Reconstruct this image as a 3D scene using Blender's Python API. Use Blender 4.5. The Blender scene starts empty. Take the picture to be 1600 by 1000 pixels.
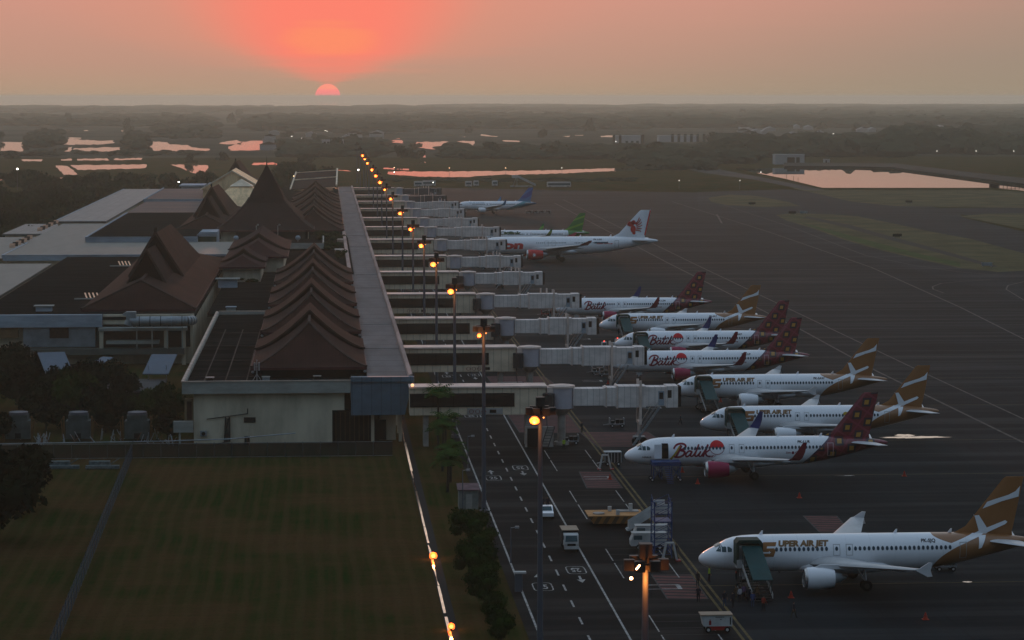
import bpy, bmesh, math, random
from mathutils import Vector, Matrix
R = math.radians
sc = bpy.context.scene
col = sc.collection
rnd = random.Random(7)

# ------------------------------------------------------------------ camera
FPX, CAMH = 4100.0, 53.5
YAW, PIT = math.atan(293/FPX), math.atan(350/FPX)
cam = bpy.data.cameras.new('camera')
cam.sensor_width = 36; cam.lens = FPX/1600*36
cam.clip_start = 1; cam.clip_end = 400000
co = bpy.data.objects.new('camera', cam); col.objects.link(co)
co.location = (0, 0, CAMH); co.rotation_euler = (math.pi/2-PIT, 0, -YAW)
sc.camera = co
sc.view_settings.view_transform = 'Standard'; sc.view_settings.look = 'None'
sc.view_settings.exposure = 0; sc.view_settings.gamma = 1
sc.cycles.use_denoising = True
sc.cycles.max_bounces = 4; sc.cycles.diffuse_bounces = 2; sc.cycles.glossy_bounces = 2
sc.cycles.transparent_max_bounces = 8; sc.cycles.volume_bounces = 0
sc.cycles.sample_clamp_indirect = 3

# ------------------------------------------------------------------ node helpers
class NT:
    def __init__(s, nt): s.nt = nt; s.n = nt.nodes; s.l = nt.links
    def put(s, v, sock):
        if isinstance(v, (int, float)): sock.default_value = v
        elif isinstance(v, tuple): sock.default_value = v if len(v) == len(sock.default_value) else (*v, 1)
        else: s.l.new(v, sock)
    def m(s, op, a, b=None, c=None, clamp=False):
        n = s.n.new('ShaderNodeMath'); n.operation = op; n.use_clamp = clamp
        for i, v in enumerate((a, b, c)):
            if v is not None: s.put(v, n.inputs[i])
        return n.outputs[0]
    def mix(s, f, a, b):
        n = s.n.new('ShaderNodeMix'); n.data_type = 'RGBA'
        s.put(f, n.inputs[0]); s.put(a, n.inputs[6]); s.put(b, n.inputs[7]); return n.outputs[2]
    def noise(s, vec, scale, detail=4, rough=.6):
        n = s.n.new('ShaderNodeTexNoise'); n.inputs['Scale'].default_value = scale
        n.inputs['Detail'].default_value = detail; n.inputs['Roughness'].default_value = rough
        if vec is not None: s.l.new(vec, n.inputs['Vector'])
        return n.outputs['Fac']
    def ramp(s, f, pts):
        n = s.n.new('ShaderNodeValToRGB'); s.put(f, n.inputs[0])
        e = n.color_ramp.elements
        while len(e) < len(pts): e.new(.5)
        for i, (p, c) in enumerate(pts): e[i].position = p; e[i].color = (*c, 1)
        return n.outputs[0]
    def smooth(s, v, a, b):
        n = s.n.new('ShaderNodeMapRange'); n.interpolation_type = 'SMOOTHSTEP'
        s.put(v, n.inputs[0]); n.inputs[1].default_value = a; n.inputs[2].default_value = b
        return n.outputs[0]
    def xyz(s, vec):
        n = s.n.new('ShaderNodeSeparateXYZ'); s.l.new(vec, n.inputs[0]); return n.outputs
    def scale(s, vec, sx, sy, sz):
        n = s.n.new('ShaderNodeVectorMath'); n.operation = 'MULTIPLY'
        s.l.new(vec, n.inputs[0]); n.inputs[1].default_value = (sx, sy, sz); return n.outputs[0]
    def coord(s, kind='Object'):
        return s.n.new('ShaderNodeTexCoord').outputs[kind]
def lin(r, g, b):
    f = lambda c: (c/255/12.92 if c/255 <= .04045 else ((c/255+.055)/1.055)**2.4)
    return (f(r), f(g), f(b))

# ------------------------------------------------------------------ sky: dusty sunset, bright towards +Y
w = bpy.data.worlds.new("World"); sc.world = w; w.use_nodes = True
W = NT(w.node_tree); W.n.clear()
dv = W.coord('Generated'); X, Y, Z = W.xyz(dv)
fx = W.m('DIVIDE', X, W.m('MAXIMUM', Y, .02))
front = W.smooth(Y, -.5, .9)
el = W.m('MAXIMUM', Z, 0.0)
wob = W.m('MULTIPLY', W.m('SUBTRACT', W.noise(W.scale(dv, 9, 9, 260), 1, 3), .5), .012)
elw = W.m('ADD', el, wob)
low = W.ramp(W.m('DIVIDE', el, .05), [(0, lin(176, 150, 126)), (.25, lin(190, 148, 128)), (.75, lin(208, 150, 132)), (1, lin(212, 150, 130))])
lowr = W.ramp(W.m('DIVIDE', el, .05), [(0, lin(158, 142, 122)), (.3, lin(160, 141, 124)), (.8, lin(172, 142, 126)), (1, lin(178, 144, 128))])
azr = W.smooth(W.m('SUBTRACT', fx, W.m('MULTIPLY', elw, 2.0)), .03, .27)
lowc = W.mix(azr, low, lowr)
# red glow fan over the sun
du = W.m('ABSOLUTE', W.m('SUBTRACT', fx, .002))
zz_ = W.m('MAXIMUM', W.m('SUBTRACT', elw, .0052), 0.0)
wf = W.m('ADD', .004, W.m('MULTIPLY', .058, W.m('SUBTRACT', 1, W.m('EXPONENT', W.m('MULTIPLY', zz_, -68.0)))))
r2 = W.m('DIVIDE', W.m('ADD', du, W.m('MULTIPLY', wob, .8)), wf)
cone = W.m('MULTIPLY', W.m('SUBTRACT', 1, W.smooth(r2, .25, 1.28)), W.smooth(elw, -.001, .019))
cone = W.m('MULTIPLY', cone, W.m('SUBTRACT', 1, W.smooth(elw, .04, .10)))
cone = W.m('MULTIPLY', cone, W.smooth(Y, 0, .3))
glow2 = W.m('MULTIPLY', W.m('MULTIPLY', W.m('SUBTRACT', 1, W.smooth(r2, .5, 2.4)), W.smooth(Y, 0, .3)), W.smooth(elw, .0, .02))
lowc = W.mix(W.m('MULTIPLY', glow2, .5), lowc, lin(232, 145, 118))
lowc = W.mix(W.m('MULTIPLY', cone, .95), lowc, lin(255, 131, 110))
uc = W.m('DIVIDE', W.m('SUBTRACT', fx, .002), .018); vc = W.m('DIVIDE', W.m('SUBTRACT', elw, .0215), .006)
core = W.m('SUBTRACT', 1, W.smooth(W.m('ADD', W.m('MULTIPLY', uc, uc), W.m('MULTIPLY', vc, vc)), .1, 1.6))
lowc = W.mix(W.m('MULTIPLY', W.m('MULTIPLY', core, .5), W.smooth(Y, 0, .3)), lowc, lin(255, 152, 100))
# sun disc, half set
su = W.m('SUBTRACT', fx, .0015); sv = W.m('SUBTRACT', Z, -.0002)
sr = W.m('SQRT', W.m('ADD', W.m('MULTIPLY', su, su), W.m('MULTIPLY', sv, sv)))
disc = W.m('MULTIPLY', W.m('SUBTRACT', 1, W.smooth(sr, .00468, .00488)), W.m('GREATER_THAN', Y, 0))
discc = W.ramp(W.m('DIVIDE', el, .005), [(0, (1.0, .26, .26)), (.45, (1.02, .27, .24)), (.6, (1.02, .33, .22)), (1, (1.02, .30, .24))])
lowc = W.mix(disc, lowc, discc)
# the rest of the dome
hiF = W.ramp(Z, [(0, (.66, .46, .36)), (.12, (.80, .68, .58)), (.30, (.50, .58, .66)), (1, (.29, .39, .52))])
hiB = W.ramp(Z, [(0, (.040, .065, .085)), (.25, (.07, .11, .14)), (.6, (.25, .34, .45)), (1, (.29, .39, .52))])
hi = W.mix(front, hiB, hiF)
band = W.smooth(Z, .045, .11)
sky = W.mix(band, W.mix(W.smooth(Y, 0, .8), hiB, lowc), hi)
bg = W.n.new('ShaderNodeBackground'); W.l.new(sky, bg.inputs[0]); bg.inputs[1].default_value = 1.0
wo = W.n.new('ShaderNodeOutputWorld'); W.l.new(bg.outputs[0], wo.inputs[0])

sun = bpy.data.lights.new('sun', 'SUN'); sun.energy = 0.22; sun.angle = R(1.5); sun.color = (1, .42, .24)
so = bpy.data.objects.new('sun', sun); col.objects.link(so)
so.location = (0, 300, 200)
# the sun stands ahead of the camera (+Y) and shines back towards it
so.rotation_euler = Vector((0.0, -1, -math.tan(R(3.0)))).to_track_quat('-Z', 'Y').to_euler()

# ------------------------------------------------------------------ pixel -> place helpers used for the survey of the site
cy_, sy_, cp_, sp_ = math.cos(YAW), math.sin(YAW), math.cos(PIT), math.sin(PIT)
FWD, RGT, UPV = (sy_*cp_, cy_*cp_, -sp_), (cy_, -sy_, 0), (sy_*sp_, cy_*sp_, cp_)
def G(px, py, z=0.0):
    a, b = (px-800)/FPX, (500-py)/FPX
    d = [FWD[i]+a*RGT[i]+b*UPV[i] for i in range(3)]
    t = (z-CAMH)/d[2]
    return (d[0]*t, d[1]*t)

# ------------------------------------------------------------------ materials
MATS = {}
def mat(name, c, rough=.7, var=.25, scale=.5, metal=0.0, c2=None, spec=.12, sv=(1, 1, 1), bump=0.0, coat=0.0, detail=5):
    if name in MATS: return MATS[name]
    m = bpy.data.materials.new(name); m.use_nodes = True
    n = NT(m.node_tree); b = n.n['Principled BSDF']
    if var > 0:
        vec = n.scale(n.coord(), *sv)
        f = n.noise(vec, scale, detail)
        f = n.smooth(f, .3, .7)
        a = tuple(min(1, x*(1-var)) for x in c); d = c2 if c2 else tuple(min(1, x*(1+var)) for x in c)
        n.put(n.mix(f, a, d), b.inputs['Base Color'])
        if bump:
            bn = n.n.new('ShaderNodeBump'); bn.inputs['Strength'].default_value = bump; bn.inputs['Distance'].default_value = .2
            n.l.new(n.noise(vec, scale*6, 3), bn.inputs['Height']); n.l.new(bn.outputs[0], b.inputs['Normal'])
    else: b.inputs['Base Color'].default_value = (*c, 1)
    b.inputs['Roughness'].default_value = rough; b.inputs['Metallic'].default_value = metal
    b.inputs['Specular IOR Level'].default_value = spec; b.inputs['Coat Weight'].default_value = coat
    MATS[name] = m; return m
def emis(name, c, s):
    if name in MATS: return MATS[name]
    m = bpy.data.materials.new(name); m.use_nodes = True
    b = m.node_tree.nodes['Principled BSDF']
    b.inputs['Base Color'].default_value = (*c, 1); b.inputs['Emission Color'].default_value = (*c, 1)
    b.inputs['Emission Strength'].default_value = s
    MATS[name] = m; return m

# ------------------------------------------------------------------ mesh builder
class MB:
    def __init__(s): s.v = []; s.f = []; s.m = []
    def add(s, vs, fs, mi=0):
        o = len(s.v); s.v += [tuple(p) for p in vs]
        for f in fs: s.f.append(tuple(i+o for i in f)); s.m.append(mi)
        return s
    def box(s, a, b, mi=0):
        x0, y0, z0 = a; x1, y1, z1 = b
        return s.add([(x0,y0,z0),(x1,y0,z0),(x1,y1,z0),(x0,y1,z0),(x0,y0,z1),(x1,y0,z1),(x1,y1,z1),(x0,y1,z1)],
              [(0,3,2,1),(4,5,6,7),(0,1,5,4),(1,2,6,5),(2,3,7,6),(3,0,4,7)], mi)
    def prism(s, poly, z0, z1, mi=0, axis='z'):
        n = len(poly)
        if axis == 'z': vs = [(x,y,z0) for x,y in poly]+[(x,y,z1) for x,y in poly]
        elif axis == 'y': vs = [(x,z0,y) for x,y in poly]+[(x,z1,y) for x,y in poly]
        else: vs = [(z0,x,y) for x,y in poly]+[(z1,x,y) for x,y in poly]
        fs = [tuple(range(n-1,-1,-1)), tuple(range(n,2*n))]+[(i,(i+1)%n,n+(i+1)%n,n+i) for i in range(n)]
        return s.add(vs, fs, mi)
    def tube(s, p0, p1, r0, r1=None, n=8, mi=0, cap=True):
        r1 = r0 if r1 is None else r1
        p0, p1 = Vector(p0), Vector(p1); d = (p1-p0).normalized()
        a = d.orthogonal().normalized(); b = d.cross(a)
        vs = []
        for p, r in ((p0, r0), (p1, r1)):
            for i in range(n):
                t = 2*math.pi*i/n; vs.append(p+a*math.cos(t)*r+b*math.sin(t)*r)
        fs = [(i,(i+1)%n,n+(i+1)%n,n+i) for i in range(n)]
        if cap: fs += [tuple(range(n-1,-1,-1)), tuple(range(n,2*n))]
        return s.add(vs, fs, mi)
    def bar(s, p0, p1, w, h=None, mi=0):
        h = h or w
        p0, p1 = Vector(p0), Vector(p1); d = (p1-p0).normalized()
        up = Vector((0,0,1)) if abs(d.z) < .95 else Vector((0,1,0))
        a = d.cross(up).normalized()*w/2; b = a.cross(d).normalized()*h/2
        vs = [p+q for p in (p0, p1) for q in (-a-b, a-b, a+b, -a+b)]
        return s.add(vs, [(0,1,2,3),(7,6,5,4),(0,4,5,1),(1,5,6,2),(2,6,7,3),(3,7,4,0)], mi)
    def loft(s, rings, mi=0, cap=True, closed=True):
        n = len(rings[0]); o = []
        vs = [p for r in rings for p in r]; fs = []
        for k in range(len(rings)-1):
            for i in range(n if closed else n-1):
                j = (i+1) % n
                fs.append((k*n+i, k*n+j, (k+1)*n+j, (k+1)*n+i))
        if cap and closed: fs += [tuple(range(n-1,-1,-1)), tuple(range((len(rings)-1)*n, len(rings)*n))]
        return s.add(vs, fs, mi)
    def ball(s, c, r, n=8, mi=0, sz=1.0):
        rings = []
        for k in range(1, n//2+2):
            ph = math.pi*k/(n//2+2); rings.append([(c[0]+r*math.sin(ph)*math.cos(2*math.pi*i/n), c[1]+r*math.sin(ph)*math.sin(2*math.pi*i/n), c[2]-r*sz*math.cos(ph)) for i in range(n)])
        return s.loft(rings, mi)
    def build(s, name, mats, parent=None, smooth=False, loc=None):
        me = bpy.data.meshes.new(name); me.from_pydata(s.v, [], s.f)
        for m in (mats if isinstance(mats, (list, tuple)) else [mats]): me.materials.append(m)
        if any(s.m): me.polygons.foreach_set('material_index', s.m)
        bm = bmesh.new(); bm.from_mesh(me); bmesh.ops.recalc_face_normals(bm, faces=bm.faces)
        bm.to_mesh(me); bm.free()
        if smooth:
            me.polygons.foreach_set('use_smooth', [True]*len(me.polygons)); me.set_sharp_from_angle(angle=R(38))
        me.update()
        o = bpy.data.objects.new(name, me); col.objects.link(o)
        if parent: o.parent = parent
        if loc: o.location = loc
        return o
def tag(o, label=None, cat=None, group=None, kind=None):
    if label: o['label'] = label
    if cat: o['category'] = cat
    if group: o['group'] = group
    if kind: o['kind'] = kind
    return o
def thing(name, loc=(0,0,0), rz=0):
    o = bpy.data.objects.new(name, None); col.objects.link(o)
    o.location = loc; o.rotation_euler = (0,0,rz); o.empty_display_size = .5
    return o
def copy_tree(o, parent=None):
    c = o.copy(); col.objects.link(c)
    if parent: c.parent = parent
    for ch in list(o.children): copy_tree(ch, c)
    return c
def sheet(name, poly, z, m, kind='structure', label=None, cat=None):
    mb = MB(); mb.add([(x, y, z) for x, y in poly], [tuple(range(len(poly)))])
    o = mb.build(name, m)
    o['kind'] = kind
    if label: o['label'] = label
    return o
ORD = ['nearest', 'second', 'third', 'fourth', 'fifth', 'sixth', 'seventh', 'eighth', 'ninth', 'tenth', 'eleventh', 'twelfth', 'thirteenth',
       'fourteenth', 'fifteenth', 'sixteenth', 'seventeenth', 'eighteenth', 'nineteenth', 'twentieth']

# ================================================================== GROUND, ROADS, WATER
def ground_mat():
    m = bpy.data.materials.new('dry_grass'); m.use_nodes = True; n = NT(m.node_tree); b = n.n['Principled BSDF']
    o = n.coord()
    f1 = n.smooth(n.noise(n.scale(o, .06, .05, 1), 1, 5), .35, .65)
    f2 = n.smooth(n.noise(n.scale(o, 1.6, .05, 1), 1, 4), .35, .7)
    f3 = n.smooth(n.noise(n.scale(o, .09, .9, 1), 1, 4), .35, .7)
    c = n.mix(f1, (.013, .030, .005), (.066, .038, .016))
    c = n.mix(n.m('MULTIPLY', f2, .6), c, (.060, .030, .014))
    c = n.mix(n.m('MULTIPLY', f3, .25), c, (.010, .030, .004))
    gx = n.xyz(o)[0]; sw = n.m('SINE', n.m('ADD', n.m('MULTIPLY', gx, 3.1), n.m('MULTIPLY', n.noise(n.scale(o, .02, .02, 1), 1, 3), 9)))
    c = n.mix(n.m('MULTIPLY', n.smooth(sw, -.2, .9), .30), c, (.075, .048, .022))
    c = n.mix(n.m('MULTIPLY', n.smooth(n.noise(n.scale(o, .5, .5, 1), 1, 6, .8), .56, .7), .35), c, (.085, .055, .03))
    c = n.mix(n.m('MULTIPLY', n.smooth(n.noise(o, 2.5, 3), .5, .75), .4), c, (.004, .007, .003))
    n.put(c, b.inputs['Base Color']); b.inputs['Roughness'].default_value = 1; b.inputs['Specular IOR Level'].default_value = .0
    return m
def asphalt_mat(name, c, joints=0, wet=.0):
    m = bpy.data.materials.new(name); m.use_nodes = True; n = NT(m.node_tree); b = n.n['Principled BSDF']
    o = n.coord()
    f1 = n.smooth(n.noise(n.scale(o, .05, .02, 1), 1, 6), .3, .7)
    f2 = n.smooth(n.noise(n.scale(o, .012, .18, 1), 1, 5), .42, .66)
    f3 = n.smooth(n.noise(o, .8, 4), .35, .7)
    a = tuple(x*.72 for x in c); d = tuple(x*1.3 for x in c)
    cc = n.mix(f1, a, d); cc = n.mix(n.m('MULTIPLY', f2, .35), cc, tuple(x*1.7 for x in c))
    cc = n.mix(n.m('MULTIPLY', f3, .35), cc, tuple(x*.55 for x in c))
    f4 = n.smooth(n.noise(n.scale(o, .35, .06, 1), 1, 5), .60, .72)
    cc = n.mix(n.m('MULTIPLY', f4, .45), cc, tuple(x*.35 for x in c))
    f5 = n.smooth(n.noise(n.scale(o, .03, 1.1, 1), 1, 3), .62, .70)
    cc = n.mix(n.m('MULTIPLY', f5, .35), cc, tuple(x*2.0 for x in c))
    if joints:
        x, y, z = n.xyz(o)
        jx = n.m('LESS_THAN', n.m('ABSOLUTE', n.m('SUBTRACT', n.m('FRACT', n.m('DIVIDE', x, joints)), .5)), .012)
        jy = n.m('LESS_THAN', n.m('ABSOLUTE', n.m('SUBTRACT', n.m('FRACT', n.m('DIVIDE', y, joints*1.6)), .5)), .018)
        cc = n.mix(n.m('MULTIPLY', n.m('MAXIMUM', jx, jy), .5), cc, tuple(x*.4 for x in c))
        ce = n.n.new('ShaderNodeTexVoronoi'); ce.inputs['Scale'].default_value = 1.0
        n.l.new(n.scale(o, 1/joints, 1/(joints*3.2), 0), ce.inputs['Vector'])
        cc = n.mix(n.m('MULTIPLY', n.m('SUBTRACT', n.xyz(ce.outputs['Color'])[0], .5), .35, clamp=True), cc, tuple(x*1.9 for x in c))
    n.put(cc, b.inputs['Base Color'])
    n.put(n.m('SUBTRACT', .93, n.m('MULTIPLY', f2, .22)), b.inputs['Roughness']); b.inputs['Specular IOR Level'].default_value = .04
    return m
M_grass = ground_mat()
M_apron = asphalt_mat('apron_concrete', (.0074, .0106, .0134), 7.5)
M_taxi = asphalt_mat('taxiway_asphalt', (.0105, .0148, .0185))
M_road = asphalt_mat('road_asphalt', (.0068, .0070, .0078))
M_islegrass = mat('airfield_grass', (.040, .050, .014), 1, .45, .06, c2=(.075, .070, .026), spec=.1)
M_far = mat('far_fields', (.045, .048, .036), 1, .5, .004, c2=(.085, .078, .058), spec=0)
M_greenedge = mat('fresh_grass', (.022, .052, .006), 1, .5, .15, spec=.1)
M_red = None
def hatch_mat(name, base, line, per, wid, ang):
    m = bpy.data.materials.new(name); m.use_nodes = True; n = NT(m.node_tree); b = n.n['Principled BSDF']
    x, y, z = n.xyz(n.coord())
    t = n.m('ADD', n.m('MULTIPLY', x, math.sin(ang)), n.m('MULTIPLY', y, math.cos(ang)))
    f = n.m('LESS_THAN', n.m('FRACT', n.m('DIVIDE', t, per)), wid)
    c = n.mix(f, base, line); c = n.mix(n.m('MULTIPLY', n.smooth(n.noise(n.coord(), .7, 4), .4, .7), .5), c, (.02, .018, .018))
    n.put(c, b.inputs['Base Color']); b.inputs['Roughness'].default_value = .9
    b.inputs['Specular IOR Level'].default_value = .15
    return m
M_hatch = hatch_mat('red_hatching', (.032, .017, .018), (.12, .042, .040), 1.7, .5, .2)
M_white = mat('road_paint', (.27, .27, .26), .8, .45, 1.2, spec=.2)
M_faint = mat('worn_paint', (.034, .034, .035), .85, .4, .8, spec=.2)
M_yel = mat('yellow_paint', (.085, .062, .02), .85, .4, .8, spec=.2)
def water_mat(name, rough, tint, scale, bump):
    m = bpy.data.materials.new(name); m.use_nodes = True; n = NT(m.node_tree); b = n.n['Principled BSDF']
    b.inputs['Base Color'].default_value = (*tint, 1); b.inputs['Roughness'].default_value = rough
    b.inputs['IOR'].default_value = 1.33; b.inputs['Specular IOR Level'].default_value = .5
    bn = n.n.new('ShaderNodeBump'); bn.inputs['Strength'].default_value = bump; bn.inputs['Distance'].default_value = .05
    n.l.new(n.noise(n.coord(), scale, 2), bn.inputs['Height']); n.l.new(bn.outputs[0], b.inputs['Normal'])
    return m
M_water = water_mat('pond_water', 0.0, (.02, .02, .02), .3, .0)
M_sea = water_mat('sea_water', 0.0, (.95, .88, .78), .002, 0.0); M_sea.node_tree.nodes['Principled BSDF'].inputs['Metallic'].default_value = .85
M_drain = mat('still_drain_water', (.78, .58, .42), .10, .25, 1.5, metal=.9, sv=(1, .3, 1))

B = 250000
sheet('sea', [(-B, 11000), (B, 11000), (B, B), (-B, B)], -.6, M_sea)
sheet('far_land', [(-9000, 2300), (14000, 2300), (14000, 11900), (1500, 11900), (900, 11400), (-9000, 11400)], -.25, M_far)
sheet('ground', [(-1500, 60), (2500, 60), (2500, 2300), (-1500, 2300)], 0, M_grass)
sheet('side_ground', [(-40000, -1500), (40000, -1500), (40000, 60), (-40000, 60)], -.05, M_grass)
sheet('west_ground', [(-9000, 60), (-1500, 60), (-1500, 2300), (-9000, 2300)], -.02, M_far)
sheet('east_ground', [(2500, 60), (14000, 60), (14000, 2300), (2500, 2300)], -.02, M_far)

# airport pavement
sheet('service_road', [(19.9, 150), (41, 150), (41, 1290), (19.9, 1290)], .006, M_road)
apron_poly = [(41, 60), (520, 60), (480, 560), (300, 650), (196, 695), (203, 900), (212, 1180), (230, 1440), (176, 1465), (60, 1540), (30, 1500), (20, 1290), (41, 1290)]
sheet('apron', apron_poly, .005, M_apron)
taxi_poly = [(196, 640), (330, 560), (420, 700), (420, 1000), (300, 1190), (228, 1400), (212, 1180)]
def band_poly(pts): return [G(*p) for p in pts]
sheet('taxiway', band_poly([(1090, 300), (1225, 296), (1330, 303), (1400, 315), (1470, 325), (1600, 324), (1600, 345), (1500, 335), (1505, 340), (1600, 362), (1600, 470), (1180, 350), (1090, 330)]), .010, M_taxi)
isl = [(1212, 336), (1240, 333), (1300, 335), (1340, 338), (1400, 350), (1450, 361), (1520, 374), (1600, 396), (1600, 423), (1560, 425), (1500, 419), (1440, 406), (1380, 392), (1320, 375), (1270, 357), (1230, 345)]
sheet('grass_island', band_poly(isl), .016, M_islegrass)
sheet('grass_island', band_poly([(1500, 338), (1540, 334), (1620, 333), (1620, 362), (1560, 350)]), .016, M_islegrass)
sheet('grass_island', band_poly([(1106, 309), (1140, 304), (1180, 306), (1230, 315), (1250, 322), (1200, 324), (1140, 321), (1112, 316)]), .016, M_islegrass)
sheet('grass_island', band_poly([(1330, 315), (1400, 322), (1600, 325), (1600, 300), (1545, 297), (1285, 297), (1230, 292)]), .016, M_islegrass)
sheet('green_verge', band_poly([(1240, 345), (1300, 360), (1380, 382), (1450, 400), (1500, 410), (1500, 417), (1440, 404), (1380, 390), (1320, 373), (1270, 355)]), .022, M_greenedge)
sheet('drainage_line', band_poly([(1262, 338), (1330, 352), (1400, 372), (1450, 385), (1560, 416), (1550, 418), (1440, 388), (1390, 375), (1320, 355), (1255, 340)]), .026, mat('dark_ditch', (.010, .012, .013), .9, .2, .1))

# markings: each kind of line is one painted layer on the pavement
def strip(mb, pts, wd, z):
    for (x0, y0), (x1, y1) in zip(pts, pts[1:]):
        d = Vector((x1-x0, y1-y0)); l = d.length; d /= l; nx, ny = -d.y*wd/2, d.x*wd/2
        mb.add([(x0-nx, y0-ny, z), (x0+nx, y0+ny, z), (x1+nx, y1+ny, z), (x1-nx, y1-ny, z)], [(0, 1, 2, 3)])
mb = MB()
strip(mb, [(21.1, 175), (21.1, 1280)], .22, .014); strip(mb, [(29.9, 175), (29.9, 1280)], .22, .014)
y = 180
while y < 1000: strip(mb, [(25.9, y), (25.9, y+3.6)], .22, .014); y += 9.1
mb.build('road_lines', M_white)['kind'] = 'structure'
mb = MB()
for o_ in (0, .75): strip(mb, [(41.0+o_, 180), (41.0+o_, 1280)], .3, .020)
mb.build('yellow_boundary_lines', M_yel)['kind'] = 'structure'
mb = MB()
strip(mb, [G(1600, 692), G(1370, 580), G(1255, 517), G(1042, 410), G(866, 317)], .5, .018)
strip(mb, [G(1600, 655), G(1440, 581), G(1280, 505), G(1080, 410), G(880, 312)], .42, .018)
strip(mb, [G(1050, 315), G(1200, 362), G(1362, 418), G(1500, 480), G(1600, 530)], .5, .024)
strip(mb, [G(1130, 320), G(1240, 356), G(1352, 399), G(1430, 415), G(1500, 425), G(1560, 430)], .35, .024)
strip(mb, [G(1120, 335), G(1128, 349)], .8, .024)
a_ = [G(1548, 437), G(1500, 440), G(1470, 443), G(1457, 448), G(1458, 452), G(1475, 458)]
strip(mb, a_, .4, .024); strip(mb, [G(1600, 440), G(1575, 446), G(1572, 452), G(1600, 469)], .4, .024)
mb.build('taxi_guide_lines', mat('apron_line_paint', (.062, .058, .052), .85, .4, .5, spec=.2))['kind'] = 'structure'

STANDS = {}   # filled below with aircraft positions
def stand_marks(name, x, y, fac=1.0, x1=150):
    mb = MB(); strip(mb, [(x+1, y), (x1, y)], .22, .018); o = mb.build('stand_lead_in_line', M_yel); o['kind'] = 'structure'
    mb = MB(); strip(mb, [(x-2.2, y+.9), (x+1.4, y+.9)], .25, .022); strip(mb, [(x-2.2, y-1.5), (x+1.0, y-1.5)], .25, .022)
    strip(mb, [(x+1.3, y-1.6), (x+1.3, y+.9)], .5, .026)
    o = mb.build('stop_mark', M_white); o['kind'] = 'structure'
# painted road numbers
TXT = {}
def text_mesh(s, bold=.0):
    if (s, bold) in TXT: return TXT[(s, bold)]
    cu = bpy.data.curves.new('lettering', 'FONT'); cu.body = s; cu.size = 1; cu.offset = bold; cu.resolution_u = 3
    ob = bpy.data.objects.new('lettering', cu)
    me = bpy.data.meshes.new_from_object(ob)
    vs = [tuple(v_.co) for v_ in me.vertices]; fs = [tuple(p.vertices) for p in me.polygons]
    bpy.data.objects.remove(ob); bpy.data.curves.remove(cu); bpy.data.meshes.remove(me)
    TXT[(s, bold)] = (vs, fs); return vs, fs
def ground_text(mb, s, x, y, size, stretch, flip, z):
    vs, fs = text_mesh(s, .02)
    wd = max(v_[0] for v_ in vs); h = max(v_[1] for v_ in vs); k = -1 if flip else 1
    mb.add([(x+k*(v_[0]-wd/2)*size, y+k*(v_[1]-h/2)*size*stretch, z) for v_ in vs], fs)
def road_num(px, py, flip):
    x, y = G(px, py); mb = MB(); ground_text(mb, '25', x, y, 1.15, 3.0, flip, .018)
    c = []
    for i in range(25):
        t = 2*math.pi*i/24; ct, st = math.cos(t), math.sin(t)
        e = .38; c.append((x+1.05*math.copysign(abs(ct)**e, ct), y+2.3*math.copysign(abs(st)**e, st)))
    strip(mb, c, .14, .022)
    k = -1 if flip else 1
    ya = y+k*5.4
    strip(mb, [(x, ya-k*1.8), (x, ya+k*.4)], .26, .018)
    mb.add([(x-.5, ya+k*.4, .018), (x+.5, ya+k*.4, .018), (x, ya+k*2.3, .018)], [(0, 1, 2)])
    mb.build('speed_marking', M_white)['kind'] = 'structure'
for p in [(771, 747, 0), (736, 650, 0), (848, 917, 0), (900, 891, 1), (813, 731, 1), (740, 586, 1), (700, 588, 0)]: road_num(*p)
# hatched red equipment areas and white bays
def poly_px(pts): return [G(*p) for p in pts]
for pts in [[(1018, 898), (1080, 898), (1106, 936), (1043, 936)], [(905, 737), (953, 737), (973, 763), (917, 763)], [(905, 675), (1012, 675), (1045, 697), (935, 699)],
            [(793, 648), (888, 648), (909, 676), (812, 676)], [(760, 588), (850, 588), (868, 601), (770, 601)], [(1255, 806), (1307, 806), (1330, 832), (1281, 832)]]:
    q = poly_px(pts); sheet('hatched_red_area', q, .013 if pts[0][0] < 1000 else .012, M_hatch)
    mb = MB(); strip(mb, q+[q[0]], .18, .022); mb.build('area_outline', M_faint)['kind'] = 'structure'
def bays(xa, xb, ya, yb, n):
    mb = MB()
    for i in range(n+1):
        yy = ya+(yb-ya)*i/n; strip(mb, [(xa, yy), (xb, yy)], .14, .018)
    mb.build('bay_lines', M_faint)['kind'] = 'structure'
    mb = MB()
    for xx in (xa, xb):
        strip(mb, [(xx, ya), (xx, ya+(yb-ya)*.42)], .14, .023); strip(mb, [(xx, ya+(yb-ya)*.5), (xx, yb)], .14, .023)
    mb.build('bay_end_marks', M_white)['kind'] = 'structure'
bays(33.0, 39.3, 352, 328, 6); bays(33.0, 39.2, 393, 371, 6); bays(33.0, 39.2, 306, 287, 5); bays(33.2, 38.9, 266, 246, 6)
mb = MB()
for (x, y, l) in [(1290, 387, 4), (1320, 391, 4), (1300, 415, 5), (1316, 425, 5), (1360, 470, 6), (1450, 461, 4), (1225, 396, 4), (1150, 372, 3)]:
    x0, y0 = G(x, y); strip(mb, [(x0-l, y0), (x0+l, y0)], .5, .028)
mb.build('apron_position_marks', M_faint)['kind'] = 'structure'
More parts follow.
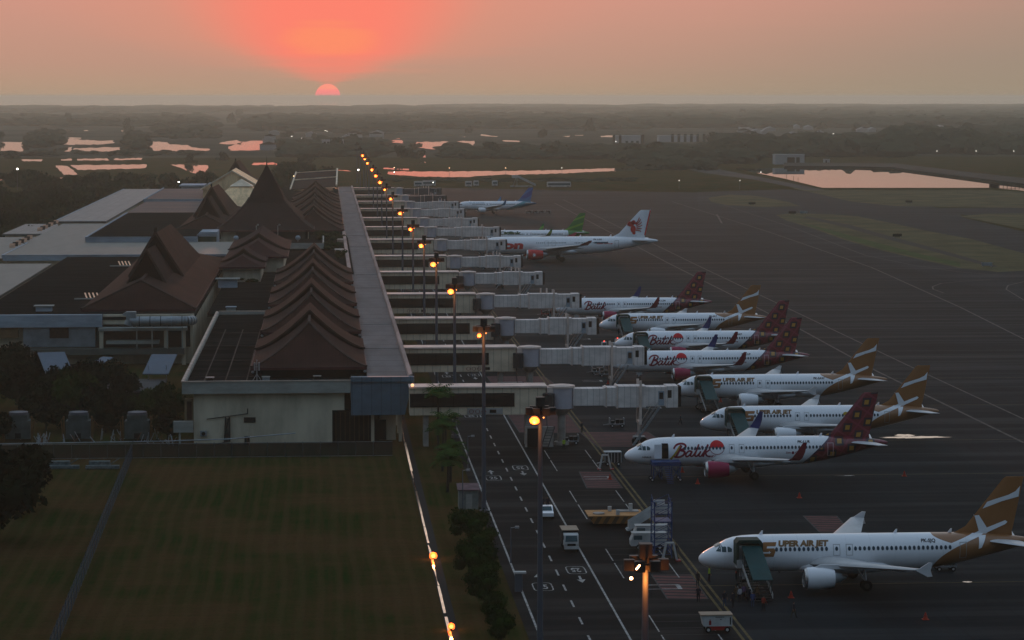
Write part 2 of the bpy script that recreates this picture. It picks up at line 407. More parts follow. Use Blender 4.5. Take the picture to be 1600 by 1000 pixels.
# wet, shining patches of pavement by the second aircraft
def blob(cx, cy, rx, ry, n, seed, j=.35):
    r_ = random.Random(seed); return [(cx+rx*math.cos(t)*(1-j*r_.random()), cy+ry*math.sin(t)*(1-j*r_.random())) for t in [2*math.pi*i/n for i in range(n)]]
M_puddle = mat('puddle_water', (.30, .26, .22), .05, .1, 1, metal=.7)
for (px, py, rx, ry, s_) in [(1430, 683.5, 6.4, 2.6, 1), (1415, 680.5, 2.0, 3.0, 2), (1318, 743.5, 1.9, .9, 3), (1511, 909.5, .7, .8, 4)]:
    x, y = G(px, py); sheet('puddle', blob(x, y, rx, ry*.6, 30, s_, .45), .03, M_puddle)

# drain beside the grass field
sheet('drain_channel', [(11.95, 150), (13.15, 150), (13.15, 437), (11.95, 437)], .012, mat('wet_black_concrete', (.004, .004, .005), .8, .3, .6, spec=.1))
yy = 170; i = 0
while yy < 434:
    l = rnd.uniform(8, 34); wd = rnd.uniform(.26, .36)
    pts = [(12.05+rnd.uniform(-.02, .05), yy)]; n_ = max(2, int(l/2.5)); a = []; b = []
    for k in range(n_+1):
        t = yy+l*k/n_; rough_ = .14 if i % 3 == 2 else .03
        a.append((12.06+rnd.uniform(0, rough_), t)); b.append((12.06+wd-rnd.uniform(0, rough_*1.5), t))
    sheet('drain_water', a+b[::-1], .02, M_drain); yy += l+(rnd.uniform(.4, 2.2) if i % 2 else .3); i += 1

# lagoon on the right with its bank
lag = [(1150, 264), (1240, 262), (1330, 263), (1397, 265.5), (1430, 270), (1500, 279), (1560, 287), (1640, 296), (1640, 303), (1590, 297), (1548, 293.5), (1400, 293.5), (1285, 293.5), (1262, 288), (1225, 279), (1180, 270)]
sheet('lagoon', poly_px(lag), .03, M_water)
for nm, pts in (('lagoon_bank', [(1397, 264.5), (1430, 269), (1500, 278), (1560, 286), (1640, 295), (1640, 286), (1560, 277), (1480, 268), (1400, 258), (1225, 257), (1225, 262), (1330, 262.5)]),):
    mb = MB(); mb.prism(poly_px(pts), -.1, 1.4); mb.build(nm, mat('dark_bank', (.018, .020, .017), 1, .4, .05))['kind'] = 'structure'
sheet('perimeter_track', poly_px([(1060, 262), (1120, 264), (1200, 279), (1290, 297), (1260, 297), (1180, 281), (1100, 270)]), .02, mat('track_dust', (.030, .032, .032), 1, .3, .02))

# fish ponds beyond: irregular sheets of still water
def jag(pts, seed, amp=.9, n=5):
    r_ = random.Random(seed); out = []
    for (x0, y0), (x1, y1) in zip(pts, pts[1:]+pts[:1]):
        L_ = math.hypot(x1-x0, (y1-y0)*4); k = max(2, int(L_/n))
        for i in range(k):
            t = i/k; a_ = amp*(1 if y0 != min(p[1] for p in pts) else 1)
            out.append((x0+(x1-x0)*t+r_.uniform(-1.8, 1.8), y0+(y1-y0)*t+r_.uniform(-amp, amp)*(.8 if abs(y1-y0) > 5 or k > 6 else .5)))
    return out
PONDS = [
 [(0, 222), (46, 222), (44, 236), (0, 237)], [(82, 233), (112, 230), (112, 237), (84, 237)], [(113, 232), (170, 230), (200, 231), (201, 236), (114, 237)],
 [(92, 222), (110, 217), (152, 220), (176, 219), (178, 224), (140, 226), (94, 226)], [(107, 215), (126, 215), (126, 217), (107, 217)],
 [(184, 202), (212, 202), (208, 211), (202, 210)], [(216, 208), (240, 208), (246, 215), (218, 216)], [(92, 203), (116, 203), (114, 205), (92, 205)], [(132, 203), (150, 203), (150, 205), (132, 205)],
 [(222, 222), (260, 221), (285, 224), (305, 231), (328, 233), (326, 236), (240, 236), (232, 234)], [(340, 223), (368, 219), (378, 222), (376, 226), (345, 225)], [(357, 229), (382, 221), (428, 219), (428, 235), (360, 235)],
 [(34, 249), (68, 249), (66, 252), (36, 252)], [(96, 249), (112, 248), (112, 251), (97, 251)], [(122, 248), (222, 247), (222, 250), (122, 251)],
 [(85, 259), (105, 259), (122, 273), (100, 273)], [(110, 258), (228, 257), (228, 263), (190, 264), (122, 266)], [(0, 279), (46, 279), (46, 282), (0, 282)], [(80, 278), (120, 277), (112, 282), (80, 282)],
 [(265, 257), (325, 258), (322, 273), (300, 270), (282, 262)], [(395, 254), (430, 254), (430, 257), (395, 258)], [(430, 255), (460, 256), (460, 258), (430, 258)],
 [(581, 204), (600, 204), (596, 209), (584, 209)], [(596, 211), (626, 211), (624, 217), (598, 217)], [(600, 207), (624, 207), (624, 209), (600, 209)], [(612, 219), (630, 219), (630, 224), (614, 223)],
 [(650, 222), (700, 221), (740, 220), (741, 232), (690, 234), (650, 231)], [(654, 206), (678, 205), (678, 208), (655, 208)], [(694, 210), (728, 210), (728, 214), (696, 213)], [(752, 210), (778, 213), (776, 214), (750, 212)], [(652, 242), (666, 243), (664, 246), (652, 245)], [(654, 253), (666, 253), (666, 255), (654, 255)],
 [(508, 264), (548, 267), (546, 268), (508, 265)], [(600, 262), (640, 264), (638, 266), (600, 264)],
 [(606, 268), (700, 268), (800, 267), (860, 266), (950, 263), (992, 262), (990, 266), (900, 270), (820, 273), (780, 273), (720, 277), (650, 276), (606, 272)],
 [(858, 208), (890, 209), (890, 214), (862, 213)], [(938, 211), (970, 212), (968, 215), (940, 214)], [(962, 203), (1010, 205), (1008, 206), (962, 205)], [(786, 219), (812, 220), (812, 222), (786, 221)],
 [(520, 206), (550, 207), (548, 209), (520, 208)], [(896, 209), (912, 209), (912, 212), (898, 212)],
 [(1150, 263), (1165, 263), (1160, 264.5), (1150, 264.5)]]
for i, pts in enumerate(PONDS):
    sheet('fish_pond', [G(*p) for p in jag(pts, i, .8 if len(pts) > 4 or i < 30 else .5)], .04, M_water)

# ================================================================== TERMINAL
def tile_mat(name, c, per=.75):
    m = bpy.data.materials.new(name); m.use_nodes = True; n = NT(m.node_tree); b = n.n['Principled BSDF']
    o = n.coord(); x, y, z = n.xyz(o)
    f = n.smooth(n.noise(n.scale(o, 1, .4, 1), .25, 6), .3, .7)
    cc = n.mix(f, tuple(v_*.75 for v_ in c), tuple(v_*1.25 for v_ in c))
    l1 = n.m('LESS_THAN', n.m('FRACT', n.m('DIVIDE', n.m('ADD', y, n.m('MULTIPLY', z, .001)), per)), .22)
    l2 = n.m('LESS_THAN', n.m('FRACT', n.m('DIVIDE', x, per*.8)), .22)
    cc = n.mix(n.m('MULTIPLY', n.m('MAXIMUM', l1, l2), .28), cc, tuple(v_*.45 for v_ in c))
    n.put(cc, b.inputs['Base Color']); b.inputs['Roughness'].default_value = .9; b.inputs['Specular IOR Level'].default_value = .03
    return m
M_tile = tile_mat('brown_roof_tile', (.038, .0175, .0140))
M_tile2 = tile_mat('red_roof_tile', (.040, .017, .016), .6)
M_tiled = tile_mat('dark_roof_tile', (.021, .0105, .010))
M_ridge = mat('ridge_tile', (.050, .032, .027), .8, .3, .5, spec=.05)
M_trim = mat('maroon_trim', (.06, .022, .024), .7, .2, .5)
M_flat = mat('weathered_roof_felt', (.008, .0095, .010), 1, .5, .12, c2=(.018, .0175, .017), sv=(.5, 2.2, 1), spec=.0)
M_flat2 = mat('rust_streaked_roof', (.06, .065, .075), .9, .3, .10, c2=(.16, .10, .08), sv=(.3, 3.0, 1), spec=.2)
def sheet_mat(name, c, per=1.6, ax=1, rough=.55):
    m = bpy.data.materials.new(name); m.use_nodes = True; n = NT(m.node_tree); b = n.n['Principled BSDF']
    o = n.coord(); p = n.xyz(o)[ax]
    f = n.smooth(n.noise(n.scale(o, .6, .12, 1), .5, 6), .3, .7)
    cc = n.mix(f, tuple(v_*.82 for v_ in c), tuple(v_*1.15 for v_ in c))
    l = n.m('LESS_THAN', n.m('FRACT', n.m('DIVIDE', p, per)), .10)
    cc = n.mix(n.m('MULTIPLY', l, .55), cc, tuple(v_*.4 for v_ in c))
    n.put(cc, b.inputs['Base Color']); b.inputs['Roughness'].default_value = rough; b.inputs['Specular IOR Level'].default_value = .3
    return m
M_croof = sheet_mat('grey_sheet_roof', (.125, .12, .12), 9, 1, 1)
M_green = sheet_mat('grey_green_sheet_roof', (.075, .085, .075), 6, 1)
M_metal = sheet_mat('pale_metal_roof', (.115, .118, .115), 4, 0)
M_cream = mat('cream_parapet', (.36, .30, .25), .7, .25, .4)
M_pink = mat('pale_pink_coping', (.42, .30, .26), .9, .25, .25, sv=(1, .15, 1), spec=0)
M_wall = mat('cream_painted_wall', (.47, .42, .32), .85, .22, .3, sv=(1, 1, .35))
M_band = mat('grey_green_fascia', (.26, .275, .255), .8, .2, .2, sv=(1, 1, 3))
M_bluew = mat('blue_white_fascia', (.27, .33, .39), .8, .2, .3, sv=(.5, 1, 2))
M_blue = sheet_mat('slate_blue_cladding', (.07, .125, .17), 1.5, 0)
M_dark = mat('dark_recess', (.008, .009, .010), .9, .3, .5, spec=.1)
M_glass = mat('dark_window_glass', (.006, .007, .009), .3, .2, .3, spec=.3)
M_steel = mat('galvanised_steel', (.25, .28, .30), .45, .2, .6, metal=.4)
M_wood = mat('brown_shutter', (.035, .018, .012), .8, .4, 2)
M_lit = emis('lit_doorway', (1.0, .62, .22), .22)
M_bul = emis('white_lamp', (1.0, .95, .85), 12)

def wall_box(mb, x0, y0, x1, y1, z0, z1, mi=0): mb.box((x0, y0, z0), (x1, y1, z1), mi)

# long concourse with its pale sheet roof
con = thing('terminal_concourse', (10, 404, 0)); tag(con, 'very long low terminal concourse with plain pale grey sheet roof and pink-lit coping', 'terminal')
def loc_mb(mb, o): mb.v = [(x-o[0], y-o[1], z-o[2]) for x, y, z in mb.v]; return mb
CO = (10, 404, 0)
mb = MB()
ys = [404, 452, 500, 548, 596, 640, 700, 760, 820, 900, 980, 1060, 1140, 1200, 1266]
for i, (a, b) in enumerate(zip(ys, ys[1:])):
    mb.box((6.5, a, 9.5), (13.0, b-.25, 10.0+.05*(i % 3)))
loc_mb(mb, CO).build('roof', M_croof, con)
mb = MB()
for i, (a, b) in enumerate(zip(ys, ys[1:])): mb.prism([(12.75, 10.0), (13.45, 10.15), (13.4, 10.72+.04*(i % 2)), (12.85, 10.5)], a, b-.15, axis='y')
loc_mb(mb, CO).build('coping', M_pink, con)
mb = MB(); mb.prism([(3.9, 4.4), (12.2, 4.4), (13.4, 9.6), (3.9, 9.6)], 403.0, 404.2, axis='y')
mb.prism([(3.9, 9.6), (13.45, 9.6), (13.6, 10.35), (3.9, 10.35)], 402.7, 403.9, axis='y')
loc_mb(mb, CO).build('end_wall', M_blue, con)
mb = MB(); mb.prism([(4.2, 4.4), (12.1, 4.4), (13.2, 9.5), (4.2, 9.5)], 404.25, 1266, axis='y')
loc_mb(mb, CO).build('upper_storey', M_glass, con)
mb = MB(); wall_box(mb, 4.4, 407, 10.9, 1265, 0, 4.4); loc_mb(mb, CO).build('ground_storey', M_wall, con)
for i in range(14):
    mb = MB(); mb.box((11.3, 405+i*10, 0), (11.8, 405.6+i*10, 4.4)); loc_mb(mb, CO).build('column', M_wall, con)
mb = MB(); mb.box((7.4, 406.9, .1), (7.75, 407, 3.2)); loc_mb(mb, CO).build('lit_doorway', M_lit, con)
mb = MB(); mb.box((4.9, 406.8, .05), (6.1, 406.98, 3.4)); loc_mb(mb, CO).build('door', M_dark, con)
mb = MB(); mb.box((8.3, 406.8, .05), (9.4, 406.98, 3.2)); loc_mb(mb, CO).build('door', M_dark, con)
mb = MB(); mb.box((3.95, 404.3, 9.2), (6.45, 1260, 9.7)); loc_mb(mb, CO).build('gutter_walkway', M_flat, con)
mb = MB(); mb.prism([(5.6, 10), (6.5, 10), (6.5, 10.9), (6.2, 11.1), (5.6, 10.9)], 640, 830, axis='y'); loc_mb(mb, CO).build('skylight_kerb', M_pink, con)
mb = MB(); mb.box((6.55, 641, 10.1), (7.0, 800, 10.6)); loc_mb(mb, CO).build('dark_skylight', M_flat, con)

# near wing with flat roof
WO = (-9, 404, 0)
win = thing('terminal_wing', WO); tag(win, 'cream flat-roofed end wing of the terminal with blank wall and grey-green fascia', 'building')
mb = MB(); wall_box(mb, -20.3, 404, 1.0, 530, 0, 7.95); wall_box(mb, 1.0, 404, 2.9, 420, 5.1, 7.95); loc_mb(mb, WO).build('wall', M_wall, win)
mb = MB()
wall_box(mb, -22, 402.9, 3.85, 403.5, 7.9, 9.75); wall_box(mb, -22, 403.5, -21.5, 535, 7.9, 9.75); wall_box(mb, -21.5, 534.6, 3.85, 535, 7.9, 9.7)
loc_mb(mb, WO).build('fascia', M_band, win)
mb = MB(); wall_box(mb, -22.1, 402.8, 3.9, 403.2, 9.75, 9.9); wall_box(mb, -22.1, 403.2, -21.7, 535, 9.75, 9.9); wall_box(mb, -21.5, 534.7, 3.85, 535.1, 9.7, 9.95)
loc_mb(mb, WO).build('coping', M_cream, win)
mb = MB(); wall_box(mb, -21.5, 403.5, 3.85, 534.6, 8.3, 9.2); loc_mb(mb, WO).build('roof', M_flat, win)
for i, (a, b) in enumerate([(404, 440), (440, 500)]): pass
mb = MB()
for k in range(4):
    yk = 415+k*26; mb.box((-21.3, yk, 9.21), (-11, yk+.25, 9.26))
for k in range(3): mb.box((-19+k*3.3, 404, 9.21), (-18.8+k*3.3, 500, 9.255))
loc_mb(mb, WO).build('roof_seam', mat('old_tar_seam', (.028, .025, .023), .9, .5, .4), win)
mb = MB(); wall_box(mb, 1.05, 405.5, 8.3, 407, .1, 4.9)
loc_mb(mb, WO).build('loading_bay', M_dark, win)
for k in range(9):
    mb = MB(); mb.box((1.5+k*.72, 405.3, .2), (1.62+k*.72, 405.45, 4.6)); loc_mb(mb, WO).build('gate_bar', mat('ochre_bar', (.07, .06, .03), .7), win)
mb = MB(); mb.box((7.0, 404.1, 0), (7.5, 404.6, 4.6)); loc_mb(mb, WO).build('column', M_wall, win)
mb = MB(); mb.box((-12.6, 403.9, 3.3), (-10.8, 403.98, 4.1)); loc_mb(mb, WO).build('vent_opening', M_dark, win)
mb = MB(); mb.tube((-18.3, 403.8, 3.9), (-12.0, 403.8, 4.7), .07, n=6); mb.tube((-12.0, 403.8, 4.7), (-12.0, 403.8, 5.5), .07, n=6)
mb.tube((-14.8, 403.8, 4.2), (-14.9, 403.8, .4), .12, n=6); mb.tube((-15.4, 403.8, 4.2), (-15.6, 403.6, .4), .10, n=6); mb.tube((-14.9, 403.7, .5), (-16.8, 402.6, .1), .08, n=6)
loc_mb(mb, WO).build('drain_pipe', mat('dark_pipe', (.02, .022, .024), .7), win)
mb = MB(); mb.box((-15.5, 403.7, .4), (-14.7, 403.97, 4.0)); loc_mb(mb, WO).build('water_stain_panel', mat('damp_wall', (.035, .037, .035), .9, .5, 1.5), win)
mb = MB(); mb.box((-19.3, 403.4, 1.3), (-18.3, 403.95, 2.1)); mb.tube((-18.8, 403.38, 1.7), (-18.8, 403.3, 1.7), .3, n=10, mi=1)
loc_mb(mb, WO).build('air_conditioner', [M_steel, M_dark], win)
mb = MB(); mb.tube((-12.1, 403.0, 0), (-12.1, 403.0, 1.3), .42, n=10); loc_mb(mb, WO).build('water_butt', M_dark, win)
mb = MB(); mb.box((-23.4, 403.4, 1.9), (-20.35, 404.6, 3.6)); loc_mb(mb, WO).build('side_canopy', M_band, win)
mb = MB(); mb.box((-22.6, 403.8, 0), (-22.3, 404.1, 1.9)); loc_mb(mb, WO).build('canopy_post', M_band, win)
mb = MB(); mb.box((-21.7, 404.5, 3.65), (-20.35, 406.4, 6.9)); loc_mb(mb, WO).build('side_stair_shaft', mat('ochre_wall', (.15, .12, .07), .8), win)
mb = MB(); mb.box((-21.35, 404.4, 3.7), (-20.6, 404.49, 6.6)); loc_mb(mb, WO).build('shaft_shutter', M_wood, win)
def small(name, label, cat, build, mats, loc, group=None):
    mb = MB(); build(mb); o = mb.build(name, mats, loc=loc); return tag(o, label, cat, group)
def roof_unit(mb):
    mb.box((-.55, -.35, .25), (.55, .35, .85)); mb.box((-.65, -.4, .95), (.65, .4, 1.05), 1)
    for sx in (-.45, .45):
        for sy in (-.3, .3): mb.box((sx-.05, sy-.05, 0), (sx+.05, sy+.05, .25), 1); mb.box((sx-.04, sy-.04, .85), (sx+.04, sy+.04, .95), 1)
small('roof_air_handler', 'small rooftop air unit on the near wing, just left of the tiled roof edge', 'air unit', roof_unit, [M_steel, M_band], (-9.2, 405.8, 9.2), 'small units on the near flat roof')
small('roof_air_handler', 'small rooftop air unit in front of the middle of the tiled roof', 'air unit', roof_unit, [M_dark, M_band], (-1.3, 406.4, 9.2), 'small units on the near flat roof')
small('roof_air_handler', 'lone small unit on the open left part of the near flat roof', 'air unit', roof_unit, [M_dark, M_steel], (-17.8, 405.4, 9.2), 'small units on the near flat roof')
def antenna(mb):
    mb.tube((0, 0, 0), (0, 0, 3.4), .07, n=6)
    for s in (-1, 1): mb.box((s*.34-.12, -.1, 1.9), (s*.34+.12, .1, 3.2), 1); mb.bar((0, 0, 2.5), (s*.3, 0, 2.5), .05)
    mb.bar((0, 0, 1.4), (-.9, -.3, 0), .06); mb.bar((0, 0, 1.4), (.9, -.3, 0), .06); mb.ball((0, 0, 3.5), .1, 6)
small('antenna_mast', 'short cell antenna mast braced on the near flat roof edge', 'antenna', antenna, [M_steel, M_steel], (-10.6, 406.2, 9.2))

# tiered tiled roofs over the concourse
def pf(q): return q**1.45
def hip_mesh(mb, hw, y0, yh, y1, ze, za, N=12, back=None):
    us = [i/N for i in range(N+1)]                    # 0 centre .. 1 eave
    xs = [-u_ for u_ in us[::-1]]+us[1:]
    ts = [i/N for i in range(N+1)]
    rows = [(y0+(yh-y0)*t, t) for t in ts]+[(y1, 1.0)]
    if back: rows = rows[:-1]+[(y1-(y1-back)*(1-t2), 1-t2) if False else (back+(y1-back)*t2, 1-t2) for t2 in ts]
    vs = [(x*hw, y, ze+(za-ze)*pf(min(1-abs(x), t))) for y, t in rows for x in xs]
    n = len(xs); fs = []
    for r_ in range(len(rows)-1):
        for i in range(n-1):
            a, b, c, d = r_*n+i, r_*n+i+1, (r_+1)*n+i+1, (r_+1)*n+i
            xm = (xs[i]+xs[i+1])/2
            fs += [(a, b, c), (a, c, d)] if xm < 0 else [(a, b, d), (b, c, d)]
    mb.add(vs, fs)
def gable_mesh(mb, hw, y0, y1, ze, za, N=12, drop=.0, mi_front=1):
    us = [i/N for i in range(N+1)]; xs = [-u_ for u_ in us[::-1]]+us[1:]
    top = [(x*hw, ze+(za-ze)*pf(1-abs(x))) for x in xs]
    n = len(xs)
    vs = [(x, y0, z) for x, z in top]+[(x, y1, z) for x, z in top]
    mb.add(vs, [(i, i+1, n+i+1, n+i) for i in range(n-1)])
    for yy in (y0, y1):
        mb.add([(x, yy, z) for x, z in top]+[(x, yy, ze-.05-drop) for x, z in top], [(i, i+1, n+i+1, n+i) for i in range(n-1)], mi_front)
def verge(mb, hw, y, ze, za, t=.5, N=12):
    us = [i/N for i in range(N+1)]; xs = [-u_ for u_ in us[::-1]]+us[1:]
    pts = [(x*hw*1.01, y, ze+(za-ze)*pf(1-abs(x))+.12) for x in xs]
    for p, q in zip(pts, pts[1:]): mb.bar(p, q, t, .3)
def module(x, y0, Lm, hw, ze, n1, n2, label, tile=M_tile):
    t = thing('tiled_roof', (x, y0, 0)); tag(t, label, 'tiled roof', 'repeated tiered roofs over the concourse')
    a1, a2, yh, yg = n1[0], n2[0], n1[1], n2[1]
    mb = MB(); hip_mesh(mb, hw, 0, yh, yg+1, ze, a1); mb.build('lower_roof', [tile], t)
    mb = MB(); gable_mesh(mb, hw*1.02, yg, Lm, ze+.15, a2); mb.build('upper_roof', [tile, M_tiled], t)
    mb = MB(); verge(mb, hw*1.02, yg-.15, ze+.15, a2)
    for s in (-1, 1):
        pts = [(s*hw*(1-q/8), yh*q/8, ze+(a1-ze)*pf(q/8)+.1) for q in range(9)]
        for p, q in zip(pts, pts[1:]): mb.bar(p, q, .45, .25)
    mb.bar((0, yh, a1+.1), (0, yg, a1+.1), .4, .3); mb.build('ridge_tiles', M_ridge, t)
    mb = MB(); mb.box((-hw, -.1, ze-.45), (hw, .15, ze-.02)); mb.box((-hw-.1, 0, ze-.45), (-hw+.15, Lm, ze-.02)); mb.box((hw-.15, 0, ze-.45), (hw+.1, Lm, ze-.02))
    mb.build('eave_board', M_trim, t)
    mb = MB(); mb.box((-hw+1.6, 1.8, 9.2), (hw-1.6, Lm-.5, ze-.1)); mb.build('clerestory', M_dark, t)
    for s in (-1, 1):
        mb = MB(); mb.ball((s*(hw-.2), .2, ze-.75), .24, 8); mb.build('eave_lamp', M_steel, t)
    return t
mods = [(412, 'row nearest the camera, over the near flat roof'), (475, 'second from the camera in the near row of four'), (538, 'third from the camera in the near row of four'), (601, 'last of the near row of four, before the roof garden')]
for y0, lb in mods:
    module(-2.6, y0, 47, 9.0, 11.0, (16.7, 15), (17.6, 28), 'tiered brown tiled roof, '+lb)
for i, y0 in enumerate([838, 901, 964, 1027, 1090]):
    module(-3.6, y0, 47, 9.6, 11.0, (16.6, 15), (17.5, 28), ['brown tiered roof just behind the tall spired roof, nearest of the far row', 'second brown tiered roof of the far row beyond the spire', 'third brown tiered roof of the far row beyond the spire',
      'fourth brown tiered roof of the far row beyond the spire', 'farthest brown tiered roof of the row beyond the spire'][i])

# building bodies under the roofs
def hall(name, label, x0, y0, x1, y1, z, roofm, wallm, par=.45, fasc=None, fh=2.3):
    o = (x0, y0, 0); t = thing(name, o); tag(t, label, 'building')
    mb = MB(); wall_box(mb, x0+.8, y0+.8, x1-.3, y1-.3, 0, z-.6); loc_mb(mb, o).build('wall', wallm, t)
    mb = MB(); wall_box(mb, x0, y0, x1, y1, z-.6, z); loc_mb(mb, o).build('roof', roofm, t)
    if fasc:
        mb = MB(); wall_box(mb, x0-.1, y0-.4, x1+.05, y0-.02, z-fh, z+par); wall_box(mb, x0-.4, y0-.4, x0-.02, y1, z-fh*.5, z+par)
        loc_mb(mb, o).build('fascia', fasc, t)
        mb = MB(); wall_box(mb, x0-.45, y0-.5, x1+.1, y0-.05, z+par, z+par+.15); wall_box(mb, x0-.5, y0-.1, x0-.05, y1, z+par, z+par+.15)
        loc_mb(mb, o).build('coping', M_bluew, t)
    return t
h = hall('terminal_block', 'dark flat-roofed middle block between the near wing and the roof garden', -24, 537, 4, 836, 9.2, M_flat, M_wall, .35)
hall('terminal_block', 'dark flat roof under the tall spired joglo roof and the far row of tiered roofs', -50, 838, 4, 1290, 8.8, M_flat, M_wall, .3)
lh = hall('departure_hall', 'wide dark flat roof with blue-white fascia, left of the big brown gabled roof', -70.5, 527, -26.2, 726, 9.5, M_flat, M_wall, .45, None)
LO = (-70.5, 527, 0)
mb = MB(); wall_box(mb, -100, 525.6, -44.4, 526.9, 7.6, 10.1); loc_mb(mb, LO).build('fascia', M_bluew, lh)
mb = MB(); wall_box(mb, -44.3, 527.2, -26.2, 528, 8.0, 9.95); loc_mb(mb, LO).build('beige_parapet', M_wall, lh)
mb = MB(); wall_box(mb, -60, 526.0, -45.8, 526.95, 3.6, 7.55); loc_mb(mb, LO).build('upper_wall', mat('blue_white_wall', (.15, .175, .19), .85, .2, .4), lh)
mb = MB(); wall_box(mb, -54.8, 525.9, -51.0, 525.98, 5.4, 7.5); loc_mb(mb, LO).build('window', M_wood, lh)
mb = MB(); wall_box(mb, -80, 526.2, -61, 526.95, 5.5, 7.55); loc_mb(mb, LO).build('lit_window_band', mat('tan_window_glow', (.16, .10, .05), .8), lh)  # window glow painted in as plain tan colour, nothing emits
mb = MB()
wall_box(mb, -45.7, 527, -27, 527.3, 3.4, 7.9, 0)
loc_mb(mb, LO).build('recessed_gallery', M_dark, lh)
for k, (a, b, c, d) in enumerate([(-45.0, 6.9, -27.5, 7.5), (-43.5, 4.3, -33, 4.9), (-60, 2.2, -28, 3.4)]):
    mb = MB(); wall_box(mb, a, 524.4-k*.4, c, 526.95, b, d); loc_mb(mb, LO).build('canopy', M_band if k < 2 else M_green, lh)
for xx in (-44.9, -32.1, -28.6):
    mb = MB(); wall_box(mb, xx, 524.9, xx+.8, 525.7, 0, 6.9); loc_mb(mb, LO).build('column', M_wall, lh)
mb = MB(); wall_box(mb, -44, 526.3, -34, 526.9, 5.0, 6.6); loc_mb(mb, LO).build('brown_shutter_row', M_wood, lh)
# silver air duct along its front
t = thing('air_duct', (-34, 522.5, 0)); tag(t, 'fat silver air duct bending along the front under the big gabled roof', 'duct')
mb = MB(); mb.tube((-4.6, 0, 9.0), (6.2, 0, 9.0), .95, n=14)
prev = Vector((6.2, 0, 9.0))
for k in range(1, 6):
    a = k*R(18); p = Vector((6.2+1.5*math.sin(a), 1.5*(1-math.cos(a)), 9.0)); mb.tube(prev, p, .95, n=14); prev = p
mb.build('duct_run', M_steel, t, True)
mb = MB(); mb.box((-5.3, -.7, 9.0), (-3.4, .8, 10.9)); mb.prism([(-6.2, 10.3), (-5.3, 10.1), (-5.3, 10.9)], -.6, .7, axis='y'); mb.tube((-4.6, 0, 9.0), (-4.9, 0, 8.2), .95, n=12)
mb.build('duct_inlet', M_steel, t)
for k in range(4):
    mb = MB(); mb.box((-3.4+k*3, -.1, 3.5), (-3.2+k*3, .1, 8.1)); mb.build('support', M_band, t)
for k in range(5):
    mb = MB(); mb.tube((-2.8+k*2.1, 0, 9.0), (-2.65+k*2.1, 0, 9.0), 1.02, n=14); mb.build('joint_ring', M_dark if k != 3 else M_bluew, t)

hall('metal_roof_hall', 'L-shaped grey-green roof strip with blue-white front edge, behind the wide dark roof', -88, 727, -26, 789, 10.0, M_green, M_wall, -.1, M_bluew, 1.6)
hall('metal_roof_hall', 'grey-green sheet roof running away from the L-shaped strip', -89.5, 789.5, -71.6, 908, 9.9, M_green, M_wall)
hall('metal_roof_hall', 'pale grey metal roof, farthest and brightest on the left side', -92.5, 912, -75.2, 1228, 10.5, M_metal, M_wall, 0, M_cream, .3)
hall('metal_roof_hall', 'greenish roof cut by the left picture edge beside the wide dark roof', -112, 560, -71.4, 694, 9.7, M_green, M_wall)
hall('dark_roof_hall', 'dark raised roof with pale blue front wall behind the L-shaped strip', -71, 790.5, -38, 958, 11.3, M_flat, M_wall, .1, M_bluew, 2.0)
hall('rusty_roof_hall', 'rust-streaked flat roof beyond the dark raised roof', -71.5, 960, -42, 1062, 11.3, M_flat2, M_wall, .1, None)
hall('rusty_roof_hall', 'rust-streaked flat roof with blue-white kerb, farthest of the flat roofs', -72.5, 1066, -42, 1200, 11.6, M_flat2, M_wall, .35, M_bluew, .9)
hall('side_canopy_roof', 'grey sheet canopy roof outside the pale grey metal roof, beside the trees', -106.5, 878, -93, 946, 8.0, M_metal, M_wall)
hall('side_canopy_roof', 'second grey sheet canopy roof nearer the left picture edge', -112, 745, -90, 858, 8.0, M_green, M_wall)
hall('small_blue_shed', 'small pale blue rooftop plant house at the far left end of the flat roofs', -66.5, 1215, -55, 1240, 12.6, M_bluew, M_bluew)
hall('small_blue_shed', 'taller pale blue plant house at the right of its twin on the far roofs', -53.5, 1210, -46, 1236, 13.2, M_bluew, M_bluew)
M_slat = mat('warm_slats', (.42, .24, .15), .5, .3, .5)
def louvres(x, y, n, sp, label):
    t = thing('roof_louvre', (x, y, 10.4)); tag(t, label, 'louvre', 'leaning roof louvres')
    if 1:
        for k in range(n): mb = MB(); mb.add([(0, k*sp, 0), (1.6, k*sp+.2, 0), (1.6, k*sp+1.6, 1.0), (0, k*sp+1.4, 1.0), (0, k*sp, .12), (1.6, k*sp+.2, .12), (1.6, k*sp+1.6, 1.12), (0, k*sp+1.4, 1.12)],
                              [(0, 1, 2, 3), (4, 5, 6, 7), (0, 1, 5, 4), (1, 2, 6, 5), (2, 3, 7, 6), (3, 0, 4, 7)], 0); mb.build('slat', [M_slat, M_wood][k % 2], t)
louvres(-91.8, 848, 7, 8.5, 'row of brown leaning roof louvres along the edge of the pale metal roof')
louvres(-89.8, 756, 7, 7.5, 'row of brown leaning roof louvres nearer the left picture edge')
def solar(mb):
    for k in range(4): mb.add([(k*.85, -3, .15), (k*.85+.3, -3, .15), (k*.85+.3-1.0, 3, 1.0), (k*.85-1.0, 3, 1.0), (k*.85, -3, .05), (k*.85+.3, -3, .05), (k*.85-.7, 3, .9), (k*.85-1, 3, .9)],
                             [(0, 1, 2, 3), (7, 6, 5, 4), (0, 4, 5, 1), (1, 5, 6, 2), (2, 6, 7, 3), (3, 7, 4, 0)])
    mb.box((-2.6, -3.4, 0), (2.8, -2.8, .25), 1)
M_copper = mat('copper_glint', (.75, .38, .18), .3, .2, .5, metal=.5)
p = G(137, 466, 9.5); small('roof_solar_rack', 'slanting bright slats on the wide dark roof, nearer the camera', 'solar rack', solar, [M_copper, M_band], (p[0], p[1], 9.5), 'slanting slat racks on the dark roof')
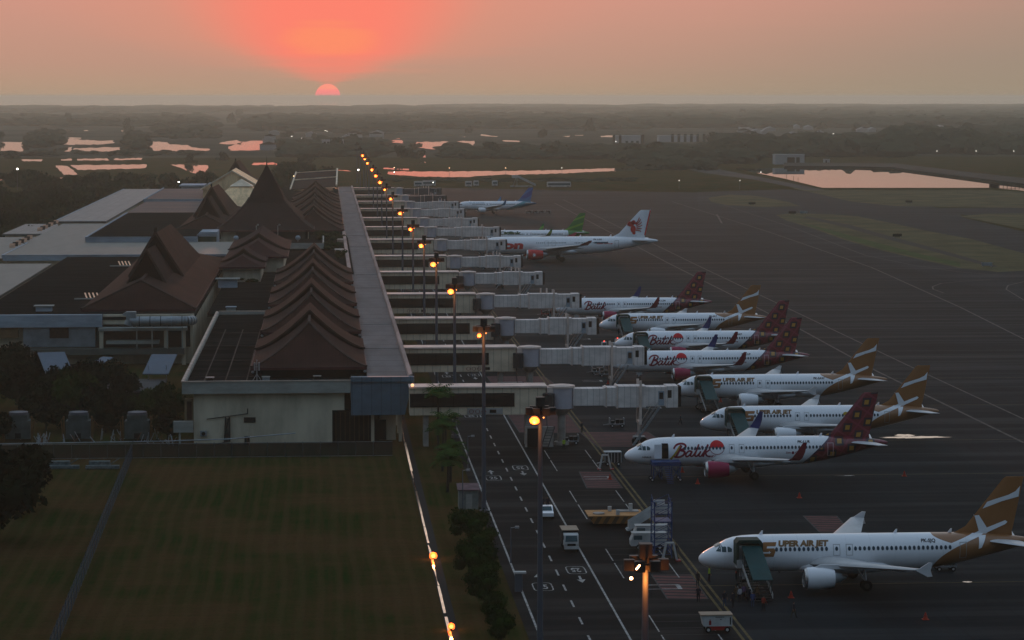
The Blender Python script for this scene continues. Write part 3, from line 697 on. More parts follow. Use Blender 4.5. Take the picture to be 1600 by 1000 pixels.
p = G(189, 415, 9.5); small('roof_solar_rack', 'slanting bright slats on the wide dark roof, farther back by the gable', 'solar rack', solar, [M_copper, M_band], (p[0], p[1], 9.5), 'slanting slat racks on the dark roof')
def cabinet(mb): mb.box((-2.2, -1.2, 0), (2.2, 1.2, 1.9)); mb.box((-2.8, -1.6, 1.9), (2.8, 1.6, 2.15), 1)
p = G(356, 449, 9.2); small('roof_plant_cabin', 'pale blue plant cabin with flat lid in front of the small red roofs', 'cabin', cabinet, [M_bluew, M_band], (p[0], p[1], 9.2))
def vent(mb): mb.box((-1.6, -1, 0), (1.6, 1, 1.0)); mb.box((-2.0, -1.3, 1.0), (2.0, 1.3, 1.2), 1)
p = G(69, 486, 9.5); small('roof_vent_box', 'long low pale vent box on the left end of the wide dark roof', 'vent', vent, [M_bluew, M_band], (p[0], p[1], 9.5))
p = G(361, 486, 9.2); small('roof_vent_box', 'small pale vent box behind the back kerb of the near flat roof', 'vent', lambda mb: (mb.box((-.9, -.8, 0), (.9, .8, .8)), mb.box((-1.1, -1, .8), (1.1, 1, .95), 1)), [M_band, M_bluew], (p[0], p[1], 9.2))

# big gabled joglo roofs
def joglo(x, y0, L, label, zs=0.0, lower=True, mats=(None, None)):
    t = thing('gabled_roof', (x, y0, 0)); tag(t, label, 'tiled roof', 'big brown gabled roofs')
    A, Bm = mats[0] or M_tile, mats[1] or M_tiled
    hw, ze = 11.6, 10.0
    mb = MB()
    vs = [(-hw, 0, ze), (hw, 0, ze), (hw, L, ze), (-hw, L, ze), (0, 9, 15.2), (0, L-48, 15.6)]
    mb.add(vs, [(0, 1, 4), (1, 2, 5, 4), (2, 3, 5), (3, 0, 4, 5)]); mb.build('lower_roof', [A], t)
    def gab(nm, h0, zb, za, ya, yb, yb2):
        mb = MB()
        mb.add([(-h0, ya, zb), (h0, ya, zb), (0, ya-1.5, za)], [(0, 1, 2)], 1)
        mb.add([(-h0, ya, zb), (0, ya-1.5, za), (0, yb, za-.8), (-h0*1.1, yb2, zb-.6)], [(0, 1, 2, 3)])
        mb.add([(h0, ya, zb), (0, ya-1.5, za), (0, yb, za-.8), (h0*1.1, yb2, zb-.6)], [(0, 1, 2, 3)])
        mb.add([(-h0*1.1, yb2, zb-.6), (h0*1.1, yb2, zb-.6), (0, yb, za-.8)], [(0, 1, 2)])
        mb.build(nm, [A, Bm], t)
    gab('inner_gable_roof', 4.0, 13.4, 20.7, 27, 62, 62)
    gab('outer_gable_roof', 6.1, 12.6, 22.6, 59, 118, 140)
    mb = MB(); mb.bar((-hw, 0, ze+.1), (0, 9, 15.3), .6, .35); mb.bar((hw, 0, ze+.1), (0, 9, 15.3), .6, .35); mb.bar((0, 9, 15.3), (0, 27, 15.4), .6, .3)
    for s in (-1, 1):
        mb.bar((s*6.1, 58.7, 12.7), (0, 57.2, 22.7), 1.0, .4); mb.bar((s*4.0, 26.7, 13.4), (0, 25.2, 20.8), .8, .4)
    mb.build('ridge_tiles', M_ridge, t)
    mb = MB()
    for r_ in range(9):
        mb.bar((0, 57.2+r_*.5, 22.6), (-.25+.06*r_, 56.2+r_*.3, 23.4+.25*(r_ % 3)), .14)
    mb.build('ridge_ornament', M_dark, t)
    mb = MB(); mb.box((-hw, -.15, ze-.55), (hw, .2, ze-.03)); mb.box((hw-.2, 0, ze-.55), (hw+.1, L, ze-.03)); mb.box((-hw-.1, 0, ze-.55), (-hw+.2, L, ze-.03)); mb.build('eave_board', M_trim, t)
    mb = MB(); mb.box((-hw+1.5, 1.5, 8.8), (hw-1.5, L-1.5, ze-.1)); mb.build('clerestory', M_dark, t)
    return t
joglo(-38.2, 540, 168, 'large steep brown gabled roof, nearest of the big roofs on the left')
joglo(-38.2, 838, 168, 'large steep brown gabled roof left of the tall spired roof')
joglo(-42.0, 1196, 168, 'dark gabled roof peeking over the cream sheeted roof', mats=(M_tiled, M_tiled))
t = thing('cream_roof', (-38, 1070, 0)); tag(t, 'cream sheet-covered gabled roof pair between the brown gable and the spire', 'sheet roof')
M_cs = mat('cream_sheet', (.80, .56, .32), .7, .25, .3, sv=(1.5, 1, .4)); M_cs2 = mat('white_sheet', (.75, .62, .46), .7, .2, .3)
mb = MB(); mb.add([(-13, 20, 15), (13, 20, 15), (0, 20, 22.6), (-13, 70, 15), (13, 70, 15), (0, 70, 22.6)], [(0, 1, 2), (0, 2, 5, 3), (1, 4, 5, 2), (3, 5, 4)]); mb.build('rear_gable', M_cs, t)
mb = MB()
cx_, cyy = 6.4, -60
mb.add([(cx_-14, cyy-14, 12), (cx_+14, cyy-14, 12), (cx_+14, cyy+20, 12), (cx_-14, cyy+20, 12), (cx_-3.4, cyy-3.4, 19.3), (cx_+3.4, cyy-3.4, 19.3), (cx_+3.4, cyy+5, 19.3), (cx_-3.4, cyy+5, 19.3)],
       [(0, 1, 5, 4), (1, 2, 6, 5), (2, 3, 7, 6), (3, 0, 4, 7)])
mb.build('front_hip', M_cs, t)
mb = MB(); mb.add([(cx_-4.4, cyy-4.4, 19.2), (cx_+4.4, cyy-4.4, 19.2), (cx_+4.4, cyy+6, 19.2), (cx_-4.4, cyy+6, 19.2), (cx_, cyy, 21.9)], [(0, 1, 4), (1, 2, 4), (2, 3, 4), (3, 0, 4), (3, 2, 1, 0)]); mb.build('cap', M_cs2, t)
mb = MB(); mb.bar((0, 19.6, 22.7), (-13, 19.6, 15.1), .5, .5); mb.bar((0, 19.6, 22.7), (13, 19.6, 15.1), .5, .5); mb.build('white_verge', M_cs2, t)
mb = MB(); mb.box((-12, 21, 8.8), (12, 69, 15)); mb.box((cx_-13, cyy-12, 8.8), (cx_+13, cyy+19, 11.95)); mb.build('wall', M_cs, t)
# tall spired roof
t = thing('spired_roof', (-18.6, 818, 0)); tag(t, 'tallest steep brown joglo roof rising to a spire in the middle of the terminal', 'tiled roof')
def ring(hx, hy, yc, z): return [(-hx, yc-hy, z), (hx, yc-hy, z), (hx, yc+hy, z), (-hx, yc+hy, z)]
lower = [ring(15.2, 38, 38, 12), ring(12, 30, 38, 14.1), ring(9, 20.5, 38, 16.7), ring(6.4, 12.5, 38, 19.4), ring(5.5, 10, 38, 20.9)]
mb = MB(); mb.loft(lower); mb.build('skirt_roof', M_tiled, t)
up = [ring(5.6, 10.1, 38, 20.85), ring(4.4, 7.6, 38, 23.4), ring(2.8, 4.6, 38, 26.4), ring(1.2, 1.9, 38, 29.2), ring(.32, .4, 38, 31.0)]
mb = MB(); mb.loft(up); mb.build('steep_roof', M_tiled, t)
mb = MB(); mb.tube((0, 38, 30.8), (0, 38, 31.8), .35, .12, n=8); mb.tube((0, 38, 31.8), (0, 38, 34.0), .12, .03, n=6); mb.ball((0, 38, 31.9), .25, 8); mb.build('spire', M_dark, t)
mb = MB()
for s in (-1, 1):
    for a, b in zip(lower, lower[1:]): mb.bar(tuple(c+(.08 if k == 2 else 0) for k, c in enumerate(a[0 if s < 0 else 1])), tuple(c+(.08 if k == 2 else 0) for k, c in enumerate(b[0 if s < 0 else 1])), .5, .3)
mb.build('ridge_tiles', M_ridge, t)
mb = MB(); mb.box((-15.2, -.2, 11.4), (15.2, .2, 11.98)); mb.box((15.0, 0, 11.4), (15.4, 76, 11.98)); mb.box((-15.4, 0, 11.4), (-15.0, 76, 11.98)); mb.build('eave_board', M_trim, t)
mb = MB(); mb.box((-13.6, 2, 5), (13.6, 74, 11.9)); mb.build('wall', M_wall, t)
mb = MB(); mb.box((-9, 1.8, 9.0), (13.4, 1.95, 11.8)); mb.build('dark_gallery', M_dark, t)
for k, xx in enumerate((-2.0, 4.5)):
    mb = MB(); mb.tube((xx, -22, 9), (xx, -22, 14.5), .12, n=6); mb.ball((xx+.5, -22, 14.7), .32, 8); mb.bar((xx, -22, 14.4), (xx+.5, -22, 14.6), .1)
    o = tag(mb.build('roof_lamp_post', M_band, loc=(-18.6, 818, 0)), ['thin roof lamp post in front of the middle of the spired roof', 'thicker roof lamp post in front of the right half of the spired roof'][k], 'lamp post', 'roof lamp posts')
# balcony in front of the spired roof
t = thing('roof_terrace', (-5, 752, 0)); tag(t, 'white roof terrace slab at the right foot of the spired roof', 'terrace')
mb = MB(); mb.box((-12, 0, 9.3), (6.2, 40, 10.0)); mb.build('floor', M_flat, t)
mb = MB(); mb.box((-17, -.4, 10.0), (4.4, 0, 11.6)); mb.box((4.4, -.4, 10), (4.8, 40, 11.6)); mb.build('balustrade', M_band, t)
t2 = tag((lambda mb: (mb.tube((0, 0, 0), (0, 0, .6), .12, n=6), mb.ball((0, 0, 1.1), .8, 10, sz=.9), mb.build('satellite_dome', M_bluew, loc=(-26.5, 790, 10)))[-1])(MB()), 'small white radome at the left of the spired roof terrace', 'radome', 'small white radomes')
t2 = tag((lambda mb: (mb.tube((0, 0, 0), (0, 0, .6), .12, n=6), mb.ball((0, 0, 1.1), .8, 10, sz=.9), mb.build('satellite_dome', M_bluew, loc=(-8.0, 790, 10)))[-1])(MB()), 'small white radome under the right half of the spired roof', 'radome', 'small white radomes')
# link building left of spire
t = thing('link_building', (-36, 800, 0)); tag(t, 'pale stepped link building with green glass between the two big gables and the spire', 'building')
mb = MB(); mb.prism([(-5.5, 8.8), (3.5, 8.8), (3.5, 12.4), (-1.6, 12.4)], 0, 16, axis='y'); mb.build('sloping_wall', M_bluew, t)
mb = MB(); mb.box((-2.6, -.4, 8.9), (3.2, -.05, 11.0)); mb.build('glazing', mat('green_glass', (.02, .05, .035), .3, .3, .5), t)
mb = MB(); mb.box((-2.6, -.7, 11.0), (3.2, -.42, 11.15)); mb.box((-2.6, -.7, 11.7), (3.2, -.42, 11.8))
for k in range(7): mb.box((-2.6+k*.95, -.7, 11.15), (-2.54+k*.95, -.42, 11.7))
mb.build('railing', M_steel, t)
# small red roofs
def red_roof(x, y0, hw, L, za, ya, ze, label):
    t = thing('red_tiled_roof', (x, y0, 0)); tag(t, label, 'tiled roof', 'small red tiled roofs')
    mb = MB(); hip_mesh(mb, hw, 0, ya*.5, ya*1.1+1, ze, za-1.0); mb.build('lower_roof', [M_tile2], t)
    mb = MB(); gable_mesh(mb, hw*1.03, ya*1.1, L, ze+.15, za); mb.build('upper_roof', [M_tile2, M_tiled], t)
    mb = MB(); verge(mb, hw*1.03, ya*1.1-.15, ze+.15, za); mb.build('ridge_tiles', M_ridge, t)
    mb = MB(); mb.box((-hw, -.1, ze-.5), (hw, .2, ze-.02)); mb.box((hw-.1, 0, ze-.5), (hw+.12, L, ze-.02)); mb.build('eave_board', M_trim, t)
    mb = MB(); mb.box((-hw+1, 1.2, 9.2), (hw-1, L-1, ze-.05)); mb.build('wall', M_wall, t)
red_roof(-19.8, 628, 5.4, 34, 16.2, 14, 12.9, 'smaller red tiled roof in front of its larger twin')
red_roof(-17.2, 663, 7.8, 72, 17.6, 24, 13.2, 'larger red tiled roof between the small red roof and the spire')
# far slanted roof with white edges
t = thing('slanted_roof', (-3.5, 1245, 0)); tag(t, 'dark slanted roof with white edge beams at the far end of the tiered roofs', 'roof')
mb = MB(); mb.add([(-12.5, 0, 9.5), (9.2, 0, 11.2), (10, 70, 16.5), (-10.5, 70, 15.2), (-12.5, 0, 9.2), (9.2, 0, 10.8), (10, 70, 16), (-10.5, 70, 14.8)], [(0, 1, 2, 3), (7, 6, 5, 4), (0, 4, 5, 1), (1, 5, 6, 2), (2, 6, 7, 3), (3, 7, 4, 0)]); mb.build('roof', M_tile, t)
mb = MB(); mb.bar((-12.5, 0, 9.7), (-10.5, 70, 15.6), .6, .7); mb.bar((9.2, 0, 11.4), (10, 70, 17.2), .7, .9); mb.bar((-10.5, 70, 15.3), (10, 70, 16.6), .4, .5); mb.bar((-11.4, 38, 12.8), (9.7, 38, 14.3), .3, .5); mb.build('edge_beam', M_cs2, t)
mb = MB(); mb.box((-11, 2, 5), (8.5, 68, 9.3)); mb.build('wall', M_wall, t)

# ================================================================== FIXED WALKWAYS, JET BRIDGES
GATES = [398, 461, 522, 587, 661, 728, 812, 890, 957, 1036, 1108, 1177, 1271]
END = [54.4, 56.9, 54.7, 57.6, 55.4, 54.9, 56.4, 59.7, 56.2, 55.5, 56.9, 54.7, 56.6]
M_bcream = sheet_mat('cream_panel', (.60, .50, .37), 1.35, 0, .7)
M_bgrey = sheet_mat('grey_corrugated_tunnel', (.66, .60, .57), .95, 0, .8)
M_rot = mat('grey_rotunda', (.42, .40, .44), .6, .15, .3)
M_cap = mat('pinkish_roof_edge', (.60, .48, .42), .6, .2, .4)
M_conc = mat('plain_concrete', (.30, .275, .25), .9, .25, .6)
M_rub = mat('black_rubber', (.008, .008, .009), .8, .1, 1)
M_signred = mat('sign_red', (.20, .03, .03), .6, 0)
M_signw = mat('sign_white', (.32, .32, .31), .6, .1)
def walkway(k):
    t = thing('fixed_walkway', (13.4, GATES[k], 0))
    tag(t, 'cream raised walkway box with dark window strip, %s from the camera' % ('nearest' if k == 0 else ORD[k]), 'walkway', 'raised walkways from the concourse to the gates')
    mb = MB(); mb.box((-.6, 0, 4.9), (20.2, 4.2, 9.05)); mb.build('body', M_bcream, t)
    mb = MB(); mb.box((-.7, -.25, 9.05), (20.4, 4.4, 9.3)); mb.build('roof', M_cap, t)
    mb = MB(); mb.box((-.6, -.12, 6.15), (15.4, -.003, 8.25)); mb.build('window', M_glass, t)
    for q in range(6): mb = MB(); mb.box((-.2+q*3.1, -.17, 6.15), (-.08+q*3.1, -.125, 8.25)); mb.build('mullion', M_dark, t)
    for xx in (1.5, 17.2):
        mb = MB(); mb.box((xx, .8, 0), (xx+.8, 3.4, 4.88)); mb.build('pillar', M_conc, t)
    mb = MB(); mb.box((17.0, -1.2, 0), (21.3, -.3, 3.1)); mb.box((17.3, -1.25, .02), (19.4, -1.21, 2.9), 1); mb.build('base_room', [M_conc, M_dark], t)
    if k < 5:
        mb = MB()
        for s in (0, 1.1): mb.bar((20.4+s, -1.6, 3.2), (19.1+s, -3.8, .1), .12)
        mb.bar((20.3, -1.5, 3.3), (20.3, -.2, 6.0), .12); mb.tube((20.6, -.8, 5.6), (20.6, -.8, 8.2), .95, n=10)
        for q in range(8): mb.bar((20.4-q*.16, -1.6-q*.27, 3.1-q*.39), (21.5-q*.16, -1.6-q*.27, 3.1-q*.39), .22, .06)
        mb.build('service_stairs', mat('dark_steel', (.03, .031, .035), .6, .2, 1), t)
    if k in (0, 1, 3):
        x0 = [9.0, 12.0, 0, 5.5][k]
        mb = MB(); mb.box((x0-.8, -.35, 5.0), (x0+4.6, -.26, 5.95)); mb.build('sign_board', M_signw if k == 0 else M_bcream, t)
        for q in range(3):
            xx = x0-.2+q*.95; mb = MB()
            for r_ in range(14):
                a, b = 2*math.pi*r_/14, 2*math.pi*(r_+1)/14
                mb.bar((xx+.32*math.cos(a), -.40, 5.48+.32*math.sin(a)), (xx+.32*math.cos(b), -.40, 5.48+.32*math.sin(b)), .09, .04)
            if q == 2: mb.bar((xx-.2, -.42, 5.68), (xx+.2, -.42, 5.28), .08, .04)
            mb.build('prohibition_ring', M_signred, t)
        mb = MB(); mb.box((x0+2.6, -.42, 5.25), (x0+3.6, -.37, 5.75)); mb.build('black_plate', M_dark, t)
    for q in range(1):
        mb = MB(); mb.ball((.1 if k else -.2, -.4, 9.6), .26, 8); mb.build('roof_light', emis('small_warm_light', (1, .5, .25), 1.6) if k in (0, 5, 6, 3) else M_cap, t)
    return t
def jet_bridge(k):
    t = thing('jet_bridge', (36.2, GATES[k]+1.6, 0))
    tag(t, 'grey corrugated jet bridge, %s from the camera%s' % (ORD[k] if k else 'nearest', ', its cab beside a white aircraft nose' if k in (0, 2) else ''), 'jet bridge', 'grey jet bridges along the stands')
    L = END[k]-36.2
    dk = k >= 11
    body = M_bgrey if not dk else mat('dark_glass_tunnel', (.05, .06, .075), .4, .2, .3)
    mb = MB(); mb.tube((0, 0, 5.7), (0, 0, 8.9), 1.9, n=20); mb.build('rotunda', M_rot, t, True)
    mb = MB(); mb.tube((0, 0, 8.9), (0, 0, 9.2), 2.05, n=20); mb.tube((0, 0, 9.2), (0, 0, 9.35), 1.2, .9, n=12); mb.box((-2.4, -1.4, 5.9), (-1.4, 1.4, 9.0)); mb.build('rotunda_cap', M_cap, t)
    mb = MB(); mb.tube((0, 0, .5), (0, 0, 4.6), .62, n=14); mb.tube((0, 0, 4.6), (0, 0, 5.7), .7, 1.7, n=14); mb.tube((0, 0, 0), (0, 0, .5), 1.15, n=14); mb.build('column', M_conc, t, True)
    a, b, c, d = 1.7, 1.7+L*.26, 1.7+L*.36, L-5.3
    segs = [(a, b+.5, 1.25, 6.15, 8.75), (b, c+.6, 1.4, 6.05, 8.9), (c, d, 1.6, 5.85, 9.1)]
    for (x0, x1, h, z0, z1) in segs:
        mb = MB(); mb.box((x0, -h, z0), (x1, h, z1)); mb.build('tunnel_section', body, t)
    mb = MB(); mb.box((b+.25, -1.5, 5.9), (b+.45, 1.5, 9.0)); mb.box((c+.1, -1.7, 5.75), (c+.3, 1.7, 9.25)); mb.build('section_frame', M_cap, t)
    mb = MB(); mb.box((d, -1.35, 6.0), (d+3.1, 1.35, 8.95)); mb.box((d+3.1, -1.75, 5.8), (d+4.9, 1.75, 9.1)); mb.build('cab', body, t)
    mb = MB(); mb.box((d+1.9, -1.4, 6.1), (d+2.8, -1.36, 8.3)); mb.build('cab_door', M_bluew, t)
    mb = MB(); mb.box((d+2.05, -1.45, 7.1), (d+2.65, -1.405, 8.1)); mb.box((d+3.3, -1.8, 7.3), (d+3.9, -1.76, 8.5)); mb.build('cab_window', M_glass, t)
    mb = MB()
    for q in range(4): mb.box((d+4.92+q*.14, -1.6+.05*q, 5.9), (d+5.0+q*.14, 1.6-.05*q, 9.0))
    mb.build('bellows', M_rub, t)
    xl = d-.9
    mb = MB()
    for s in (-1, 1): mb.box((xl-.18, s*1.85-.16, 3.2), (xl+.18, s*1.85+.16, 10.0 if s < 0 else 9.9))
    mb.box((xl-.2, -1.9, 3.2), (xl+.2, 1.9, 3.6)); mb.tube((xl, 0, 1.2), (xl, 0, 3.4), .22, n=8)
    for s in (-1, 1): mb.bar((xl, 0, 1.4), (xl+.1, s*1.6, 3.3), .12); mb.bar((xl, -1.8, 3.4), (xl+1.6, -1.5, 6.0), .1)
    mb.build('lift_column', M_cap, t)
    mb = MB(); mb.box((xl-.9, -.6, .55), (xl+.9, .6, 1.2)); 
    mb.build('bogie', M_steel, t)
    for s in (-1, 1):
        mb = MB(); mb.tube((xl+s*.65, -.85, .55), (xl+s*.65, -.45, .55), .55, n=14); mb.build('wheel', M_rub, t)
    mb = MB()
    x0, z0, x1, z1 = d+2.0, 5.9, d-2.0, .1
    for s in (-1.65, -2.45): mb.bar((x0, s, z0), (x1, s, z1), .08, .22); mb.bar((x0, s, z0+1), (x1, s, z1+1), .05)
    for q in range(14): f = q/13; mb.bar((x0+(x1-x0)*f, -1.65, z0+(z1-z0)*f), (x0+(x1-x0)*f, -2.45, z0+(z1-z0)*f), .26, .05)
    mb.build('side_stairs', M_steel, t)
    if k > 2:
        for q in (.42, .62):
            mb = MB(); mb.box((c+(d-c)*q, -.25, 9.1), (c+(d-c)*q+.3, .25, 10.3)); mb.build('roof_box', M_cap, t)
    return t
for k in range(13): walkway(k); jet_bridge(k)

# ================================================================== FLOODLIGHT MASTS
MY = [163.8, 245.3, 333.4, 408.7, 475.1, 534.2, 600.8, 682.3, 779.1, 856.2, 928.5, 1005.5, 1086.6, 1193.5, 1272, 1349, 1485, 1625]
M_pole = mat('grey_mast_steel', (.075, .085, .105), .6, .1, .4, sv=(1, 1, .2), metal=0)
M_hot = emis('sodium_bulb', (1.0, .32, .07), 3.2); M_org = emis('sodium_reflector', (1.0, .17, .03), 2.2)
M_lampdark = mat('floodlight_housing', (.030, .028, .028), .5, .2, 1)
def mast(k, y, lit):
    t = thing('floodlight_mast', (20.2, y, 0))
    tag(t, 'tall grey floodlight mast in the long row beside the road, %s from the camera' % (ORD[k] if k else 'nearest'), 'floodlight mast', 'floodlight masts beside the road')
    mb = MB(); mb.tube((0, 0, 0), (0, 0, 23.6), .31, .20, n=12); mb.tube((0, 0, 0), (0, 0, .5), .6, n=12); mb.build('pole', M_pole, t, True)
    mb = MB()
    n = 16
    for i in range(n):
        a, b = 2*math.pi*i/n, 2*math.pi*(i+1)/n; mb.bar((.95*math.cos(a), .95*math.sin(a), 24.0), (.95*math.cos(b), .95*math.sin(b), 24.0), .12)
        if i % 4 == 0: mb.bar((0, 0, 23.8), (.95*math.cos(a), .95*math.sin(a), 24.0), .1)
    mb.tube((0, 0, 23.5), (0, 0, 24.8), .3, n=8); mb.box((-.4, -.4, 24.3), (.4, .4, 25.2)); mb.build('head_frame', M_lampdark, t)
    for i, a in enumerate([R(-90-70), R(-90-25), R(-90+25), R(-90+75), R(60), R(120)]):
        cx, cy = 1.15*math.cos(a), 1.15*math.sin(a)
        mb = MB(); mb.box((cx-.33, cy-.25, 23.55), (cx+.33, cy+.25, 24.25)); mb.bar((cx*.8, cy*.8, 24.1), (cx, cy, 23.9), .1); mb.build('floodlight', M_lampdark, t)
    if lit:
        r_ = .47*lit
        cx, cy, cz = -.62, -1.05, 23.25
        mb = MB(); mb.tube((cx, cy, cz), (cx-.02, cy-.22, cz-.16), r_*.8, r_, n=20, cap=True); o = mb.build('lit_reflector', M_org, t)
        mb = MB(); mb.ball((cx-.03, cy-.3, cz-.2), r_*.5, 12); mb.build('bulb', M_hot, t, True)
        mb = MB(); mb.ball((.22, -1.3, 23.4), .07, 8); mb.build('small_bulb', M_hot, t)
        L = bpy.data.lights.new('floodlight_glow', 'POINT'); L.energy = 380; L.color = (1, .32, .08); L.shadow_soft_size = .3
        lo = bpy.data.objects.new('floodlight_glow', L); col.objects.link(lo); lo.parent = t; lo.location = (cx-.1, cy-.7, cz-.5)
    return t
LIT = [0, 1.0, .55, 1.0, 1.05, .95, .85, 1, .8, .7, 1.3, 1.2, 1.2, 1.1, .9, 1.3, 0, 0]
for k, y in enumerate(MY):
    m_ = mast(k, y, LIT[k])
    if k == 0:
        mb = MB(); mb.ball((-1.05, -1.3, 23.2), .11, 8); mb.bar((-.75, -1.25, 23.75), (-.5, -1.25, 24.05), .11); mb.build('bulb', emis('hot_orange', (1, .45, .2), 14), m_)
        L = bpy.data.lights.new('floodlight_glow', 'POINT'); L.energy = 420; L.color = (1, .28, .05); L.shadow_soft_size = .12
        lo = bpy.data.objects.new('floodlight_glow', L); col.objects.link(lo); lo.parent = m_; lo.location = (-.05, -.95, 22.9)
# slimmer dark poles and gantry by the road
def slim(px, py, h, label, lamp=True):
    x, y = G(px, py); t = thing('camera_pole', (x, y, 0)); tag(t, label, 'pole', 'slim poles along the road')
    mb = MB(); mb.tube((0, 0, 0), (0, 0, h), .09, .06, n=6); mb.build('post', M_pole, t)
    mb = MB(); mb.bar((0, 0, h-.1), (.7, 0, h), .07); mb.box((.5, -.15, h-.15), (.95, .15, h+.1)); mb.build('camera', M_steel, t)
slim(731, 735, 5, 'slim white-topped pole on the left road edge under the nearest walkway')
slim(737, 590, 6, 'slim camera pole on the road between the first two walkways')
slim(798, 880, 4.2, 'slim pole on the left road edge beside the upper shrubs')
slim(676, 492, 6, 'slim camera pole between the third and fourth walkways')
slim(723, 800, 5.5, 'slim pole beside the small roadside kiosk')

# ================================================================== AIRCRAFT
M_pw = mat('aircraft_white_paint', (.78, .80, .84), .28, .03, .3, spec=.5, coat=.3)
M_belly = mat('aircraft_grey_belly', (.55, .56, .58), .4, .08, .5)
M_wing = mat('wing_grey_paint', (.42, .43, .44), .35, .10, .4)
M_win = mat('cabin_window', (.035, .060, .085), .15, .1, 1)
M_cock = mat('cockpit_glass', (.045, .085, .10), .08, .2, 1)
M_brown = mat('bronze_paint', (.27, .12, .045), .4, .06, .3)
M_bronzed = mat('bronze_lettering', (.20, .115, .055), .5, .05, .5)
M_maroon = mat('maroon_lettering', (.20, .012, .035), .5, .05, .5)
M_redp = mat('bright_red_paint', (.55, .02, .03), .4, .05, .5)
M_gold = mat('gold_paint', (.38, .26, .03), .5, .1, .8)
M_mag = mat('magenta_nacelle_paint', (.28, .008, .055), .3, .05, .5, coat=.3)
M_navy = mat('navy_paint', (.012, .02, .10), .4, .05, .5)
M_outl = mat('door_outline_paint', (.28, .29, .30), .5, .05, 1)
M_black = mat('black_lettering', (.02, .02, .025), .5, 0)
M_lip = mat('polished_intake_lip', (.5, .5, .5), .25, .05, 1, metal=.8)
M_tyre = M_rub
def livery_mat(name, kind):
    m = bpy.data.materials.new(name); m.use_nodes = True; n = NT(m.node_tree); b = n.n['Principled BSDF']
    o = n.coord(); x, y, z = n.xyz(o)
    white = (.78, .80, .84)
    dirt = n.mix(n.m('MULTIPLY', n.smooth(n.noise(n.scale(o, .3, 1, 2), 1, 5), .45, .8), .12), white, (.50, .50, .50))
    seam = n.m('LESS_THAN', n.m('FRACT', n.m('DIVIDE', x, 2.67)), .018)
    dirt = n.mix(n.m('MULTIPLY', seam, .22), dirt, (.35, .35, .36))
    dirt = n.mix(n.m('MULTIPLY', n.m('MULTIPLY', n.m('SUBTRACT', 1, n.smooth(z, 1.7, 2.9)), n.smooth(n.noise(n.scale(o, .8, 1, .5), 1, 4), .3, .7)), .35), dirt, (.40, .39, .38))
    if kind == 'bronze':
        d = n.m('SUBTRACT', z, n.m('ADD', 4.37, n.m('MULTIPLY', n.m('SUBTRACT', x, 27.65), .355)))
        wid = n.m('ADD', .25, n.m('MULTIPLY', n.m('MAXIMUM', n.m('SUBTRACT', 30.6, x), 0), .022))
        out = n.m('GREATER_THAN', n.m('ABSOLUTE', d), wid)
        top = n.m('MULTIPLY', n.m('GREATER_THAN', d, 0), n.m('GREATER_THAN', x, n.m('ADD', 25.7, n.m('MULTIPLY', n.m('POWER', n.m('MAXIMUM', n.m('SUBTRACT', 5.55, z), 0), 1.5), 2.5))))
        bx = n.m('ADD', 25.7, n.m('MULTIPLY', n.m('POWER', n.m('MAXIMUM', n.m('SUBTRACT', z, 1.8), 0), 2.0), .42))
        bot = n.m('MULTIPLY', n.m('LESS_THAN', d, 0), n.m('GREATER_THAN', x, bx))
        f = n.m('MULTIPLY', out, n.m('MAXIMUM', top, bot))
        f = n.m('MAXIMUM', f, n.m('GREATER_THAN', x, 32.2))
        c = n.mix(f, dirt, (.27, .12, .045))
    elif kind == 'batik':
        pa, pb, pc = batik_cols(n, x, z)
        lim = n.m('ADD', 25.2, n.m('MULTIPLY', n.m('POWER', n.m('MAXIMUM', n.m('SUBTRACT', z, 1.5), 0), 1.15), .82))
        lim2 = n.m('SUBTRACT', lim, .35)
        c = n.mix(n.m('GREATER_THAN', x, lim2), dirt, (.03, .01, .05))
        c = n.mix(n.m('GREATER_THAN', x, lim), c, pa)
    elif kind == 'teal':
        lim = n.m('ADD', 22.5, n.m('MULTIPLY', n.m('SUBTRACT', z, 1.5), 2.2))
        t = n.smooth(n.m('SUBTRACT', x, lim), 0, 6)
        c = n.mix(n.m('GREATER_THAN', x, lim), dirt, n.mix(t, (.05, .30, .36), (.02, .12, .22)))
    elif kind == 'greentail':
        lim = n.m('ADD', 30.0, n.m('MULTIPLY', n.m('SUBTRACT', z, 2), -.1))
        c = n.mix(n.m('GREATER_THAN', x, lim), dirt, (.03, .20, .03))
    else: c = dirt
    n.put(c, b.inputs['Base Color']); b.inputs['Roughness'].default_value = .3; b.inputs['Coat Weight'].default_value = .3
    return m
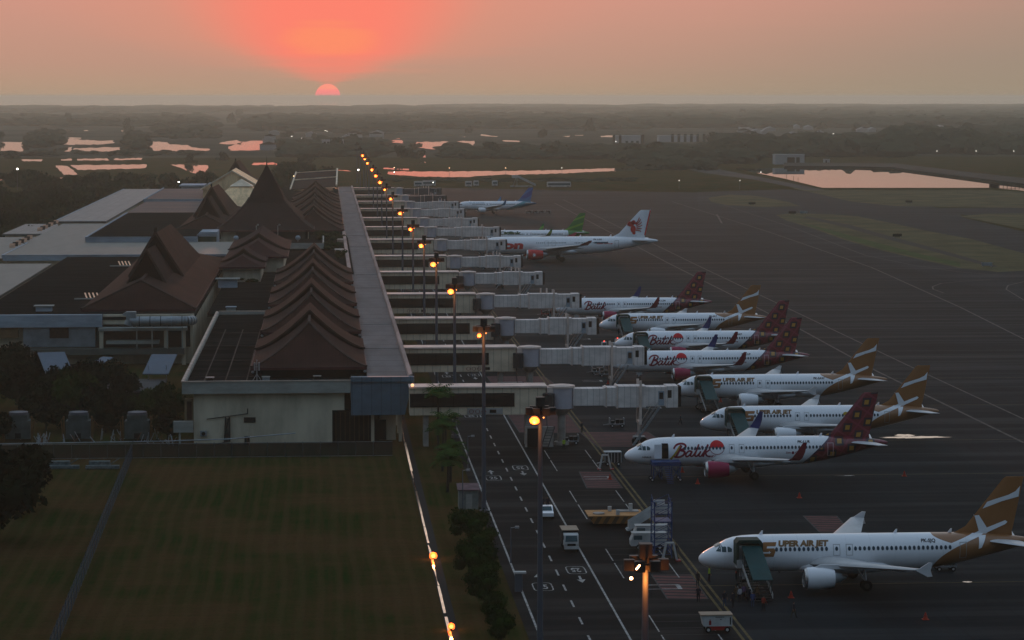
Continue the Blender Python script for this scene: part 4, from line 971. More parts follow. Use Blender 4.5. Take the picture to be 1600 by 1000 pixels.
def batik_cols(n, x, z):
    xs = n.m('SUBTRACT', x, n.m('MULTIPLY', n.m('MAXIMUM', n.m('SUBTRACT', z, 5.0), 0), .18))
    u = n.m('DIVIDE', n.m('ADD', n.m('MULTIPLY', xs, .86), n.m('MULTIPLY', z, -.50)), 2.05)
    v = n.m('DIVIDE', n.m('ADD', n.m('MULTIPLY', xs, .50), n.m('MULTIPLY', z, .86)), 2.05)
    fu = n.m('ABSOLUTE', n.m('SUBTRACT', n.m('FRACT', u), .5)); fv = n.m('ABSOLUTE', n.m('SUBTRACT', n.m('FRACT', v), .5))
    # upright squares inside a slanted lattice
    a = n.m('ABSOLUTE', n.m('ADD', n.m('MULTIPLY', n.m('SUBTRACT', n.m('FRACT', u), .5), .86), n.m('MULTIPLY', n.m('SUBTRACT', n.m('FRACT', v), .5), .5)))
    b2 = n.m('ABSOLUTE', n.m('SUBTRACT', n.m('MULTIPLY', n.m('SUBTRACT', n.m('FRACT', v), .5), .86), n.m('MULTIPLY', n.m('SUBTRACT', n.m('FRACT', u), .5), .5)))
    q = n.m('MAXIMUM', a, b2)
    c = n.mix(n.m('GREATER_THAN', n.m('MAXIMUM', fu, fv), .44), (.14, .007, .014), (.20, .02, .045))
    c = n.mix(n.m('LESS_THAN', q, .30), c, (.022, .008, .022))
    c = n.mix(n.m('LESS_THAN', q, .155), c, (.42, .21, .02))
    return c, None, None
def fin_mat(name, kind):
    m = bpy.data.materials.new(name); m.use_nodes = True; n = NT(m.node_tree); b = n.n['Principled BSDF']
    o = n.coord(); x, y, z = n.xyz(o)
    if kind == 'batik': c = batik_cols(n, x, z)[0]
    elif kind == 'blue':
        s = n.m('SINE', n.m('ADD', n.m('MULTIPLY', z, 2.0), n.m('MULTIPLY', x, -1.3)))
        c = n.mix(n.smooth(z, 5.4, 7.6), (.03, .22, .36), (.012, .055, .26))
        c = n.mix(n.m('MULTIPLY', n.smooth(s, .2, .9), .5), c, (.03, .20, .45))
    elif kind == 'green':
        s = n.m('SINE', n.m('ADD', n.m('MULTIPLY', z, 2.6), n.m('MULTIPLY', x, -.9)))
        c = n.mix(n.smooth(s, .3, .9), (.025, .17, .025), (.12, .33, .02))
    n.put(c, b.inputs['Base Color']); b.inputs['Roughness'].default_value = .4
    return m
BODY = [(0, .02, -.56, -.60), (.12, .34, -.24, -.92), (.45, .72, .08, -1.20), (1.0, 1.05, .42, -1.45), (1.7, 1.33, .78, -1.64), (2.3, 1.50, 1.10, -1.75), (3.0, 1.66, 1.52, -1.84), (3.8, 1.80, 1.78, -1.92),
        (4.8, 1.90, 1.93, -1.97), (6.2, 1.97, 2.0, -2.02), (8, 1.975, 2.02, -2.05), (23.5, 1.975, 2.02, -2.05), (26, 1.95, 2.02, -1.86), (28.5, 1.78, 2.0, -1.42), (30.5, 1.5, 1.96, -.95), (32.5, 1.15, 1.86, -.45),
        (34.5, .80, 1.66, .05), (36, .52, 1.45, .42), (37.1, .30, 1.25, .68), (37.5, .14, 1.08, .86)]
ZC = 3.62
M_plainfus = livery_mat('plain_white_fuselage', 'plain')
def st(x):
    if x <= BODY[0][0]: return BODY[0][1:]
    for a, b in zip(BODY, BODY[1:]):
        if x <= b[0]:
            f = (x-a[0])/(b[0]-a[0]); f2 = f if a[0] > 6 else f
            return tuple(a[i]+(b[i]-a[i])*f2 for i in (1, 2, 3))
    return BODY[-1][1:]
def fy(x, z):
    w_, zt, zb = st(x); zm, hh = (zt+zb)/2+ZC, (zt-zb)/2
    t = max(-.985, min(.985, (z-zm)/hh)); return w_*math.sqrt(1-t*t)
def decal(name, polys, m, parent, off=.03, side=-1, S=(1, 1), flat=None, step=.22, mi=None):
    """thin painted shape wrapped on the fuselage side; polys in (x, z) metres of the unscaled body"""
    bm = bmesh.new()
    for verts, faces in polys:
        vs = [bm.verts.new((x, 0, z)) for x, z in verts]
        for f in faces:
            try: bm.faces.new([vs[i] for i in f])
            except ValueError: pass
    if flat is None:
        zs = [v_.co.z for v_ in bm.verts]; z = min(zs)+step
        while z < max(zs):
            g = bm.verts[:]+bm.edges[:]+bm.faces[:]; bmesh.ops.bisect_plane(bm, geom=g, plane_co=(0, 0, z), plane_no=(0, 0, 1)); z += step
    for v_ in bm.verts:
        x, z = v_.co.x, v_.co.z
        yy = (fy(x, z)+off) if flat is None else flat
        v_.co = (x*S[0], side*yy*S[1], z*S[1])
    bmesh.ops.recalc_face_normals(bm, faces=bm.faces)
    me = bpy.data.meshes.new(name); bm.to_mesh(me); bm.free(); me.materials.append(m)
    o = bpy.data.objects.new(name, me); col.objects.link(o); o.parent = parent; return o
def quad(x0, z0, x1, z1, sh=0): return ([(x0, z0), (x1, z0), (x1+sh, z1), (x0+sh, z1)], [(0, 1, 2, 3)])
def ngon(pts): return (pts, [tuple(range(len(pts)))])
def oval(cx, cz, rx, rz, n=14, a0=0, a1=2*math.pi): return ngon([(cx+rx*math.cos(a0+(a1-a0)*i/(n if a1-a0 > 6 else n-1)), cz+rz*math.sin(a0+(a1-a0)*i/(n if a1-a0 > 6 else n-1))) for i in range(n)])
def frame(x0, z0, x1, z1, t=.05): return [quad(x0, z0, x1, z0+t), quad(x0, z1-t, x1, z1), quad(x0, z0, x0+t, z1), quad(x1-t, z0, x1, z1)]
def txt(s, x0, z0, h, sx=1.0, shear=0.0, bold=.02):
    vs, fs = text_mesh(s, bold); H_ = .73
    return ([(x0+(v_[0]*sx+v_[1]*shear)*h/H_, z0+v_[1]*h/H_) for v_ in vs], fs)
def txt_w(s): return max(v_[0] for v_ in text_mesh(s, .02)[0])
def txt_fit(s, x0, x1, z0, h, shear=0.0, bold=.02):
    wd = max(v_[0] for v_ in text_mesh(s, bold)[0])*h/.73
    return txt(s, x0, z0, h, (x1-x0-shear*h)/wd, shear, bold)
def stroke(pts, w0, w1=None):
    """brush stroke: ribbon through points, width easing along its length"""
    w1 = w0 if w1 is None else w1; P = [Vector(p) for p in pts]
    # catmull smooth
    Q = []
    for i in range(len(P)-1):
        p0, p1, p2, p3 = P[max(0, i-1)], P[i], P[i+1], P[min(len(P)-1, i+2)]
        for k in range(5):
            t = k/5; Q.append(.5*((2*p1)+(p2-p0)*t+(2*p0-5*p1+4*p2-p3)*t*t+(3*p1-p0-3*p2+p3)*t**3))
    Q.append(P[-1]); out = []
    for i in range(len(Q)-1):
        a, b = Q[i], Q[i+1]; d = (b-a)
        if d.length < 1e-6: continue
        d.normalize(); n_ = Vector((-d.y, d.x)); wa = w0+(w1-w0)*i/len(Q)
        out.append(([tuple(a-n_*wa/2-d*.02), tuple(b-n_*wa/2+d*.02), tuple(b+n_*wa/2+d*.02), tuple(a+n_*wa/2-d*.02)], [(0, 1, 2, 3)]))
    return out
def script_word(x0, z0, k):
    """flowing brush lettering spelling Batik; k scales the unit letters"""
    L_ = []
    def S_(pts, a, b=None): L_.extend(stroke([(x0+(p[0]+p[1]*.32)*k, z0+p[1]*k) for p in pts], a*k*1.25, (b or a)*k*1.25))
    S_([(.32, -.05), (.42, .5), (.5, 1.05)], .16, .2)                                   # B stem
    S_([(-.12, .75), (.0, 1.05), (.35, 1.2), (.75, 1.15), (.95, .95), (.75, .7), (.45, .62)], .13, .16)
    S_([(.5, .62), (.95, .5), (1.0, .2), (.7, -.02), (.3, -.03), (.1, .08)], .17, .14)
    S_([(1.62, .5), (1.35, .52), (1.18, .25), (1.32, .0), (1.55, .15), (1.68, .5), (1.66, .1), (1.85, .02)], .13, .11)   # a
    S_([(1.85, .02), (2.02, .4), (2.14, 1.12), (2.05, .2), (2.25, .0)], .12, .12); S_([(1.80, .70), (2.42, .74)], .12)      # t
    S_([(2.25, .0), (2.45, .3), (2.48, .5), (2.46, .08), (2.68, .02)], .13, .11); S_([(2.50, .80), (2.60, .92)], .20)      # i
    S_([(2.68, .02), (2.85, .5), (3.02, 1.1), (2.92, .4), (2.88, -.02)], .12, .14)                                        # k
    S_([(2.95, .3), (3.2, .55), (3.3, .62)], .11); S_([(3.02, .32), (3.2, .08), (3.5, .0)], .13, .09)
    return L_
def aerofoil(xl, c, y, z, t):
    prof = [(0, 0), (.03, .45), (.12, .8), (.3, 1.0), (.6, .7), (.85, .28), (1, .03), (.85, -.1), (.5, -.35), (.2, -.5), (.05, -.35)]
    return [(xl+p*c, y, z+q*t*c*.5) for p, q in prof]
def scaled(mb, S): mb.v = [(x*S[0], y*S[1], z*S[1]) for x, y, z in mb.v]; return mb
WL = [1.0]
def aircraft(kind, label, x, y, S=(1, 1), reg=None, tip='fence', eng=None, fus=None, fin=None, windows=True, door_open=False, extra=None, light=0):
    t = thing('parked_airliner', (x, y, 0)); tag(t, label, 'airliner', 'airliners parked along the stands')
    A = lambda o: o
    # fuselage
    fine = []
    X_ = [0, .05, .12, .25, .45, .7, 1.0, 1.35, 1.7, 2.0, 2.3, 2.65, 3.0, 3.4, 3.8, 4.3, 4.8, 5.5, 6.2, 8, 12, 16, 20, 23.5, 25, 26, 27.2, 28.5, 29.5, 30.5, 31.5, 32.5, 33.5, 34.5, 35.3, 36, 36.6, 37.1, 37.5]
    rings = []
    for xx in X_:
        w_, zt, zb = st(xx)
        if xx < .12: w_ = .34*math.sqrt(max(xx, .004)/.12); zt = -.58+.34*math.sqrt(max(xx, 0)/.12); zb = -.58-.34*math.sqrt(max(xx, 0)/.12)
        zm, hh = (zt+zb)/2+ZC, (zt-zb)/2
        rings.append([(xx, w_*math.cos(2*math.pi*i/36), zm+hh*math.sin(2*math.pi*i/36)) for i in range(36)])
    mb = MB(); mb.loft(rings); f = scaled(mb, S).build('fuselage', fus or M_plainfus, t, True)
    # belly fairing
    rings = []
    for xx, w_, h_ in [(10.2, .6, .3), (11.2, 1.55, .75), (12.6, 2.05, 1.0), (15, 2.12, 1.08), (18, 2.12, 1.05), (20, 1.9, .9), (21.8, 1.2, .5), (22.6, .5, .25)]:
        rings.append([(xx, w_*math.cos(2*math.pi*i/20), ZC-1.35+h_*math.sin(2*math.pi*i/20)) for i in range(20)])
    mb = MB(); mb.loft(rings); scaled(mb, S).build('belly_fairing', M_pw, t, True)
    wm = M_wing
    for s in (-1, 1):
        mb = MB(); mb.loft([aerofoil(11.6, 7.3, s*1.2, 2.55, .26), aerofoil(12.1, 6.9, s*1.95, 2.62, .25), aerofoil(14.6, 4.4, s*6.3, 3.15, .22), aerofoil(20.2, 1.65, s*16.9, 4.55, .19)])
        wing = scaled(mb, S).build('wing', wm, t, True)
        mb = MB()
        for yy, xx in ((5.0, 18.0), (8.4, 18.6), (11.6, 19.9)):
            zz = 2.55+.119*(yy-1.2)
            mb.loft([[(xx-.9+q*.0+a_, s*yy+.16*r_*math.cos(p_), zz-.2+.2*r_*math.sin(p_)) for p_ in [2*math.pi*i/8 for i in range(8)]] for q, a_, r_ in ((0, 0, .2), (1, .8, 1), (2, 1.9, .8), (3, 2.6, .1))])
        scaled(mb, S).build('flap_fairing', wm, wing, True)
        if tip == 'fence':
            mb = MB(); mb.prism([(20.3, 4.5), (21.6, 5.35), (22.0, 5.3), (21.8, 4.5), (22.0, 3.9), (21.5, 3.85)], s*16.86, s*16.96, axis='y'); scaled(mb, S).build('wingtip_fence', M_belly, wing)
        else:
            inm, outm = tip
            mb = MB(); mb.loft([aerofoil(20.2, 1.65, s*16.85, 4.5, .12), aerofoil(20.7, 1.45, s*17.25, 4.9, .10), aerofoil(21.3, 1.15, s*17.5, 4.9+.8*WL[0], .08), aerofoil(22.1, .55, s*17.75, 4.9+2.1*WL[0], .07)], 0)
            for fi in range(len(mb.f)): pass
            o = scaled(mb, S).build('winglet', [outm, inm], wing, True)
            for p_ in o.data.polygons:
                if p_.normal.y*s < 0: p_.material_index = 1
        # engine
        ey, ex, ez = s*5.75, 10.6, 1.78
        rr = [(0, .93), (.06, 1.05), (.3, 1.17), (1.0, 1.22), (2.0, 1.18), (2.9, 1.02), (3.3, .93)]
        mb = MB(); n_ = 24
        mb.loft([[(ex+a, ey+r_*math.cos(2*math.pi*i/n_), ez+r_*math.sin(2*math.pi*i/n_)) for i in range(n_)] for a, r_ in rr[1:]], cap=False)
        en = scaled(mb, S).build('engine_nacelle', eng or M_pw, t, True)
        mb = MB(); mb.loft([[(ex+a, ey+r_*math.cos(2*math.pi*i/n_), ez+r_*math.sin(2*math.pi*i/n_)) for i in range(n_)] for a, r_ in ((.31, 1.175), (.06, 1.055), (0, .96), (.08, .88), (.6, .86))], cap=False)
        scaled(mb, S).build('intake_lip', M_lip, en, True)
        mb = MB(); mb.tube((ex+.55, ey, ez), (ex+.6, ey, ez), .87, n=n_); mb.tube((ex+.2, ey, ez), (ex+.56, ey, ez), .05, .3, n=12); scaled(mb, S).build('fan', M_dark, en)
        mb = MB(); mb.tube((ex+3.2, ey, ez), (ex+4.1, ey, ez), .66, .5, n=16); mb.tube((ex+4.1, ey, ez), (ex+4.7, ey, ez), .36, .05, n=12); mb.tube((ex+3.25, ey, ez), (ex+3.3, ey, ez), .92, n=n_)
        scaled(mb, S).build('exhaust', M_steel, en, True)
        mb = MB(); mb.loft([[(ex+1.0, ey-.14, ez+1.1), (ex+1.0, ey+.14, ez+1.1), (ex+5.2, ey+.14, ez+.9), (ex+5.2, ey-.14, ez+.9)], [(ex+1.8, ey-.12, ez+1.45), (ex+1.8, ey+.12, ez+1.45), (ex+6.0, ey+.12, ez+1.45), (ex+6.0, ey-.12, ez+1.45)]])
        scaled(mb, S).build('pylon', M_belly, en)
        # tailplane
        mb = MB(); mb.loft([aerofoil(31.6, 3.9, s*.5, 4.7, .13), aerofoil(32.0, 3.6, s*1.0, 4.73, .12), aerofoil(34.9, 1.35, s*6.2, 4.98, .10)]); scaled(mb, S).build('tailplane', M_belly, t, True)
    # fin
    def finr(z, x0, x1, hf):
        c = x1-x0; prof = [(0, 0), (.08, .7), (.3, 1), (.65, .7), (1, .05)]
        return [(x0+p*c, hf*q, z) for p, q in prof]+[(x0+p*c, -hf*q, z) for p, q in prof[::-1][:-1]]
    mb = MB(); mb.loft([finr(5.05, 27.2, 34.9, .1), finr(5.75, 28.6, 34.8, .22), finr(6.3, 29.6, 34.95, .22), finr(11.55, 33.75, 36.0, .10), finr(11.76, 34.1, 36.05, .03)])
    fn = scaled(mb, S).build('tail_fin', fin or M_pw, t, True)
    # gear
    for (gx, gy, nw) in ((5.0, 0, 'n'), (17.8, -3.8, 'm'), (17.8, 3.8, 'm')):
        mb = MB(); mb.tube((gx, gy, .55), (gx-.1, gy*.92, 2.6), .13, n=8); mb.bar((gx, gy, .9), (gx+(1.1 if nw == 'n' else -.9), gy*.7, 2.4), .1); mb.tube((gx, gy-.45, .55), (gx, gy+.45, .55), .09, n=6)
        if nw == 'n': mb.box((gx-.5, -.42, 1.1), (gx+.6, -.38, 1.75))
        g_ = scaled(mb, S).build('landing_gear', M_belly, t)
        rr_ = .38 if nw == 'n' else .58
        for s2 in (-1, 1):
            mb = MB(); mb.tube((gx, gy+s2*.25, rr_), (gx, gy+s2*.6, rr_), rr_, n=16); mb.tube((gx, gy+s2*.22, rr_), (gx, gy+s2*.62, rr_), rr_*.5, n=12, mi=1); scaled(mb, S).build('wheel', [M_tyre, M_lampdark], g_)
    # cockpit windows
    for pts in ([(1.75, 4.02), (2.3, 4.0), (2.32, 4.42), (2.28, 4.62)], [(2.38, 3.98), (2.85, 3.98), (2.85, 4.52), (2.38, 4.62)], [(2.98, 4.0), (3.42, 4.04), (3.46, 4.34), (3.22, 4.52), (2.98, 4.56)]):
        decal('cockpit_window', [ngon(pts)], M_cock, t, .025, S=S)
    mb = MB()
    mb.add([(1.72, -.55, ZC+.78+.03), (1.72, .55, ZC+.78+.03), (2.35, .62, ZC+1.16), (2.35, -.62, ZC+1.16)], [(0, 1, 2, 3)])
    scaled(mb, S).build('windshield', M_cock, t)
    # doors and windows
    for x0, x1, z0, z1 in ((5.1, 6.0, 2.9, 4.75), (28.6, 29.4, 3.0, 4.8)):
        decal('door_outline', frame(x0, z0, x1, z1, .06), M_outl, t, S=S)
    for x0 in (14.55, 15.95): decal('door_outline', frame(x0, 3.55, x0+.75, 4.75, .045), M_outl, t, S=S)
    wz = 4.28
    xs = [8.3+.5*i for i in range(12)]+[14.92, 16.32]+[17.0+.5*i for i in range(22)]
    if windows == 'long': xs = [6.6+.5*i for i in range(2)]+[12.9+.38*i for i in range(5)]+[15.0+.31*i for i in range(13)]+[20.6+.31*i for i in range(22)]
    wmesh = None
    for xx in xs:
        if wmesh is None:
            wo_ = decal('cabin_window', [oval(12.0, wz, .165 if windows != 'long' else .09, .235 if windows != 'long' else .12, 10)], M_win, t, .035, S=S); wmesh = wo_.data
            wo_.location.x = (xx-12.0)*S[0]
        elif 6 < xx < 24.5: o = bpy.data.objects.new('cabin_window', wmesh); col.objects.link(o); o.parent = t; o.location.x = (xx-12.0)*S[0]
        else: decal('cabin_window', [oval(xx, wz, .165, .235, 10)], M_win, t, .035, S=S)
    if reg: decal('registration', [txt(reg, 24.3, 4.85, .34, 1.15, .1, .03)], M_black, t, S=S)
    # lights
    if light:
        mb = MB(); mb.ball((20.9, -15.6, 4.25) if light == 1 else (16, -2.3, 3.0), .09, 8); scaled(mb, S).build('navigation_light', emis('red_beacon', (1, .08, .05), 3), t)
    # antennae
    for xx in (6.6, 21.5, 27.6):
        mb = MB(); mb.prism([(xx, ZC+1.98), (xx+.35, ZC+2.45), (xx+.5, ZC+2.45), (xx+.45, ZC+1.98)], -.03, .03, axis='y'); scaled(mb, S).build('antenna', M_pw, t)
    if extra: extra(t, S)
    return t
def bronze_extra(t, S=(1, 1)):
    # slanted S emblem, block italic lettering, white swoosh figures on the fin
    def para(a, b, c, d): return quad(a, b, c, d, (d-b)*.38)
    e = [para(6.75, 4.62, 8.2, 5.02), para(6.55, 4.1, 7.1, 5.0), para(6.55, 4.02, 7.95, 4.40), para(7.35, 3.5, 7.95, 4.3), para(6.15, 3.5, 7.7, 3.86)]
    decal('airline_emblem', e, M_brown, t, S=S)
    decal('airline_emblem', [ngon([(7.25, 3.98), (7.42, 4.02), (7.5, 4.16), (7.54, 4.02), (7.72, 4.0), (7.56, 3.92), (7.52, 3.8), (7.44, 3.92)])], M_pw, t, .05, S=S)
    decal('airline_name', [txt_fit('UPER AIR JET', 8.5, 14.1, 4.60, .56, .2, .065)], M_bronzed, t, S=S)
    for s in (-1, 1):
        decal('fin_stripe', [ngon([(31.95, 9.0), (33.0, 9.35), (34.3, 9.75), (35.1, 10.15), (35.62, 10.75), (35.45, 9.55), (34.9, 9.4), (33.6, 9.05), (32.4, 8.6), (31.45, 8.25)])], M_pw, t, flat=.20, side=s, S=S)
        decal('fin_stripe', [ngon([(29.9, 5.2), (31.05, 5.8), (30.55, 7.5), (31.05, 7.55), (31.95, 6.15), (34.0, 6.95), (34.25, 6.75), (34.0, 6.5), (32.1, 5.65), (31.6, 5.3)])], M_pw, t, flat=.245, side=s, S=S)
        decal('tail_figure', [ngon([(29.6, 4.85), (31.0, 5.3), (31.0, 5.75), (29.6, 5.3)]), ngon([(30.9, 5.4), (31.75, 5.4), (31.1, 4.1), (30.75, 4.0)])], M_pw, t, .06, side=s, S=S)
def batik_extra(circle):
    def f(t, S=(1, 1)):
        decal('airline_name', script_word(6.55, 3.1, 1.5), M_maroon, t, S=S, step=.3)
        if circle == 1: decal('airline_name', stroke([(6.3, 2.75), (6.9, 3.5), (7.6, 4.6)], .30, .18), M_gold, t, .05, S=S)
        if circle:
            decal('flag_roundel', [oval(12.85, 4.32, 1.05, .98, 16, 0, math.pi)], M_redp, t, S=S)
            n_ = 18; ring_ = [([(12.85+1.05*math.cos(a), 4.32+.98*math.sin(a)), (12.85+1.05*math.cos(b), 4.32+.98*math.sin(b)), (12.85+.98*math.cos(b), 4.32+.90*math.sin(b)), (12.85+.98*math.cos(a), 4.32+.90*math.sin(a))], [(0, 1, 2, 3)])
                              for a, b in [(math.pi+math.pi*i/n_, math.pi+math.pi*(i+1)/n_) for i in range(n_)]]
            decal('flag_roundel', ring_, M_maroon, t, .035, S=S)
            decal('country_name', [txt_fit('INDONESIA', 11.7, 14.1, 2.98, .27, 0, .04)], M_maroon, t, S=S)
        decal('group_name', [txt_fit('Lion', 22.6, 23.3, 3.45, .26, .1, .03), txt_fit('Group', 23.9, 25.2, 3.45, .26, .1, .03), oval(23.6, 3.52, .2, .22, 8)], M_maroon, t, S=S)
        decal('door_outline', frame(28.55, 3.0, 29.45, 4.85, .07), mat('pink_outline', (.5, .3, .34), .5, 0), t, .045, S=S)
    return f
M_batfin = fin_mat('patterned_red_fin', 'batik')
M_batfus = livery_mat('white_and_patterned_red_fuselage', 'batik')
M_brofus = livery_mat('white_and_bronze_fuselage', 'bronze')
def open_door(t, S=(1, 1)):
    decal('open_doorway', [quad(5.05, 2.85, 5.95, 4.95)], M_dark, t, .05, S=S)
    mb = MB(); mb.box((3.95, -2.25, 2.9), (5.0, -2.15, 4.9)); mb.build('open_door', M_pw, t)
    decal('small_name', [txt_fit('AIRBUS', 2.3, 3.6, 2.95, .2, 0, .03)], M_black, t, S=S)
def sup(label, x, y, reg, light=0): return aircraft('s', label, x, y, reg=reg, light=light, tip='fence', fus=M_brofus, fin=M_brown, extra=bronze_extra)
def bat(label, x, y, reg, circle, more=None):
    def ex(t, S):
        batik_extra(circle)(t, S)
        if more: more(t, S)
    return aircraft('b', label, x, y, reg=reg, tip=(M_navy, M_redp if False else M_maroon), eng=M_mag, fus=M_batfus, fin=M_batfin, extra=ex)
def emblem(t, S=(1, 1)):
    decal('sticker', [oval(22.6, 3.3, .9, .45, 9), oval(23.6, 3.6, .8, .5, 7), quad(22.2, 2.95, 25.4, 3.2)], M_maroon, t, .05, S=S)
    decal('sticker', [oval(22.5, 4.5, .45, .3, 8), quad(23.2, 4.2, 25.6, 4.45, .1), quad(23.4, 3.75, 25.0, 3.95, .1)], M_gold, t, .055, S=S)
def at_nose(px, py, zc=ZC): return G(px, py, zc)
def at_tail(px, py, L_=37.5, zc=ZC): x, y = G(px, py, zc); return (x-L_, y)
PS1 = (40.6, 281.8); PB1 = (41.9, 364.3); PS2 = (57.8, 400.5); PS3 = (59.6, 446.6)
PB2 = at_nose(957, 565); PB3 = at_nose(960, 533); PS4 = at_nose(936, 504); PB4 = at_nose(868, 479)
sup('white and bronze airliner nearest the camera, with a group of people at its teal stairs', *PS1, 'PK-SJQ', 1)
bat('white airliner with patterned red tail and open front door, nearest of the red-tailed ones', *PB1, 'PK-LUR', 1, open_door)
_s2 = sup('bronze-tailed airliner behind the nearest red fin, red and gold sticker near its tail', *PS2, 'PK-SAU'); emblem(_s2)
sup('bronze-tailed airliner whose nose is by the end of the nearest jet bridge', *PS3, 'PK-SAW')
bat('red-tailed airliner whose nose is hidden behind the second jet bridge, red roundel on its side', *PB2, 'PK-LUF', 2)
bat('red-tailed airliner with teal stairs at its front door and red roundel', *PB3, 'PK-BKP', 3)
sup('farthest white and bronze airliner, its nose at the third jet bridge', *PS4, 'PK-SAT', 1)
bat('farthest red-tailed airliner with no roundel, docked behind the fourth jet bridge', *PB4, 'PK-LZM', 0)

# wide-body with red engines
def wide_extra(t, S=(1, 1)):
    decal('airline_name', [txt_fit('lion', 4.5, 10.4, 3.0, 1.75, .15, .055)], M_redp, t, .03, S=S)
    decal('small_name', [txt_fit('Lion Group', 25.0, 28.2, 3.95, .28, .1, .03)], M_redp, t, S=S)
    for s in (-1, 1):
        decal('fin_edge', [ngon([(35.78, 11.7), (36.03, 11.7), (34.93, 5.9), (34.68, 5.9)])], M_redp, t, flat=.16, side=s, S=S)
        pl = [oval(32.45, 7.3, .55, .85, 14), oval(32.0, 8.5, .62, .62, 12), oval(32.5, 8.9, .45, .5, 10), oval(31.45, 8.35, .22, .3, 8), oval(32.6, 6.4, .35, .35, 8)]
        for q in range(6):
            a = R(75-q*24); pl += stroke([(32.8+.35*math.cos(a), 7.7+.9*math.sin(a)), (33.25+.55*math.cos(a), 7.9+1.3*math.sin(a)), (33.5+.75*math.cos(a), 8.1+1.95*math.sin(a))], .24, .12)
        decal('fin_emblem', pl, M_redp, t, flat=.26, side=s, S=S)
    mb = MB(); ex, ey, ez = 10.6, -5.75, 1.78
    for q in range(7):
        a = R(q*51); mb.bar((ex+1.5+.1*math.cos(a), ey-1.2, ez+.1*math.sin(a)), (ex+1.5+.42*math.cos(a), ey-1.17, ez+.42*math.sin(a)), .16, .04)
    mb.tube((ex+1.5, ey-1.24, ez), (ex+1.5, ey-1.2, ez), .25, n=10); scaled(mb, S).build('engine_emblem', M_pw, t)
WL[0] = .35
WX, WY = G(737, 384, 5.0)
M_bred = mat('bright_red_nacelle_paint', (.50, .018, .022), .3, .05, .5, coat=.3)
aircraft('w', 'large white wide-body airliner with red engines and red lion emblem on its white fin', WX, WY, S=(1.625, 1.40), reg='PK-LEG', tip=(M_maroon, M_maroon), eng=M_bred, fin=M_pw, windows='long', extra=wide_extra)
WL[0] = 1.0
def green_extra(t, S=(1, 1)):
    decal('airline_name', [txt_fit('Citilink', 4.9, 13.0, 4.25, 1.0, .1, .07)], mat('dark_green_lettering', (.01, .07, .03), .5, 0), t, S=S)
def blue_extra(t, S=(1, 1)):
    decal('airline_name', [txt_fit('Garuda Indonesia', 6.4, 13.6, 4.75, .5, 0, .02)], mat('teal_lettering', (.05, .2, .3), .5, 0), t, S=S)
CX, CY = at_tail(921, 368)
M_gf = fin_mat('green_fin_paint', 'green')
aircraft('c', 'white airliner with green tail, mostly hidden behind the large wide-body', CX, CY, tip=(M_gf, M_gf), fus=livery_mat('white_and_green_fuselage', 'greentail'), fin=M_gf, extra=green_extra)
GX, GY_ = at_tail(838, 321)
M_bf = fin_mat('blue_fin_paint', 'blue')
aircraft('g', 'white airliner with blue fin and teal tail, farthest of all the airliners', GX, GY_, tip=(M_bf, M_bf), fus=livery_mat('white_and_teal_fuselage', 'teal'), fin=M_bf, extra=blue_extra)
for p in (PS1, PB1, PS2, PS3, PB2, PB3, PS4, PB4): stand_marks('m', p[0]-3.5, p[1])
for k in (5, 6, 7): stand_marks('m', 50, GATES[k]+22)

# ================================================================== GROUND EQUIPMENT
M_teal = mat('teal_canopy_fabric', (.012, .052, .054), .6, .15, .6)
M_dteal = mat('dark_green_hood', (.010, .035, .030), .7, .15, .6)
M_lgrey = mat('light_grey_metal', (.40, .41, .41), .5, .15, .8)
M_blueS = mat('blue_steel', (.020, .045, .13), .5, .2, 1)
M_orange = mat('orange_cone', (.30, .03, .015), .6, .1, 1)
M_hiviz = mat('hi_vis_yellow', (.30, .42, .03), .7, .1, 1)
M_red2 = mat('dull_red_paint', (.22, .012, .014), .5, .15, 1)
M_tan = mat('tan_cab_roof', (.28, .21, .15), .6, .1, 1)
def wheels(t, pts, r, w=.25):
    for (x, y) in pts:
        mb = MB(); mb.tube((x, y-w/2, r), (x, y+w/2, r), r, n=14); mb.tube((x, y-w/2-.01, r), (x, y+w/2+.01, r), r*.5, n=10, mi=1); mb.build('wheel', [M_rub, M_lgrey], t)
